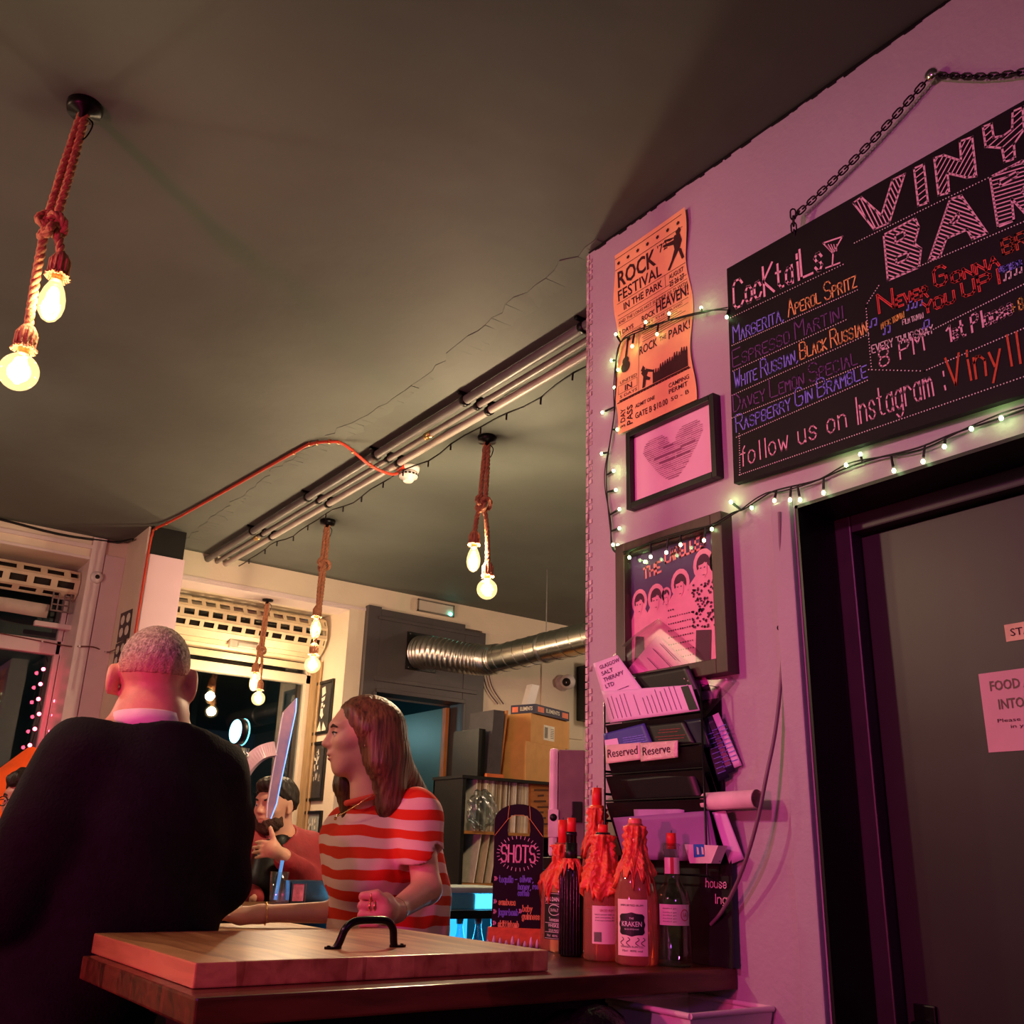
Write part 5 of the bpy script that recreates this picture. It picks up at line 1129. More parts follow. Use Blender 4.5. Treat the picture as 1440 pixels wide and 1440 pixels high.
# emergency light, camera, wall panel
em = thing('emergency_light', 'clear boxed emergency light with a teal lamp above the dark screen', 'emergency light', (3.8, 6.27, 3.02))
MB().box((3.645, 6.262, 3.015), (3.965, 6.30, 3.10), .004).build('base', M('milky_lens', srgb(200, 190, 176), .25, var=.05), em)
fr = MB(); 
for a, b in (((3.64, 3.01), (3.97, 3.02)), ((3.64, 3.095), (3.97, 3.105)), ((3.64, 3.01), (3.65, 3.105)), ((3.96, 3.01), (3.97, 3.105))): fr.box((a[0], 6.255, a[1]), (b[0], 6.264, b[1]))
fr.build('rim', M('grey_rim', srgb(110, 104, 96), .5), em)
MB().ball((3.935, 6.255, 3.03), .014, 12).build('indicator', M('teal_indicator', (.1, 1, .8), emit=(.1, 1, .75), es=8), em)
cc = aY(799, 958, 6.18)
cv = thing('security_camera', 'white turret security camera on the pale wall behind the boxes', 'camera', cc)
MB().lathe((cc.x+.02, 6.30, cc.z), [(.066, 0), (.068, .02), (.06, .04), (.05, .055)], 26, (0, -1, 0)).build('base', m_wplastic, cv)
vd = (Vector((0, 0, CAM_Z))-cc).normalized(); hd_ = Vector((vd.x-.35, vd.y, vd.z-.1)).normalized()
b = MB().ball(cc+Vector((.015, .02, 0)), .062, 20); b = b.build('ball', m_wplastic, cv)
MB().lathe(cc+Vector((.015, .02, 0))+hd_*.055, [(.034, 0), (.034, .012), (.026, .014), (.02, .006), (0, .006)], 20, hd_).build('lens', m_black, b)
struct('trim_9', MB().box((4.86, 6.285, 2.20), (5.30, 6.30, 3.02), .003), m_cream)
sp_ = thing('loudspeaker', 'slim black loudspeaker on the wall beside the camera', 'loudspeaker', aY(822, 1010, 6.0))
a = aY(814, 930, 6.1); b2 = aY(840, 1012, 6.1)
a.x += .13; MB().box((a.x, 6.0, b2.z), (a.x+.3, 6.29, a.z), .01).build('cabinet', m_bplastic, sp_); MB().box((a.x+.02, 5.994, b2.z+.03), (a.x+.28, 6.0, a.z-.03)).build('grille', m_black, sp_)

# ---- shelf of records with boxes on top
SY = 5.2
def sx(px, py, y=SY): return aY(px, py, y)
A = sx(655, 1090); B_ = sx(812, 1098); zt = A.z; zm = sx(700, 1170).z; zl = sx(700, 1243).z; x0, x1 = A.x-.02, B_.x
sf = thing('record_shelf', 'black shelf unit with a plywood edge holding records behind the shots board', 'shelf', ((x0+x1)/2, SY+.2, 0))
MB().box((x0, SY, 0), (x0+.025, SY+.34, zt)).box((x1-.025, SY, 0), (x1, SY+.34, zt)).build('side_panel', m_black, sf)
MB().box((x0-.01, SY-.01, zt-.018), (x1+.01, SY+.34, zt)).build('top', m_black, sf)
MB().box((x0, SY+.325, 0), (x1, SY+.34, zt)).build('back_panel', m_black, sf)
for z in (zm, zl): MB().box((x0+.025, SY, z-.018), (x1-.025, SY+.325, z)).build('shelf', M('plywood_edge', srgb(176, 122, 60), .5, var=.2, scale=10, stretch=(1, 6, 6)), sf)
rnd = random.Random(21); x = sx(673, 1130).x; xe = sx(748, 1130).x; k = 0
RC = [srgb(*c) for c in ((214, 204, 180), (196, 178, 150), (226, 218, 200), (150, 128, 104), (206, 190, 160), (120, 96, 80), (232, 226, 212), (176, 160, 150), (220, 200, 170), (96, 80, 76))]
labs = ['cream', 'tan', 'white', 'brown', 'beige', 'dark brown', 'pale', 'grey', 'buff', 'charcoal']
def record(x, w, z, h, ci, lean, label):
    mb = MB(); y = SY+.03+rnd.uniform(0, .015)
    mb.obox((x+w/2+lean*h/2, y+.137, z+h/2), (w, 0, 0), (0, .274, 0), (lean*h, 0, h*math.sqrt(1-lean*lean)))
    o = mb.build('record_sleeve', M('sleeve_'+str(ci), RC[ci], .6, var=.12, scale=25)); tag(o, label, 'record', 'records on the shelf'); return o
while x < xe:
    w = rnd.choice((.006, .008, .011, .014)); ci = rnd.randrange(10)
    record(x, w, zm+.001, .308+rnd.uniform(-.006, .004), ci, .02, 'upright record sleeve in the tight row on the upper shelf'); x += w+.0035; k += 1
for i in range(3):
    q = sx(680+6*i, 1215); record(q.x-.05+.03*i, .009, zl+.001, .31, (2, 4, 0)[i], .16, ['leaning record on the lower shelf, lowest tilt of three', 'leaning record on the lower shelf, between two others', 'leaning record on the lower shelf, hidden by the shots board'][i])
mb = MB()
q0 = sx(655, 1110); q1 = sx(694, 1166); nb = 14
for j in range(nb+1):
    pass
pbm = bmesh.new(); bmesh.ops.create_icosphere(pbm, subdivisions=4, radius=1)
for v in pbm.verts:
    c = v.co; f = 1+.10*math.sin(c.x*9+c.z*7)+.08*math.sin(c.y*13+c.z*5)+.06*math.sin(c.z*17+c.x*4)
    c.x *= f; c.y *= f; c.z *= f
    v.co = Vector(((q0.x+q1.x)/2+c.x*(q1.x-q0.x)*.48, SY-.03+c.y*.035, (q0.z+q1.z)/2+c.z*(q0.z-q1.z)*.5))
mb.bm(pbm, True); tag(mb.build('plastic_bag', thin_glass('bag_plastic', (.72, .80, .80), .22, .25)), 'crumpled clear plastic bag hanging before the records', 'bag')
# wooden crate at the row's end
a = sx(747, 1094, SY+.02); b = sx(800, 1167, SY+.02)
cr = thing('wooden_crate', 'brown printed wooden box at the end of the record row', 'box', ((a.x+b.x)/2, SY+.1, zm)); MB().box((a.x, SY+.02, zm+.001), (min(b.x, x1-.03), SY+.31, a.z-.03), .004).build('body', M('crate_wood', srgb(166, 100, 46), .6, var=.3, scale=9, stretch=(1, 6, 6)), cr)
pl = Plane((a.x+.01, SY+.0195, zm), (1, 0, 0), (0, 0, 1)); mb = MB()
for k in range(7): ribbon(mb, [(.02+.03*(k % 2), .06+.035*k), (.13-.02*(k % 3), .065+.035*k)], pl, .012, .001)
mb.build('print', M('burnt_print', srgb(84, 44, 22), .7), cr)
# cardboard boxes
m_card = M('cardboard', srgb(214, 160, 96), .7, var=.08, scale=12, bump=.05); m_tape = M('parcel_tape', srgb(190, 140, 80), .3)
E1 = Vector((-.34, .94, 0)); E2 = Vector((.94, .34, 0))
def cbox(name, label, c, l1, l2, h, m, z):
    t = thing(name, label, 'box', (c.x, c.y, z), 0, 'boxes on the record shelf'); ctr = Vector((c.x, c.y, z+h/2+.001))+E1*l1/2+E2*l2/2
    MB().obox(ctr, E2*l2, E1*l1, (0, 0, h)).build('carton', m, t); return t, ctr
c1 = sx(739, 1084, SY+.03); h1 = sx(739, 1042, SY+.03).z-zt
t, ctr = cbox('cardboard_box', 'lower brown cardboard box standing on the record shelf', c1, .26, .50, h1, m_card, zt)
c2 = sx(746, 1040, SY+.05); h2 = sx(746, 1003, SY+.05).z-(zt+h1)
t, ctr = cbox('cardboard_box', 'upper brown cardboard box with a white address label', c2, .24, .50, h2, m_card, zt+h1+.001)
o_ = Vector((c2.x, c2.y, zt+h1+.002))+E2*.16; pl = Plane(o_, E2, (0, 0, 1)); mb = MB(); poly_on(mb, [(0, .03), (.14, .03), (.14, .13), (0, .13)], pl, .001); lb = mb.build('address_label', m_bw, t)
mb = MB()
for k in range(6): ribbon(mb, [(.015+.007*k, .045), (.015+.007*k, .115)], pl, .003, .002); ribbon(mb, [(.09, .05+.012*k), (.13, .05+.012*k)], pl, .003, .002)
mb.build('printed_lines', m_lk, lb)
c3 = sx(753, 1006, SY+.04); zz = zt+h1+h2+.003; h3 = .062
t, ctr = cbox('game_box', 'flat navy and orange box lid on top of the cardboard boxes', c3, .20, .44, h3, M('navy_box', srgb(34, 36, 74), .45), zz)
for (dr1, L_, o2, txt) in ((E2, .44, Vector((c3.x, c3.y, zz)), 'ELEMENTS'), (-E1, .20, Vector((c3.x, c3.y, zz))+E1*.20, 'ELEMENTS')):
    pl = Plane(o2, dr1, (0, 0, 1)); mb = MB()
    for u in ((.06, .24), (.78, .96)) if L_ > .3 else ((.06, .30),): poly_on(mb, [(u[0]*L_, .014), (u[1]*L_, .014), (u[1]*L_, .05), (u[0]*L_, .05)], pl, .001)
    mb.build('print', M('salmon_block', srgb(236, 130, 100), .6), t); mb = MB(); print_text(mb, txt, pl, L_*(.40 if L_ > .3 else .5), .026, .001, .02, L_*(.30 if L_ > .3 else .38), .022); mb.build('lettering', m_bw, t)
q = sx(748, 994, SY+.25); t = thing('white_carton', 'white upright carton tilted against the wall on the boxes', 'box', q); MB().obox((q.x+.02, SY+.30, q.z+.075), (.075, .01, 0), (0, .06, 0), (.05, 0, .17)).build('carton', m_wplastic, t)
q = sx(692, 1084, SY+.05); t = thing('grey_case', 'dark grey upright case beside the cardboard boxes', 'case', (q.x, SY+.1, zt)); MB().obox((q.x+.01, SY+.16, zt+.215), (.085, 0, 0), (0, .28, 0), (.02, 0, .42)).build('body', M('case_grey', srgb(62, 56, 62), .5), t)
q = sx(670, 1080, SY+.1); t = thing('black_folder', 'black folder at the shelf end beside the grey case', 'folder', (q.x, SY+.2, zt)); MB().obox((q.x+.0, SY+.2, zt+.15), (.05, 0, 0), (0, .3, 0), (.0, 0, .30)).build('body', m_black, t)
q = sx(697, 1086, SY+.0); t = thing('orange_book', 'flat orange book under the grey case edge', 'book', (q.x, SY+.02, zt)); MB().box((q.x-.07, SY-.005, zt+.0005), (q.x+.06, SY+.018, zt+.022)).build('cover', M('orange_cover', srgb(206, 104, 50), .5), t)
q = sx(706, 1040, SY+.1); t = thing('manila_envelope', 'orange brown envelope standing between the case and the boxes', 'envelope', (q.x, SY+.2, zt)); MB().obox((q.x+.0, SY+.22, zt+.22), (.012, 0, 0), (.02, .30, 0), (.05, 0, .44)).build('sheet', M('manila', srgb(196, 120, 56), .6), t)
for i, (a, b) in enumerate((((676, 925), (700, 990)), ((683, 922), (708, 990)))):
    t = thing('hanging_wire', ['thin grey wire hanging below the duct, nearer the screen', 'thin grey wire hanging below the duct, nearer the boxes'][i], 'wire', aY(*b, 6.28)); MB().tube(spline([aY(*a, 6.28), aY((a[0]+b[0])/2-4, (a[1]+b[1])/2+8, 6.28), aY(*b, 6.28)], 8), .005, 6).build('sheath', M('grey_flex', (0, 0, 0)), t)

# ---- blue lit fridge shelf behind the bar
FY = 3.45
m_blue = M('blue_lit_panel', (.05, .5, .9), emit=(.03, .42, .9), es=1.1)
fx0 = aY(600, 1290, FY).x; fx1 = aY(712, 1290, FY).x
fg = thing('bottle_fridge', 'low open fridge glowing blue behind the person in stripes', 'fridge', ((fx0+fx1)/2, FY, 0))
zs = aY(660, 1280, FY).z
MB().box((fx0-.1, FY-.02, 0), (fx0-.06, FY+.45, zs)).box((fx1+.1, FY-.02, 0), (fx1+.14, FY+.45, zs)).box((fx0-.1, FY-.02, zs-.03), (fx1+.14, FY+.45, zs)).box((fx0-.1, FY-.02, 0), (fx1+.14, FY+.45, .62)).build('cabinet', m_black, fg)
MB().box((fx0-.06, FY+.43, .62), (fx1+.1, FY+.45, zs-.03)).build('lit_back', m_blue, fg)
m_bb = thin_glass('blue_bottle_glass', (.55, .9, 1), .14)
for i, px in enumerate((646, 672, 694)):
    p = aY(px, 1318, FY+.12); p.z = .62
    t = thing('mixer_bottle', ['small mixer bottle with a pale cap in the blue fridge', 'small mixer bottle with a red cap in the blue fridge', 'small mixer bottle beside the shots board in the fridge', 'small mixer bottle hidden behind the striped shirt'][i], 'bottle', p, 0, 'mixer bottles in the fridge')
    hb = aY(px, 1291, FY+.12).z-.62
    MB().lathe(p, [(.028, 0), (.03, .004), (.031, hb-.13), (.028, hb-.10), (.016, hb-.055), (.0125, hb-.03), (.0125, hb-.012)], 18).build('bottle', m_bb, t); MB().lathe(p, [(.0145, hb-.022), (.0148, hb), (0, hb+.001)], 14).build('cap', (M('red_cap', srgb(220, 70, 60), .4) if i == 1 else M('pale_blue_cap', srgb(150, 210, 230), .4)), t)
a = aY(626, 1246, FY+.1); b = aY(692, 1278, FY+.1)
t = thing('clear_box', 'clear plastic lidded box on the blue fridge', 'box', ((a.x+b.x)/2, FY+.15, zs)); MB().box((a.x, FY+.05, zs+.001), (b.x+.05, FY+.3, a.z-.025), .006).build('body', M('icy_plastic', srgb(120, 180, 190), .2, trans=.4, var=.1), t); MB().box((a.x-.01, FY+.04, a.z-.024), (b.x+.06, FY+.31, a.z), .005).build('lid', M('icy_lid', srgb(180, 196, 196), .25, var=.15), t)

# ---- beer tap, tumbler, tray on the far bar
TY = 4.14
def ty(x, y, d=0): return aY(x, y, TY+d)
tp = thing('beer_tap', 'chrome beer tap with a glowing round lens and a tall iridescent handle', 'beer tap', (ty(330, 1250).x, TY, ZT))
cx = ty(331, 1100).x; ctop = ty(331, 1052).z
MB().lathe((cx, TY, ZT+.0005), [(.055, 0), (.055, .01), (.034, .02), (.032, ctop-ZT-.16), (.036, ctop-ZT-.05), (.046, ctop-ZT-.04), (.046, ctop-ZT-.025), (.038, ctop-ZT-.02), (.042, ctop-ZT)], 28).build('column', m_chrome, tp)
arm = MB(); pts = spline([ty(334, 1112), ty(341, 1088), ty(352, 1072), ty(366, 1060), ty(378, 1055), ty(388, 1053)], 4); ring = []
for i, p in enumerate(pts):
    n_ = (pts[min(i+1, len(pts)-1)]-pts[max(i-1, 0)]).normalized(); w = Vector((CF.x, CF.y, 0)).normalized(); v_ = n_.cross(w).normalized(); v_ = v_ if v_.z > 0 else -v_
    ring.append([p-v_*.03-w*.022, p+v_*.03-w*.022, p+v_*.03+w*.022, p-v_*.03+w*.022])
arm.add([q for r_ in ring for q in r_], [(i*4+k, i*4+(k+1) % 4, i*4+4+(k+1) % 4, i*4+4+k) for i in range(len(ring)-1) for k in range(4)]+[(3, 2, 1, 0), tuple(len(ring)*4-4+k for k in range(4))])
arm.build('arm', M('lilac_enamel', srgb(226, 190, 204), .25, coat=.4), tp)
lc = ty(337, 1029); vd = (Vector((0, 0, CAM_Z))-lc); vd.z = 0; vd.normalize(); ld = (vd*.48+Vector((vd.y, -vd.x, 0))*.88).normalized()
ln = MB().lathe(lc-ld*.02, [(.05, 0), (.056, .004), (.056, .034), (.05, .038), (0, .038)], 32, ld).build('lens_housing', m_bplastic, tp)
MB().lathe(lc+ld*.0185, [(.050, 0), (.049, .004), (0, .008)], 32, ld).build('lens', M('cyan_lens', (.5, .9, 1), emit=(.25, .85, 1), es=2.6), ln)
MB().lathe(lc-ld*.018, [(.0565, .0), (.0575, .003), (.0565, .006)], 32, ld).build('lit_rim', M('cyan_rim', (.2, .8, .9), emit=(.1, .7, .8), es=2.5), ln)
MB().tube([Vector((cx, TY, ctop)), lc-Vector((0, 0, .05))], .014, 10).build('lens_neck', m_chrome, tp)
irid = M('iridescent_acrylic', srgb(112, 128, 214), .1, .35, var=.0, scale=9, coat=1, stretch=(1, 1, .8), col2=srgb(240, 186, 214))
irid.node_tree.nodes['Principled BSDF'].inputs['Thin Film Thickness'].default_value = 420
bl = [(ty(398, 1002), ty(417, 982)), (ty(396, 1010), ty(416, 1000)), (ty(388, 1060), ty(403, 1062)), (ty(381, 1100), ty(394, 1104)), (ty(376, 1130), ty(389, 1130)), (ty(375, 1150), ty(381, 1151))]
bmh = MB()
for (a, b), (c, d) in zip(bl[:-1], bl[1:]):
    k = Vector((-.03, -.046, 0))*.35
    bmh.prism([a, b, d, c], (0, .010, 0)); 
bh = bmh.build('handle', irid, tp)
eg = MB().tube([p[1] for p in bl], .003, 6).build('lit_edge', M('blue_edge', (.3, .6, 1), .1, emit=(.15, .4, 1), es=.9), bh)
MB().tube([p[0] for p in bl], .0035, 6).build('pale_edge', M('pale_edge', (.9, .8, 1), .1, coat=1), bh)
gp = ty(390, 1262); gp.z = ZT+.001
tg = thing('tumbler', 'glass tumbler with a bright blue straw on the far bar', 'glass', gp)
gh = aY(390, 1226, gp.y).z-ZT
MB().lathe(gp, [(0, .002), (.030, 0), (.031, .004), (.040, gh), (.038, gh), (.029, .012), (0, .012)], 28).build('glass', thin_glass('tumbler_glass', (.93, .95, .97), .12), tg)
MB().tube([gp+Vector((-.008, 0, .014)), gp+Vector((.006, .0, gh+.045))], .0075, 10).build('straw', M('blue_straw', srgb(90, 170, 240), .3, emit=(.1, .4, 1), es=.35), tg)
a = aY(404, 1238, 4.10); b = aY(462, 1262, 4.10)
tr_ = thing('serving_caddy', 'open chrome napkin caddy beside the tumbler on the far bar', 'caddy', ((a.x+b.x)/2, 4.10, ZT)); zt2 = a.z
MB().box((a.x, 4.06, ZT+.0005), (b.x+.04, 4.20, ZT+.006)).box((a.x, 4.06, ZT+.006), (a.x+.004, 4.20, zt2)).box((a.x, 4.196, ZT+.006), (b.x+.04, 4.20, zt2)).box((b.x+.036, 4.06, ZT+.006), (b.x+.04, 4.2, zt2)).box((a.x, 4.06, ZT+.006), (b.x+.04, 4.064, zt2-.004)).box((a.x-.004, 4.054, zt2-.008), (b.x+.044, 4.066, zt2)).box((a.x+.07, 4.056, ZT+.006), (a.x+.075, 4.06, zt2)).build('body', M('dark_chrome', (.72, .72, .72), .16, 1), tr_)
MB().box((a.x+.012, 4.0575, ZT+.014), (a.x+.06, 4.0595, zt2-.012)).build('pink_reflection', M('pink_reflection_tint', srgb(226, 120, 150), .5, var=.35, scale=40), tr_)  # pink reflection in the chrome, put on as a coloured panel
for k in range(4): MB().box((a.x+.10+.03*k, 4.08, ZT+.007), (a.x+.12+.03*k, 4.18, zt2-.03+.004*k), .002).build('sachet_stack', M('sachet_blue', srgb(120, 180, 220), .4) if k % 2 else M('sachet_dark', srgb(40, 50, 60), .4), tr_)
# orange shade at the picture's edge
ap_ = aY(46, 1050, 5.2)
os_ = thing('floor_lamp', 'floor lamp with an orange cone shade behind the guest in glasses', 'lamp', (ap_.x, 5.2, 0))
MB().lathe((ap_.x, 5.2, ap_.z-.40), [(.43, 0), (.41, .004), (.02, .395), (0, .40)], 40).build('shade', M('orange_shade', srgb(240, 76, 22), .6, emit=(1, .12, .01), es=.12), os_)
MB().tube([(ap_.x, 5.2, 0), (ap_.x, 5.2, ap_.z-.1)], .014, 10).lathe((ap_.x, 5.2, 0), [(.16, 0), (.16, .015), (.02, .025)], 24).build('stand', m_blackmetal, os_)
# ================================================================ people: smooth bodies from blended volumes
def rc(a, b, ra, rb, k=.02, sub=False): return ('c', np.array(a, float), np.array(b, float), ra, rb, k, sub)
def el(c, r, R=None, k=.02, sub=False): return ('e', np.array(c, float), np.array(r, float), R, 0, k, sub)
def hs(p, n, k=.004): return ('h', np.array(p, float), np.array(n, float)/np.linalg.norm(n), 0, 0, k, True)   # cut away the side n points to
def solid(prims, res, disp=None):
    """closed surface (surface nets) of the blended volumes"""
    lo = np.full(3, 1e9); hi = -lo
    def bb(p):
        if p[0] == 'c': r = max(p[3], p[4]); return np.minimum(p[1], p[2])-r, np.maximum(p[1], p[2])+r
        if p[0] == 'e':
            r = p[2] if p[3] is None else np.full(3, p[2].max()); return p[1]-r, p[1]+r
    for p in prims:
        if p[0] != 'h' and not p[6]: a, b = bb(p); lo = np.minimum(lo, a); hi = np.maximum(hi, b)
    lo -= res*4; hi += res*4; n = np.ceil((hi-lo)/res).astype(int)+1
    D = np.full(n, .08, np.float32)
    ax = [lo[i]+res*np.arange(n[i]) for i in range(3)]
    for p in prims:
        if p[0] == 'h': i0 = np.zeros(3, int); i1 = n.copy()
        else:
            a, b = bb(p); m = p[5]*1.2+.03
            i0 = np.maximum(0, np.floor((a-m-lo)/res).astype(int)); i1 = np.minimum(n, np.ceil((b+m-lo)/res).astype(int)+1)
            if (i1 <= i0).any(): continue
        sl = tuple(slice(i0[i], i1[i]) for i in range(3))
        X, Y, Z = np.meshgrid(ax[0][sl[0]], ax[1][sl[1]], ax[2][sl[2]], indexing='ij', sparse=True)
        if p[0] == 'c':
            a, b, ra, rb = p[1:5]; u = b-a; L2 = max(1e-12, u@u)
            t = np.clip(((X-a[0])*u[0]+(Y-a[1])*u[1]+(Z-a[2])*u[2])/L2, 0, 1)
            d = np.sqrt((X-a[0]-t*u[0])**2+(Y-a[1]-t*u[1])**2+(Z-a[2]-t*u[2])**2)-(ra+(rb-ra)*t)
        elif p[0] == 'e':
            c, r, R = p[1:4]; q = [X-c[0], Y-c[1], Z-c[2]]
            if R is not None: q = [R[0, i]*q[0]+R[1, i]*q[1]+R[2, i]*q[2] for i in range(3)]
            k0 = np.sqrt((q[0]/r[0])**2+(q[1]/r[1])**2+(q[2]/r[2])**2); k1 = np.sqrt((q[0]/r[0]**2)**2+(q[1]/r[1]**2)**2+(q[2]/r[2]**2)**2)
            d = k0*(k0-1)/np.maximum(k1, 1e-9)
        else: d = (X-p[1][0])*p[2][0]+(Y-p[1][1])*p[2][1]+(Z-p[1][2])*p[2][2]
        k = max(1e-5, p[5]); o = D[sl]
        if p[0] == 'h': d = -d; h = np.clip(.5-.5*(o+(-d)*1)/k*0, 0, 1); D[sl] = np.maximum(o, -d)
        elif p[6]: h = np.clip(.5-.5*(o+d)/k, 0, 1); D[sl] = o*(1-h)+(-d)*h+k*h*(1-h)
        else: h = np.clip(.5+.5*(o-d)/k, 0, 1); D[sl] = o*(1-h)+d*h-k*h*(1-h)
    if disp is not None: D = D+disp(*np.meshgrid(*ax, indexing='ij', sparse=True)).astype(np.float32)
    I = D < 0; s8 = [I[dx:n[0]-1+dx, dy:n[1]-1+dy, dz:n[2]-1+dz] for dx in (0, 1) for dy in (0, 1) for dz in (0, 1)]
    cnt = sum(s.astype(np.int8) for s in s8); act = (cnt > 0) & (cnt < 8); idx = np.full(act.shape, -1, np.int64); ci = np.argwhere(act); idx[act] = np.arange(len(ci))
    acc = np.zeros((len(ci), 3)); w = np.zeros(len(ci)); cor = [(dx, dy, dz) for dx in (0, 1) for dy in (0, 1) for dz in (0, 1)]
    val = [D[ci[:, 0]+c[0], ci[:, 1]+c[1], ci[:, 2]+c[2]] for c in cor]
    for i in range(8):
        for j in range(i+1, 8):
            if sum(abs(cor[i][q]-cor[j][q]) for q in range(3)) != 1: continue
            m = (val[i] < 0) != (val[j] < 0); t = val[i][m]/(val[i][m]-val[j][m])
            acc[m] += np.array(cor[i])+(np.array(cor[j])-np.array(cor[i]))*t[:, None]; w[m] += 1
    V = lo+res*(ci+acc/w[:, None]); F = []
    for a in range(3):
        b, c = (a+1) % 3, (a+2) % 3; s0 = [slice(1, -1)]*3; s1 = list(s0); s0[a] = slice(0, -1); s1[a] = slice(1, None); s0[b] = s1[b] = slice(1, -1); s0[c] = s1[c] = slice(1, -1)
        A, B = I[tuple(s0)], I[tuple(s1)]; e = np.argwhere(A != B); fl = A[tuple(e.T)]; e = e+np.array([0 if q == a else 1 for q in range(3)])
        def g(db, dc): q = e.copy(); q[:, b] -= db; q[:, c] -= dc; return idx[tuple(q.T)]
        quad = np.stack([g(1, 1), g(0, 1), g(0, 0), g(1, 0)], 1); quad[~fl] = quad[~fl][:, ::-1]; F.append(quad)
    F = np.concatenate(F); F = F[(F >= 0).all(1)]
    return V, F
def skin(name, prims, res, mat, parent, disp=None, keep=True):
    V, F = solid(prims, res, disp)
    me = bpy.data.meshes.new(name); inv = np.array(wmat(parent).inverted()) if parent else np.eye(4)
    V = V@inv[:3, :3].T+inv[:3, 3]
    me.vertices.add(len(V)); me.vertices.foreach_set('co', V.ravel()); me.loops.add(F.size); me.loops.foreach_set('vertex_index', F.ravel())
    me.polygons.add(len(F)); me.polygons.foreach_set('loop_start', np.arange(len(F))*4)
    me.polygons.foreach_set('use_smooth', np.ones(len(F), bool)); me.update(calc_edges=True); me.validate()
    if keep:                                  # one continuous surface: drop stray islands
        bm = bmesh.new(); bm.from_mesh(me); bm.verts.ensure_lookup_table(); seen = set(); best = []
        for v in bm.verts:
            if v.index in seen: continue
            st_ = [v]; isl = []; seen.add(v.index)
            while st_:
                q = st_.pop(); isl.append(q)
                for e in q.link_edges:
                    o2 = e.other_vert(q)
                    if o2.index not in seen: seen.add(o2.index); st_.append(o2)
            if len(isl) > len(best): best = isl
        if len(best) < len(bm.verts):
            s_ = set(best); bmesh.ops.delete(bm, geom=[v for v in bm.verts if v not in s_], context='VERTS')
        bmesh.ops.smooth_vert(bm, verts=bm.verts[:], factor=.35, use_axis_x=True, use_axis_y=True, use_axis_z=True)
        bm.to_mesh(me); bm.free(); me.polygons.foreach_set('use_smooth', np.ones(len(me.polygons), bool))
    me.materials.append(mat); o = bpy.data.objects.new(name, me); COL.objects.link(o); o.parent = parent
    return o
class Head:
    """frame of a head: x forward (face), y to its own left, z up"""
    def __init__(s, o, fwd, up=(0, 0, 1), sc=1.0):
        f = Vector(fwd).normalized(); u = Vector(up); y = u.cross(f).normalized(); u = f.cross(y)
        s.o = Vector(o); s.R = np.array([f, y, u]).T; s.sc = sc
    def p(s, x, y, z): return np.array(s.o)+s.R@np.array([x, y, z])*s.sc
    def v(s, x, y, z): return s.R@np.array([x, y, z])
    def E(s, c, r, k=.02, sub=False, tilt=None):
        R = s.R if tilt is None else s.R@tilt
        return el(s.p(*c), np.array(r)*s.sc, R, k, sub)
    def C(s, a, b, ra, rb, k=.02, sub=False): return rc(s.p(*a), s.p(*b), ra*s.sc, rb*s.sc, k, sub)
    def base(s, male=True, ears=True, neck=True):
        j = 1 if male else .93
        L = [s.E((-.014, 0, .034), (.098, .077, .088)), s.E((.028, 0, -.015), (.066, .064*j, .088), .03), s.E((.032, 0, -.072), (.05, .05*j, .036), .03),
             s.C((.058, -.012, -.097), (.058, .012, -.097), .019, .019, .025), s.E((.070, 0, .034), (.026, .052, .016), .02),
             s.E((.058, .040, -.018), (.026, .022, .022), .02), s.E((.058, -.040, -.018), (.026, .022, .022), .02),
             s.E((.097, .031, .006), (.018, .018, .012), .012, True), s.E((.097, -.031, .006), (.018, .018, .012), .012, True),
             s.C((.087, 0, .018), (.109, 0, -.022), .008, .0105, .012), s.C((.098, .011, -.027), (.098, -.011, -.027), .0085, .0085, .008),
             s.E((.0775, .031, .006), (.0125, .0135, .0125), .004), s.E((.0775, -.031, .006), (.0125, .0135, .0125), .004),
             s.C((.0795, .043, .0135), (.0795, .019, .0135), .0045, .0045, .005), s.C((.0795, -.043, .0135), (.0795, -.019, .0135), .0045, .0045, .005),
             s.E((.088, 0, -.052), (.012, .022, .010), .014), s.E((.092, 0, -.0535), (.0085, .019, .0055), .006), s.E((.0895, 0, -.0655), (.0085, .017, .006), .006),
             s.E((.102, 0, -.0595), (.014, .026, .0016), .004, True)]
        if ears:
            for q in (1, -1): L += [s.E((-.012, q*.080, -.002), (.020, .007, .034), .008), s.E((-.006, q*.088, .0), (.009, .006, .018), .006, True), s.E((-.004, q*.077, -.03), (.010, .007, .010), .006)]
        if neck: L += [s.C((-.018, 0, -.05), (-.03, 0, -.17), .052*j, .056*j, .03)]
        return L
    def eyes(s, body, col=(.10, .06, .03)):
        me = M('eye_white', srgb(226, 214, 208), .2, var=.02); mi = M('iris_'+str(round(col[0]*99)), col, .15)
        for q in (1, -1):
            c = s.p(.0782, q*.031, .0045); b = MB().ball(c, .0122*s.sc, 16).build('eye', me, body)
            MB().ball(s.p(.0862, q*.0315, .0045), .0056*s.sc, 12, (1, 1, 1)).build('iris', mi, b)
    def brows(s, body, mat, th=.0042):
        for q in (1, -1): MB().tube([Vector(s.p(.082, q*.048, .024)), Vector(s.p(.0925, q*.034, .0305)), Vector(s.p(.0945, q*.017, .0265))], [th*.5*s.sc, th*s.sc, th*.8*s.sc], 8).build('eyebrow', mat, body)
def finger(L, pts, r0, r1, k=.006):
    n = len(pts)-1
    for i in range(n): L.append(rc(pts[i], pts[i+1], r0+(r1-r0)*i/n, r0+(r1-r0)*(i+1)/n, k))
m_skin = M('skin_fair', srgb(226, 168, 142), .45, var=.06, scale=22, sub=.15)
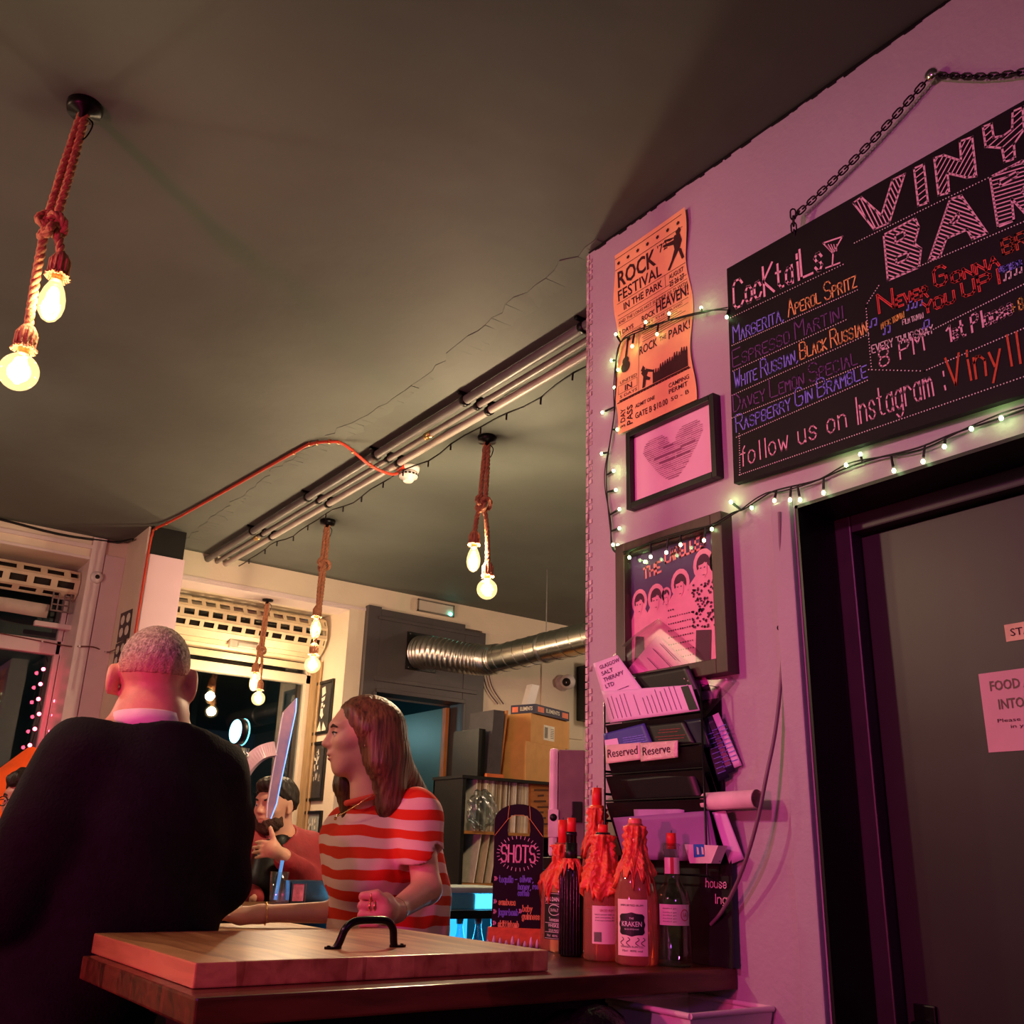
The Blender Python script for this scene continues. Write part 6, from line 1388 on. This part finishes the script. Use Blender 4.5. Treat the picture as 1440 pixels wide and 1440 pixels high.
m_skin2 = M('skin_ruddy', srgb(220, 156, 132), .5, var=.09, scale=30, sub=.15, bump=.06, bscale=120)
# ---------------------------------------------------------------- the man in the black coat, back turned
MY = 2.44
def mp(px, py, d=0): return np.array(aY(px, py, MY+d))
man = thing('person', 'man with cropped grey hair in a black coat, his back turned, at the bar', 'person', (.64, 2.48, 0))
hm_ = Head(mp(214, 958, .035), (.22, .97, -.06), (0, .06, 1), 1.05)
sL, sR = mp(108, 1074, -.02), mp(300, 1086, .03); nb_ = mp(216, 1010, .0)
chest = mp(190, 1150, .03); hipc = np.array([.60, 2.52, .92])
body = hm_.base(True) + [hm_.E((-.014, q*.092, -.004), (.024, .010, .036), .012) for q in (1, -1)] + [hm_.E((-.03, q*.098, -.002), (.010, .014, .024), .008, True) for q in ()] + [hm_.C((-.035, 0, -.08), (-.045, 0, -.17), .056, .058, .03), rc(nb_, chest, .07, .10, .05), rc(sL, sR, .06, .06, .05), el(chest, (.20, .12, .24), None, .06), rc(chest, hipc, .13, .14, .06),
    rc(sL, mp(58, 1172, -.03), .05, .046), rc(mp(58, 1172, -.03), mp(8, 1268, -.02), .046, .042), rc(mp(8, 1268, -.02), mp(26, 1304, .22), .042, .032), rc(sR, mp(312, 1238, .05), .05, .042), rc(mp(312, 1238, .05), mp(285, 1262, .33), .042, .032)]
hand = mp(282, 1268, .37); hand[2] = 1.105
for hx_, hc, sg in (('r', hand, 1), ('l', mp(26, 1310, .28), -1)):
    body += [el(hc+np.array([0, .02, 0]), (.040, .045, .016), None, .015)]
    for i in range(4): b0 = hc+np.array([(-.03+.02*i), .055, .0]); finger(body, [b0, b0+np.array([.003*(i-1.5), .03, .004]), b0+np.array([.005*(i-1.5), .055-.006*abs(i-1.3), -.006])], .0095, .0075)
    finger(body, [hc+np.array([-.035*sg, .0, 0]), hc+np.array([-.055*sg, .03, -.002]), hc+np.array([-.052*sg, .055, -.006])], .011, .009)
for q in (-.11, .11): body += [rc(hipc+np.array([q*.8, 0, -.02]), (hipc[0]+q, 2.53, .50), .10, .07, .04), rc((hipc[0]+q, 2.53, .50), (hipc[0]+q, 2.53, .10), .07, .05, .03), rc((hipc[0]+q, 2.53, .045), (hipc[0]+q*1.15, 2.66, .035), .045, .035, .02)]
bo = skin('body', body, .0062, m_skin2, man)
hm_.eyes(bo)
m_coat = M('black_wool_coat', srgb(19, 18, 24), .85, var=.25, scale=40, bump=.2, bscale=160, spec=.25)
def cfold(X, Y, Z): return .005*np.sin(X*26+Z*9+np.sin(Y*20))*np.sin(Z*13+X*5)+.0035*np.sin(Z*31+X*22+Y*9)
coat = [rc(mp(214, 1042, -.005), chest, .075, .12, .06), rc(mp(214, 1018, .02), chest, .095, .14, .06), rc(sL, sR, .077, .077, .07), rc(mp(150, 1046, 0), mp(268, 1038, .02), .072, .068, .06), el(chest, (.232, .152, .27), None, .07), rc(chest, hipc, .175, .19, .07), el(mp(178, 1270, .06), (.23, .165, .24), None, .07),
    rc(sL, mp(58, 1172, -.03), .078, .083, .05), rc(mp(58, 1172, -.03), mp(8, 1268, -.02), .083, .078, .04), rc(mp(8, 1268, -.02), mp(30, 1306, .17), .076, .055, .04),
    rc(sR, mp(306, 1170, .05), .078, .080, .05), rc(mp(306, 1170, .05), mp(303, 1238, .05), .08, .073, .04), rc(mp(303, 1238, .05), mp(288, 1260, .27), .07, .052, .04),
    rc(hipc, (.60, 2.53, .55), .20, .235, .05), hs((0, 0, .50), (0, 0, -1)), hs(hm_.p(-.03, 0, -.122), hm_.v(.12, 0, 1)), rc(hm_.p(-.03, 0, -.06), hm_.p(-.035, 0, -.11), .062, .055, .012, True)]
co = skin('coat', coat, .009, m_coat, man, cfold)
tr = []
for q in (-.11, .11): tr += [rc(hipc+np.array([q*.8, 0, -.1]), (hipc[0]+q, 2.53, .50), .125, .09, .04), rc((hipc[0]+q, 2.53, .5), (hipc[0]+q, 2.53, .09), .09, .075, .03)]
tr += [hs((0, 0, .075), (0, 0, -1))]; skin('trousers', tr, .012, M('dark_trousers', srgb(26, 26, 34), .8), man)
sh_ = []
for q in (-.11, .11): sh_ += [rc((hipc[0]+q, 2.51, .05), (hipc[0]+q*1.15, 2.68, .04), .052, .042, .02), hs((0, 0, .004), (0, 0, -1))]
for q in (0, 1): skin('shoe', [sh_[q*2], sh_[1]], .008, m_black, man)
# cropped hair: a close cap with a nape line
def hnoise(X, Y, Z): return .0016*np.sin(X*310+Z*90)*np.sin(Y*290+Z*170)
hair = [hm_.E((-.016, 0, .036), (.1005, .0795, .0905)), hs(hm_.p(-.06, 0, .004), hm_.v(.15, 0, -1)), hs(hm_.p(.055, 0, .05), hm_.v(1, 0, -.55))]
for q in (1, -1): hair += [hm_.E((.004, q*.09, -.018), (.034, .03, .040), .01, True)]
m_grey = M('cropped_grey_hair', srgb(116, 98, 84), .85, var=0, scale=120, col2=srgb(216, 204, 184), bump=.5, bscale=260)
nt = m_grey.node_tree; bs = nt.nodes['Principled BSDF']; src = bs.inputs['Base Color'].links[0].from_socket
tcg = nt.nodes.new('ShaderNodeTexCoord'); spz = nt.nodes.new('ShaderNodeSeparateXYZ'); nt.links.new(tcg.outputs['Object'], spz.inputs[0])
nzg = nt.nodes.new('ShaderNodeTexNoise'); nzg.inputs['Scale'].default_value = 45; nt.links.new(tcg.outputs['Object'], nzg.inputs['Vector'])
adg = nt.nodes.new('ShaderNodeMath'); adg.operation = 'MULTIPLY_ADD'; adg.inputs[1].default_value = .03; nt.links.new(nzg.outputs['Fac'], adg.inputs[0]); nt.links.new(spz.outputs['Z'], adg.inputs[2])
mrg = nt.nodes.new('ShaderNodeMapRange'); z0_ = hm_.o.z+.006+.015; mrg.inputs['From Min'].default_value = z0_; mrg.inputs['From Max'].default_value = z0_+.05; nt.links.new(adg.outputs[0], mrg.inputs['Value'])
mxg = nt.nodes.new('ShaderNodeMix'); mxg.data_type = 'RGBA'; nt.links.new(mrg.outputs[0], mxg.inputs[0]); mxg.inputs[6].default_value = (*srgb(214, 158, 136), 1); nt.links.new(src, mxg.inputs[7]); nt.links.new(mxg.outputs[2], bs.inputs['Base Color'])
skin('hair', hair, .0042, m_grey, bo, hnoise); hm_.brows(bo, m_grey)
# shirt collar
cb_ = MB(); n = 40; vs = []
for j, (h, off) in enumerate(((-.135, .0), (-.098, .003), (-.096, -.001), (-.135, -.003))):
    for i in range(n):
        a = 2*math.pi*i/n; ex = .080*math.cos(a)-.030; ey = .076*math.sin(a); lift = -.026*max(0, math.cos(a))
        r_ = 1+off*8+(.10 if j in (0, 3) else 0); vs.append(hm_.p(-.03+(ex+.03)*r_, ey*r_, h+lift+.012))
fs = [(j*n+i, j*n+(i+1) % n, ((j+1) % 4)*n+(i+1) % n, ((j+1) % 4)*n+i) for j in range(4) for i in range(n)]
cb_.add([Vector(v) for v in vs], fs, True); cb_.build('shirt_collar', M('pale_shirt', srgb(236, 214, 222), .6), man)
# ---------------------------------------------------------------- the bartender in the striped shirt
GY = 2.72
def gp_(px, py, d=0): return np.array(aY(px, py, GY+d))
girl = thing('person', 'person with long brown hair in a red and pink striped t-shirt behind the bar', 'person', (1.62, 2.75, 0))
gh_ = Head(gp_(507, 1037), (-.955, .295, -.03), (-.10, .03, 1), .98)
nS, fS = gp_(586, 1144, -.10), gp_(486, 1166, .12); ch_ = gp_(540, 1200, .02); wa = gp_(552, 1300, .04); nk = gp_(532, 1128, .01)
hip = np.array([wa[0]+.0, wa[1]+.02, .90])
nE, nW, nF = gp_(600, 1250, -.18), gp_(556, 1281, -.29), gp_(527, 1280, -.32)
fE, fW, fH = gp_(478, 1288, .08), gp_(366, 1292, .14), gp_(340, 1290, .15)
fE[2] = max(fE[2], 1.105); fW[2] = 1.098; fH[2] = 1.092
gb = gh_.base(False) + [rc(gh_.p(-.02, 0, -.05), nk, .050, .053, .03), rc(nS, fS, .05, .05, .04), el(ch_, (.11, .085, .13), None, .05), rc(ch_, wa, .085, .085, .05), rc(wa, hip, .09, .11, .05), rc(nk, ch_, .06, .08, .05),
    rc(nS, nE, .047, .040, .03), rc(nE, nW, .041, .027, .02), rc(fS, fE, .042, .032, .03), rc(fE, fW, .032, .0225, .02)]
# near fist: palm, four curled fingers, thumb
ri = np.array(CR); up_ = np.array([0, 0, 1.]); fw = -np.array(CF)*np.array([1, 1, 0]); fw = fw/np.linalg.norm(fw)
gb += [el(nF+ri*.026+up_*.003-fw*.012, (.027, .022, .040), None, .008), rc(nW, nF+ri*.02, .027, .03, .02)]
for i in range(4):
    zz = .034-.0220*i; s_ = (1, 1.06, 1.0, .86)[i]
    k0 = nF+up_*zz+ri*(.010)+fw*.020; k1 = nF+up_*(zz+.002)-ri*.030*s_+fw*.026; k2 = nF+up_*(zz-.003)-ri*.036*s_-fw*.006; k3 = nF+up_*(zz-.004)-ri*.008-fw*.012
    finger(gb, [k0, k1, k2, k3], .0108-.0004*i, .0092, .001)
finger(gb, [nF+ri*.026+up_*.022+fw*.016, nF+ri*.006+up_*.040+fw*.026, nF-ri*.020+up_*.038+fw*.022], .0125, .0095, .006)
# far hand lying on the bar
d_ = (fH-fW); d_[2] = 0; d_ /= np.linalg.norm(d_); s2_ = np.array([-d_[1], d_[0], 0])
gb += [el(fH+d_*.02, (.038, .034, .017), None, .018), rc(fW, fH, .023, .024, .02)]
for i in range(4): b0 = fH+d_*.05+s2_*(-.028+.019*i); finger(gb, [b0, b0+d_*.026+up_*.004, b0+d_*(.045-.004*abs(i-1.4))-up_*.012], .0092, .0072, .005)
finger(gb, [fH+d_*.0-s2_*.03, fH+d_*.03-s2_*.055-up_*.004, fH+d_*.055-s2_*.056-up_*.010], .011, .0085, .006)
for q in (-.08, .08): gb += [rc(hip+np.array([q, 0, -.02]), (hip[0]+q, hip[1], .48), .085, .058, .04), rc((hip[0]+q, hip[1], .48), (hip[0]+q, hip[1], .10), .058, .042, .03), rc((hip[0]+q, hip[1], .04), (hip[0]+q-.09, hip[1]-.06, .03), .04, .03, .02)]
go_ = skin('body', gb, .0048, m_skin, girl); gh_.eyes(go_)
m_brown = M('long_brown_hair', srgb(62, 38, 28), .42, var=0, scale=90, stretch=(1, 1, .06), col2=srgb(132, 92, 60), bump=.35)
gh_.brows(go_, M('brown_brow', srgb(70, 44, 34), .7), .0044)
lip = M('lip_pink', srgb(172, 66, 66), .35)
MB().tube([Vector(gh_.p(.086, .021, -.0585)), Vector(gh_.p(.0925, .008, -.0545)), Vector(gh_.p(.0945, 0, -.0555)), Vector(gh_.p(.0925, -.008, -.0545)), Vector(gh_.p(.086, -.021, -.0585))], [.0015, .0052, .0054, .0052, .0015], 8).tube([Vector(gh_.p(.086, .019, -.0615)), Vector(gh_.p(.0905, .008, -.066)), Vector(gh_.p(.0915, 0, -.0665)), Vector(gh_.p(.0905, -.008, -.066)), Vector(gh_.p(.086, -.019, -.0615))], [.0015, .0058, .0062, .0058, .0015], 8).build('lips', lip, go_)
for q in (1, -1): MB().tube([Vector(gh_.p(.080, q*.045, .0065)), Vector(gh_.p(.0905, q*.036, .0105)), Vector(gh_.p(.0915, q*.026, .010)), Vector(gh_.p(.0875, q*.019, .006))], .0024, 6).build('eyelashes', m_black, go_)
# long hair: cap, back fall, near lock in front of the shoulder, far lock beside the neck
def hstr(X, Y, Z):
    c = gh_.o; a = np.arctan2(Y-c.y, X-c.x); return .0011*np.sin(a*58+np.sin(Z*9)*2)+.0007*np.sin(a*117+Z*22)
bkp = gp_(590, 1118, .03)
hr = [gh_.E((-.020, 0, .040), (.104, .0835, .0935), .02), gh_.E((-.055, 0, -.02), (.076, .086, .10), .04),
      rc(gh_.p(-.06, .02, .02), gh_.p(-.085, .03, -.20), .07, .055, .04), rc(gh_.p(-.085, .02, -.06), bkp, .062, .030, .04), rc(gh_.p(-.05, -.04, -.02), gh_.p(-.06, -.05, -.22), .055, .035, .04),
      rc(gh_.p(-.022, .074, .03), gh_.p(-.045, .080, -.08), .022, .026, .03), rc(gh_.p(-.045, .080, -.08), gh_.p(-.085, .066, -.150), .028, .016, .03), rc(gh_.p(-.085, .066, -.145), gh_.p(-.105, .06, -.185), .016, .007, .02), rc(gh_.p(-.065, .045, -.05), gh_.p(-.105, .045, -.19), .05, .026, .03),
      rc(gh_.p(.03, -.062, .0), gh_.p(.035, -.06, -.14), .026, .028, .03), rc(gh_.p(.035, -.06, -.14), gh_.p(.012, -.052, -.285), .030, .008, .02),
      rc(gh_.p(.040, .054, .078), gh_.p(.0, .077, .02), .014, .02, .02),
      gh_.E((.088, .0, .0), (.062, .062, .092), .012, True), gh_.E((.075, .03, -.08), (.062, .052, .075), .012, True), rc(gh_.p(-.03, 0, -.09), gh_.p(-.035, 0, -.3), .053, .06, .01, True)]
skin('hair', hr, .0042, m_brown, go_, hstr)
# striped t-shirt
m_str = bpy.data.materials.new('striped_jersey'); m_str.use_nodes = True; nt = m_str.node_tree; bs = nt.nodes['Principled BSDF']
tc = nt.nodes.new('ShaderNodeTexCoord'); sp_x = nt.nodes.new('ShaderNodeSeparateXYZ'); nt.links.new(tc.outputs['Object'], sp_x.inputs[0])
nz = nt.nodes.new('ShaderNodeTexNoise'); nz.inputs['Scale'].default_value = 5; nt.links.new(tc.outputs['Object'], nz.inputs['Vector'])
ma = nt.nodes.new('ShaderNodeMath'); ma.operation = 'MULTIPLY_ADD'; ma.inputs[1].default_value = .05; nt.links.new(nz.outputs['Fac'], ma.inputs[0]); nt.links.new(sp_x.outputs['Z'], ma.inputs[2])
mb_ = nt.nodes.new('ShaderNodeMath'); mb_.operation = 'MULTIPLY_ADD'; mb_.inputs[1].default_value = .05; nt.links.new(sp_x.outputs['X'], mb_.inputs[0]); nt.links.new(ma.outputs[0], mb_.inputs[2])
mm = nt.nodes.new('ShaderNodeMath'); mm.operation = 'MULTIPLY'; mm.inputs[1].default_value = 1/.058; nt.links.new(mb_.outputs[0], mm.inputs[0])
mf_ = nt.nodes.new('ShaderNodeMath'); mf_.operation = 'FRACT'; nt.links.new(mm.outputs[0], mf_.inputs[0])
cr_ = nt.nodes.new('ShaderNodeValToRGB'); e = cr_.color_ramp.elements; e[0].position = 0; e[0].color = (*srgb(222, 52, 30), 1); e[1].position = .47; e[1].color = (*srgb(222, 52, 30), 1)
q = cr_.color_ramp.elements.new(.49); q.color = (*srgb(238, 190, 186), 1); q = cr_.color_ramp.elements.new(.98); q.color = (*srgb(238, 190, 186), 1); q = cr_.color_ramp.elements.new(1.0); q.color = (*srgb(222, 52, 30), 1)
nt.links.new(mf_.outputs[0], cr_.inputs[0]); nt.links.new(cr_.outputs[0], bs.inputs['Base Color']); bs.inputs['Roughness'].default_value = .8; bs.inputs['Specular IOR Level'].default_value = .2
def tfold(X, Y, Z): return .007*np.sin((X*.8-Y*.6)*24+Z*24+1.0)*np.clip((1.50-Z)*4, 0, 1)+.003*np.sin(Z*34+X*40)+.002*np.sin(X*60-Z*28+Y*30)
dn = nE-nS; dn = dn/np.linalg.norm(dn); cutN = nS+dn*.125
ts = [rc(nS+np.array([0, 0, -.005]), fS, .064, .060, .05), rc(nk+np.array([0, 0, -.015]), ch_, .072, .10, .05), el(ch_, (.140, .108, .16), None, .05), el(gp_(520, 1225, -.03), (.10, .10, .085), None, .05),
      rc(gp_(507, 1192, .02), gp_(508, 1300, .03), .092, .100, .05), rc(gp_(582, 1172, .05), gp_(590, 1308, .06), .085, .100, .05), rc(ch_, wa, .105, .112, .05), rc(wa, hip, .118, .135, .05),
      rc(nS, cutN, .070, .072, .03), rc(fS, fS+(fE-fS)*.55, .062, .066, .04), hs(hip+np.array([0, 0, -.05]), (0, 0, -1))]
ts1 = ts+[rc(gh_.p(-.02, 0, -.09), nk+np.array([-.004, 0, .035]), .058, .062, .008, True)]
# the open sleeve end: cut the arm volume out below the hem
ts1 += [rc(cutN+dn*.030, cutN+dn*.20, .064, .064, .005, True), rc(cutN+dn*.115, cutN+dn*.2, .072, .072, .005, True)]
skin('t_shirt', ts1, .0052, m_str, girl, tfold)
# ribbed neckline, necklace, rings, bracelet
nkr = [Vector(gh_.p(-.030+.062*math.cos(a), .060*math.sin(a), -.180-.016*math.cos(a))) for a in [2*math.pi*i/32 for i in range(32)]]
MB().tube(nkr, .009, 8, closed=True).build('neckband', M('red_rib', srgb(214, 70, 50), .8), girl)
m_gold = M('gold', (.85, .55, .22), .25, 1)
nkl = [Vector(gh_.p(-.022+.082*math.cos(a), .074*math.sin(a), -.180-.055*max(-.2, math.cos(a)))) for a in [2*math.pi*i/40 for i in range(40)]]
MB().tube(nkl, .0016, 6, closed=True).ball(nkl[0]+Vector((-.004, 0, -.006)), .005, 10).build('necklace', m_gold, girl)
for i, t_ in ((0, .45), (1, .5), (1, .2)):
    zz = .034-.0220*i; c = Vector(nF+up_*zz+ri*(.010-.04*t_)+fw*.023); MB().tube([c+Vector(up_)*(.0122*math.cos(a))+Vector(fw)*(.0122*math.sin(a)) for a in [2*math.pi*k/18 for k in range(18)]], .0022, 6, closed=True).build('ring', m_gold, girl)
def bangle(p, d, r, nm, m):
    d = Vector(d).normalized(); x = d.orthogonal().normalized(); y = d.cross(x); p = Vector(p)
    MB().tube([p+x*(r*math.cos(a))+y*(r*math.sin(a)) for a in [2*math.pi*k/24 for k in range(24)]], .0018, 6, closed=True).build(nm, m, girl)
bangle(fW+(fE-fW)*.06, fE-fW, .030, 'bracelet', m_gold); bangle(nW+(nE-nW)*.03, nE-nW, .031, 'bracelet', m_gold)
jb = []
for q in (-.08, .08): jb += [rc(hip+np.array([q*.8, 0, -.03]), (hip[0]+q, hip[1], .48), .115, .078, .04), rc((hip[0]+q, hip[1], .48), (hip[0]+q, hip[1], .09), .078, .07, .03)]
jb += [hs((0, 0, .07), (0, 0, -1))]; skin('jeans', jb, .012, M('dark_denim', srgb(40, 46, 66), .8, bump=.1), girl)
for q in (-.08, .08): skin('shoe', [rc((hip[0]+q+.01, hip[1]+.01, .045), (hip[0]+q-.10, hip[1]-.07, .035), .048, .038, .02), hs((0, 0, .004), (0, 0, -1))], .008, m_black, girl)
# ---------------------------------------------------------------- the bearded man in the red jacket
BY = 4.56
def bp_(px, py, d=0): return np.array(aY(px, py, BY+d))
mn = thing('person', 'bearded man in a dark red jacket leaning on the far bar, hand to his chin', 'person', (1.9, 4.65, 0))
bh = Head(bp_(387, 1134), (-.90, -.42, -.05), (-.05, -.03, 1), 1.02)
bS, bT = bp_(432, 1196, .02), bp_(350, 1186, .05); bc = bp_(392, 1232, .05); bn = bp_(396, 1172, .02); bhip = np.array([bc[0]+.03, bc[1]+.10, .90])
bE, bW, bH = bp_(440, 1244, -.08), bp_(398, 1204, -.26), bp_(383, 1194, -.30)
bb_ = bh.base(True)+[rc(bh.p(-.02, 0, -.05), bn, .055, .058, .03), rc(bS, bT, .055, .055, .05), el(bc, (.16, .12, .2), None, .06), rc(bc, bhip, .13, .14, .06), rc(bS, bE, .05, .042, .03), rc(bE, bW, .042, .030, .02), rc(bT, bp_(340, 1262, -.05), .05, .04, .03), rc(bp_(340, 1262, -.05), bp_(356, 1262, -.2), .04, .03, .03)]
bb_ += [el(bH, (.034, .024, .036), None, .018), rc(bW, bH, .03, .03, .02)]
for i in range(4):
    zz = .027-.0175*i; ln_ = (.8, .95, .9, .7)[i]; b0 = bH+up_*zz-ri*.02; finger(bb_, [b0, b0-ri*.035*ln_+up_*(.003-.002*i)+fw*.006, b0-ri*.068*ln_+up_*(.001-.004*i)], .0102, .0078, .003)
finger(bb_, [bH+ri*.006+up_*.03, bH-ri*.008+up_*.062, bH-ri*.018+up_*.088], .0125, .0095, .006)
for q in (-.1, .1): bb_ += [rc(bhip+np.array([q, 0, -.02]), (bhip[0]+q, bhip[1], .48), .1, .065, .04), rc((bhip[0]+q, bhip[1], .48), (bhip[0]+q, bhip[1], .1), .065, .045, .03), rc((bhip[0]+q, bhip[1], .04), (bhip[0]+q-.05, bhip[1]-.1, .03), .04, .034, .02)]
bo2 = skin('body', bb_, .0062, m_skin, mn); bh.eyes(bo2)
m_dkh = M('dark_brown_hair', srgb(40, 28, 22), .5, var=.4, scale=90, stretch=(1, 1, .3), bump=.4); bh.brows(bo2, m_dkh, .005)
def bn_(X, Y, Z): return .003*np.sin(X*150+Z*60)*np.sin(Y*140-Z*90)
skin('hair', [bh.E((-.012, 0, .058), (.108, .082, .078), .02), bh.E((.045, .0, .098), (.060, .062, .032), .03), bh.E((-.04, 0, .02), (.075, .081, .07), .03), hs(bh.p(-.02, 0, .012), bh.v(.5, 0, -1)), hs(bh.p(.10, 0, .05), bh.v(1, 0, -.5))], .0055, m_dkh, bo2, bn_)
skin('beard', [bh.E((.026, 0, -.066), (.070, .0665, .056), .02), bh.C((.062, -.018, -.1), (.062, .018, -.1), .026, .026, .02), bh.E((.090, 0, -.046), (.012, .028, .007), .008), bh.E((.10, 0, -.062), (.014, .018, .0085), .004, True), hs(bh.p(.02, 0, -.034), bh.v(.35, 0, 1)), bh.E((.055, 0, -.03), (.055, .062, .022), .01, True)], .005, M('beard_hair', srgb(74, 48, 36), .8, var=.4, scale=150, bump=.4), bo2, bn_)
m_rj = M('dark_red_jacket', srgb(150, 36, 44), .7, var=.12, scale=20, bump=.12, bscale=60)
def jf(X, Y, Z): return .006*np.sin(X*30+Z*24)+.004*np.sin(Z*44-Y*20)
cutW = bW+(bE-bW)*.12
jk = [rc(bS, bT, .080, .080, .06), rc(bn+np.array([0, .03, -.05]), bc, .10, .15, .06), el(bc, (.20, .155, .23), None, .06), rc(bc, bhip, .175, .18, .06), rc(bS, bE, .078, .066, .04), rc(bE, cutW, .064, .050, .03), rc(bT, bp_(340, 1262, -.05), .078, .062, .04), rc(bp_(340, 1262, -.05), bp_(354, 1262, -.17), .06, .05, .03), hs((0, 0, .80), (0, 0, -1)),
      rc(bh.p(-.02, 0, -.10), bn+np.array([-.02, -.02, -.02]), .075, .08, .012, True)]
skin('jacket', jk, .009, m_rj, mn, jf)
cl_ = MB()
for sg in (1, -1): cl_.sheet(bh.p(-.055, sg*.058, -.115), bh.p(.035, sg*.075, -.165), bh.p(.052, sg*.048, -.250), bh.p(-.03, sg*.10, -.16), 6, 4, lambda u, v: .008*math.sin(u*3), .012)
cl_.build('collar', M('black_cord_collar', srgb(20, 17, 20), .8), mn)
skin('shirt', [el(np.array(bp_(374, 1222, -.08)), (.075, .07, .13), None, .02), rc(bn+np.array([-.02, -.03, -.05]), bp_(372, 1240, -.08), .06, .09, .03)], .01, m_black, mn)
MB().tube([Vector(bH-ri*.036+up_*(.012*math.cos(a)-.006)+fw*.012*math.sin(a)) for a in [2*math.pi*k/16 for k in range(16)]], .002, 6, closed=True).build('ring', m_chrome, mn)
skin('jeans', [rc(bhip+np.array([q*.8, 0, -.03]), (bhip[0]+q, bhip[1], .48), .13, .085, .04) for q in (-.1, .1)]+[rc((bhip[0]+q, bhip[1], .48), (bhip[0]+q, bhip[1], .09), .085, .075, .03) for q in (-.1, .1)]+[hs((0, 0, .07), (0, 0, -1))], .014, MATS['dark_denim'], mn, keep=False)
# ---------------------------------------------------------------- the guest in glasses at the picture's edge
QY = 4.30
def qp(px, py, d=0): return np.array(aY(px, py, QY+d))
gu = thing('person', 'dark haired guest in glasses half hidden behind the black coat', 'person', (.15, 4.4, 0))
qh = Head(qp(41, 1128), (-.80, -.58, -.06), (0, 0, 1), 1.0)
qb = qh.base(True); qn = np.array(qh.p(-.03, 0, -.17)); qs = [qn+np.array([.10, -.15, -.07]), qn+np.array([-.04, .19, -.07])]; qc = qn+np.array([.03, .03, -.22]); qhip = np.array([qc[0]+.02, qc[1], .88])
qb += [rc(qs[0], qs[1], .055, .055, .04), el(qc, (.13, .15, .2), None, .05), rc(qc, qhip, .13, .14, .05)]
for s_ in qs: e_ = s_+np.array([.02, .0, -.28]); qb += [rc(s_, e_, .05, .04, .03), rc(e_, e_+np.array([-.05, -.02, -.22]), .04, .03, .02), el(e_+np.array([-.06, -.022, -.28]), (.022, .036, .045), None, .02)]
for s_ in qs:
    hcn = s_+np.array([-.04, -.022, -.56])
    for i in range(4): b0 = hcn+np.array([.0, -.026+.0175*i, -.035]); finger(qb, [b0, b0+np.array([-.006, 0, -.035]), b0+np.array([-.020, 0, -.058+.004*abs(i-1.4)])], .009, .0075, .003)
    finger(qb, [hcn+np.array([-.01, -.02, .01]), hcn+np.array([-.035, -.03, -.02]), hcn+np.array([-.04, -.03, -.045])], .011, .009, .006)
for q in (-.1, .1): qb += [rc(qhip+np.array([0, q, -.02]), (qhip[0], qhip[1]+q, .48), .1, .065, .04), rc((qhip[0], qhip[1]+q, .48), (qhip[0], qhip[1]+q, .1), .065, .045, .03), rc((qhip[0], qhip[1]+q, .04), (qhip[0]-.12, qhip[1]+q, .03), .04, .034, .02)]
qo = skin('body', qb, .0065, m_skin, gu); qh.eyes(qo); qh.brows(qo, m_dkh)
skin('hair', [qh.E((-.014, 0, .050), (.106, .084, .085), .02), qh.E((.045, 0, .085), (.055, .06, .035), .03), hs(qh.p(-.02, 0, .01), qh.v(.45, 0, -1)), hs(qh.p(.098, 0, .05), qh.v(1, 0, -.5))], .0055, m_dkh, qo, lambda X, Y, Z: .005*np.sin(X*90+Z*50)*np.sin(Y*80-Z*40))
gl_ = MB()
for q in (1, -1):
    gl_.tube([Vector(qh.p(.098+.0*abs(a), q*.033+.022*math.cos(a), .004+.017*math.sin(a))) for a in [2*math.pi*k/20 for k in range(20)]], .0022, 6, closed=True)
    gl_.tube([Vector(qh.p(.098, q*.054, .008)), Vector(qh.p(.05, q*.078, .010)), Vector(qh.p(-.01, q*.083, .008))], .0022, 6)
gl_.tube([Vector(qh.p(.098, .012, .008)), Vector(qh.p(.104, 0, .011)), Vector(qh.p(.098, -.012, .008))], .0022, 6)
gl_.build('glasses', m_bplastic, gu)
skin('jumper', [rc(qs[0], qs[1], .078, .078, .05), rc(qn+np.array([0, 0, -.03]), qc, .075, .15, .05), el(qc, (.165, .185, .22), None, .05), rc(qc, qhip, .165, .17, .05)]+[x for s_ in qs for x in (rc(s_, s_+np.array([.02, 0, -.28]), .075, .06, .04), rc(s_+np.array([.02, 0, -.28]), s_+np.array([-.02, -.015, -.46]), .06, .046, .03))]+[hs((0, 0, .80), (0, 0, -1)), rc(qh.p(-.02, 0, -.06), qn+np.array([0, 0, .02]), .062, .064, .01, True)], .010, M('navy_jumper', srgb(30, 30, 44), .8, bump=.1, bscale=90), gu, jf)
skin('jeans', [rc(qhip+np.array([0, q*.8, -.03]), (qhip[0], qhip[1]+q, .48), .13, .085, .04) for q in (-.1, .1)]+[rc((qhip[0], qhip[1]+q, .48), (qhip[0], qhip[1]+q, .09), .085, .075, .03) for q in (-.1, .1)]+[hs((0, 0, .07), (0, 0, -1))], .014, MATS['dark_denim'], gu, keep=False)
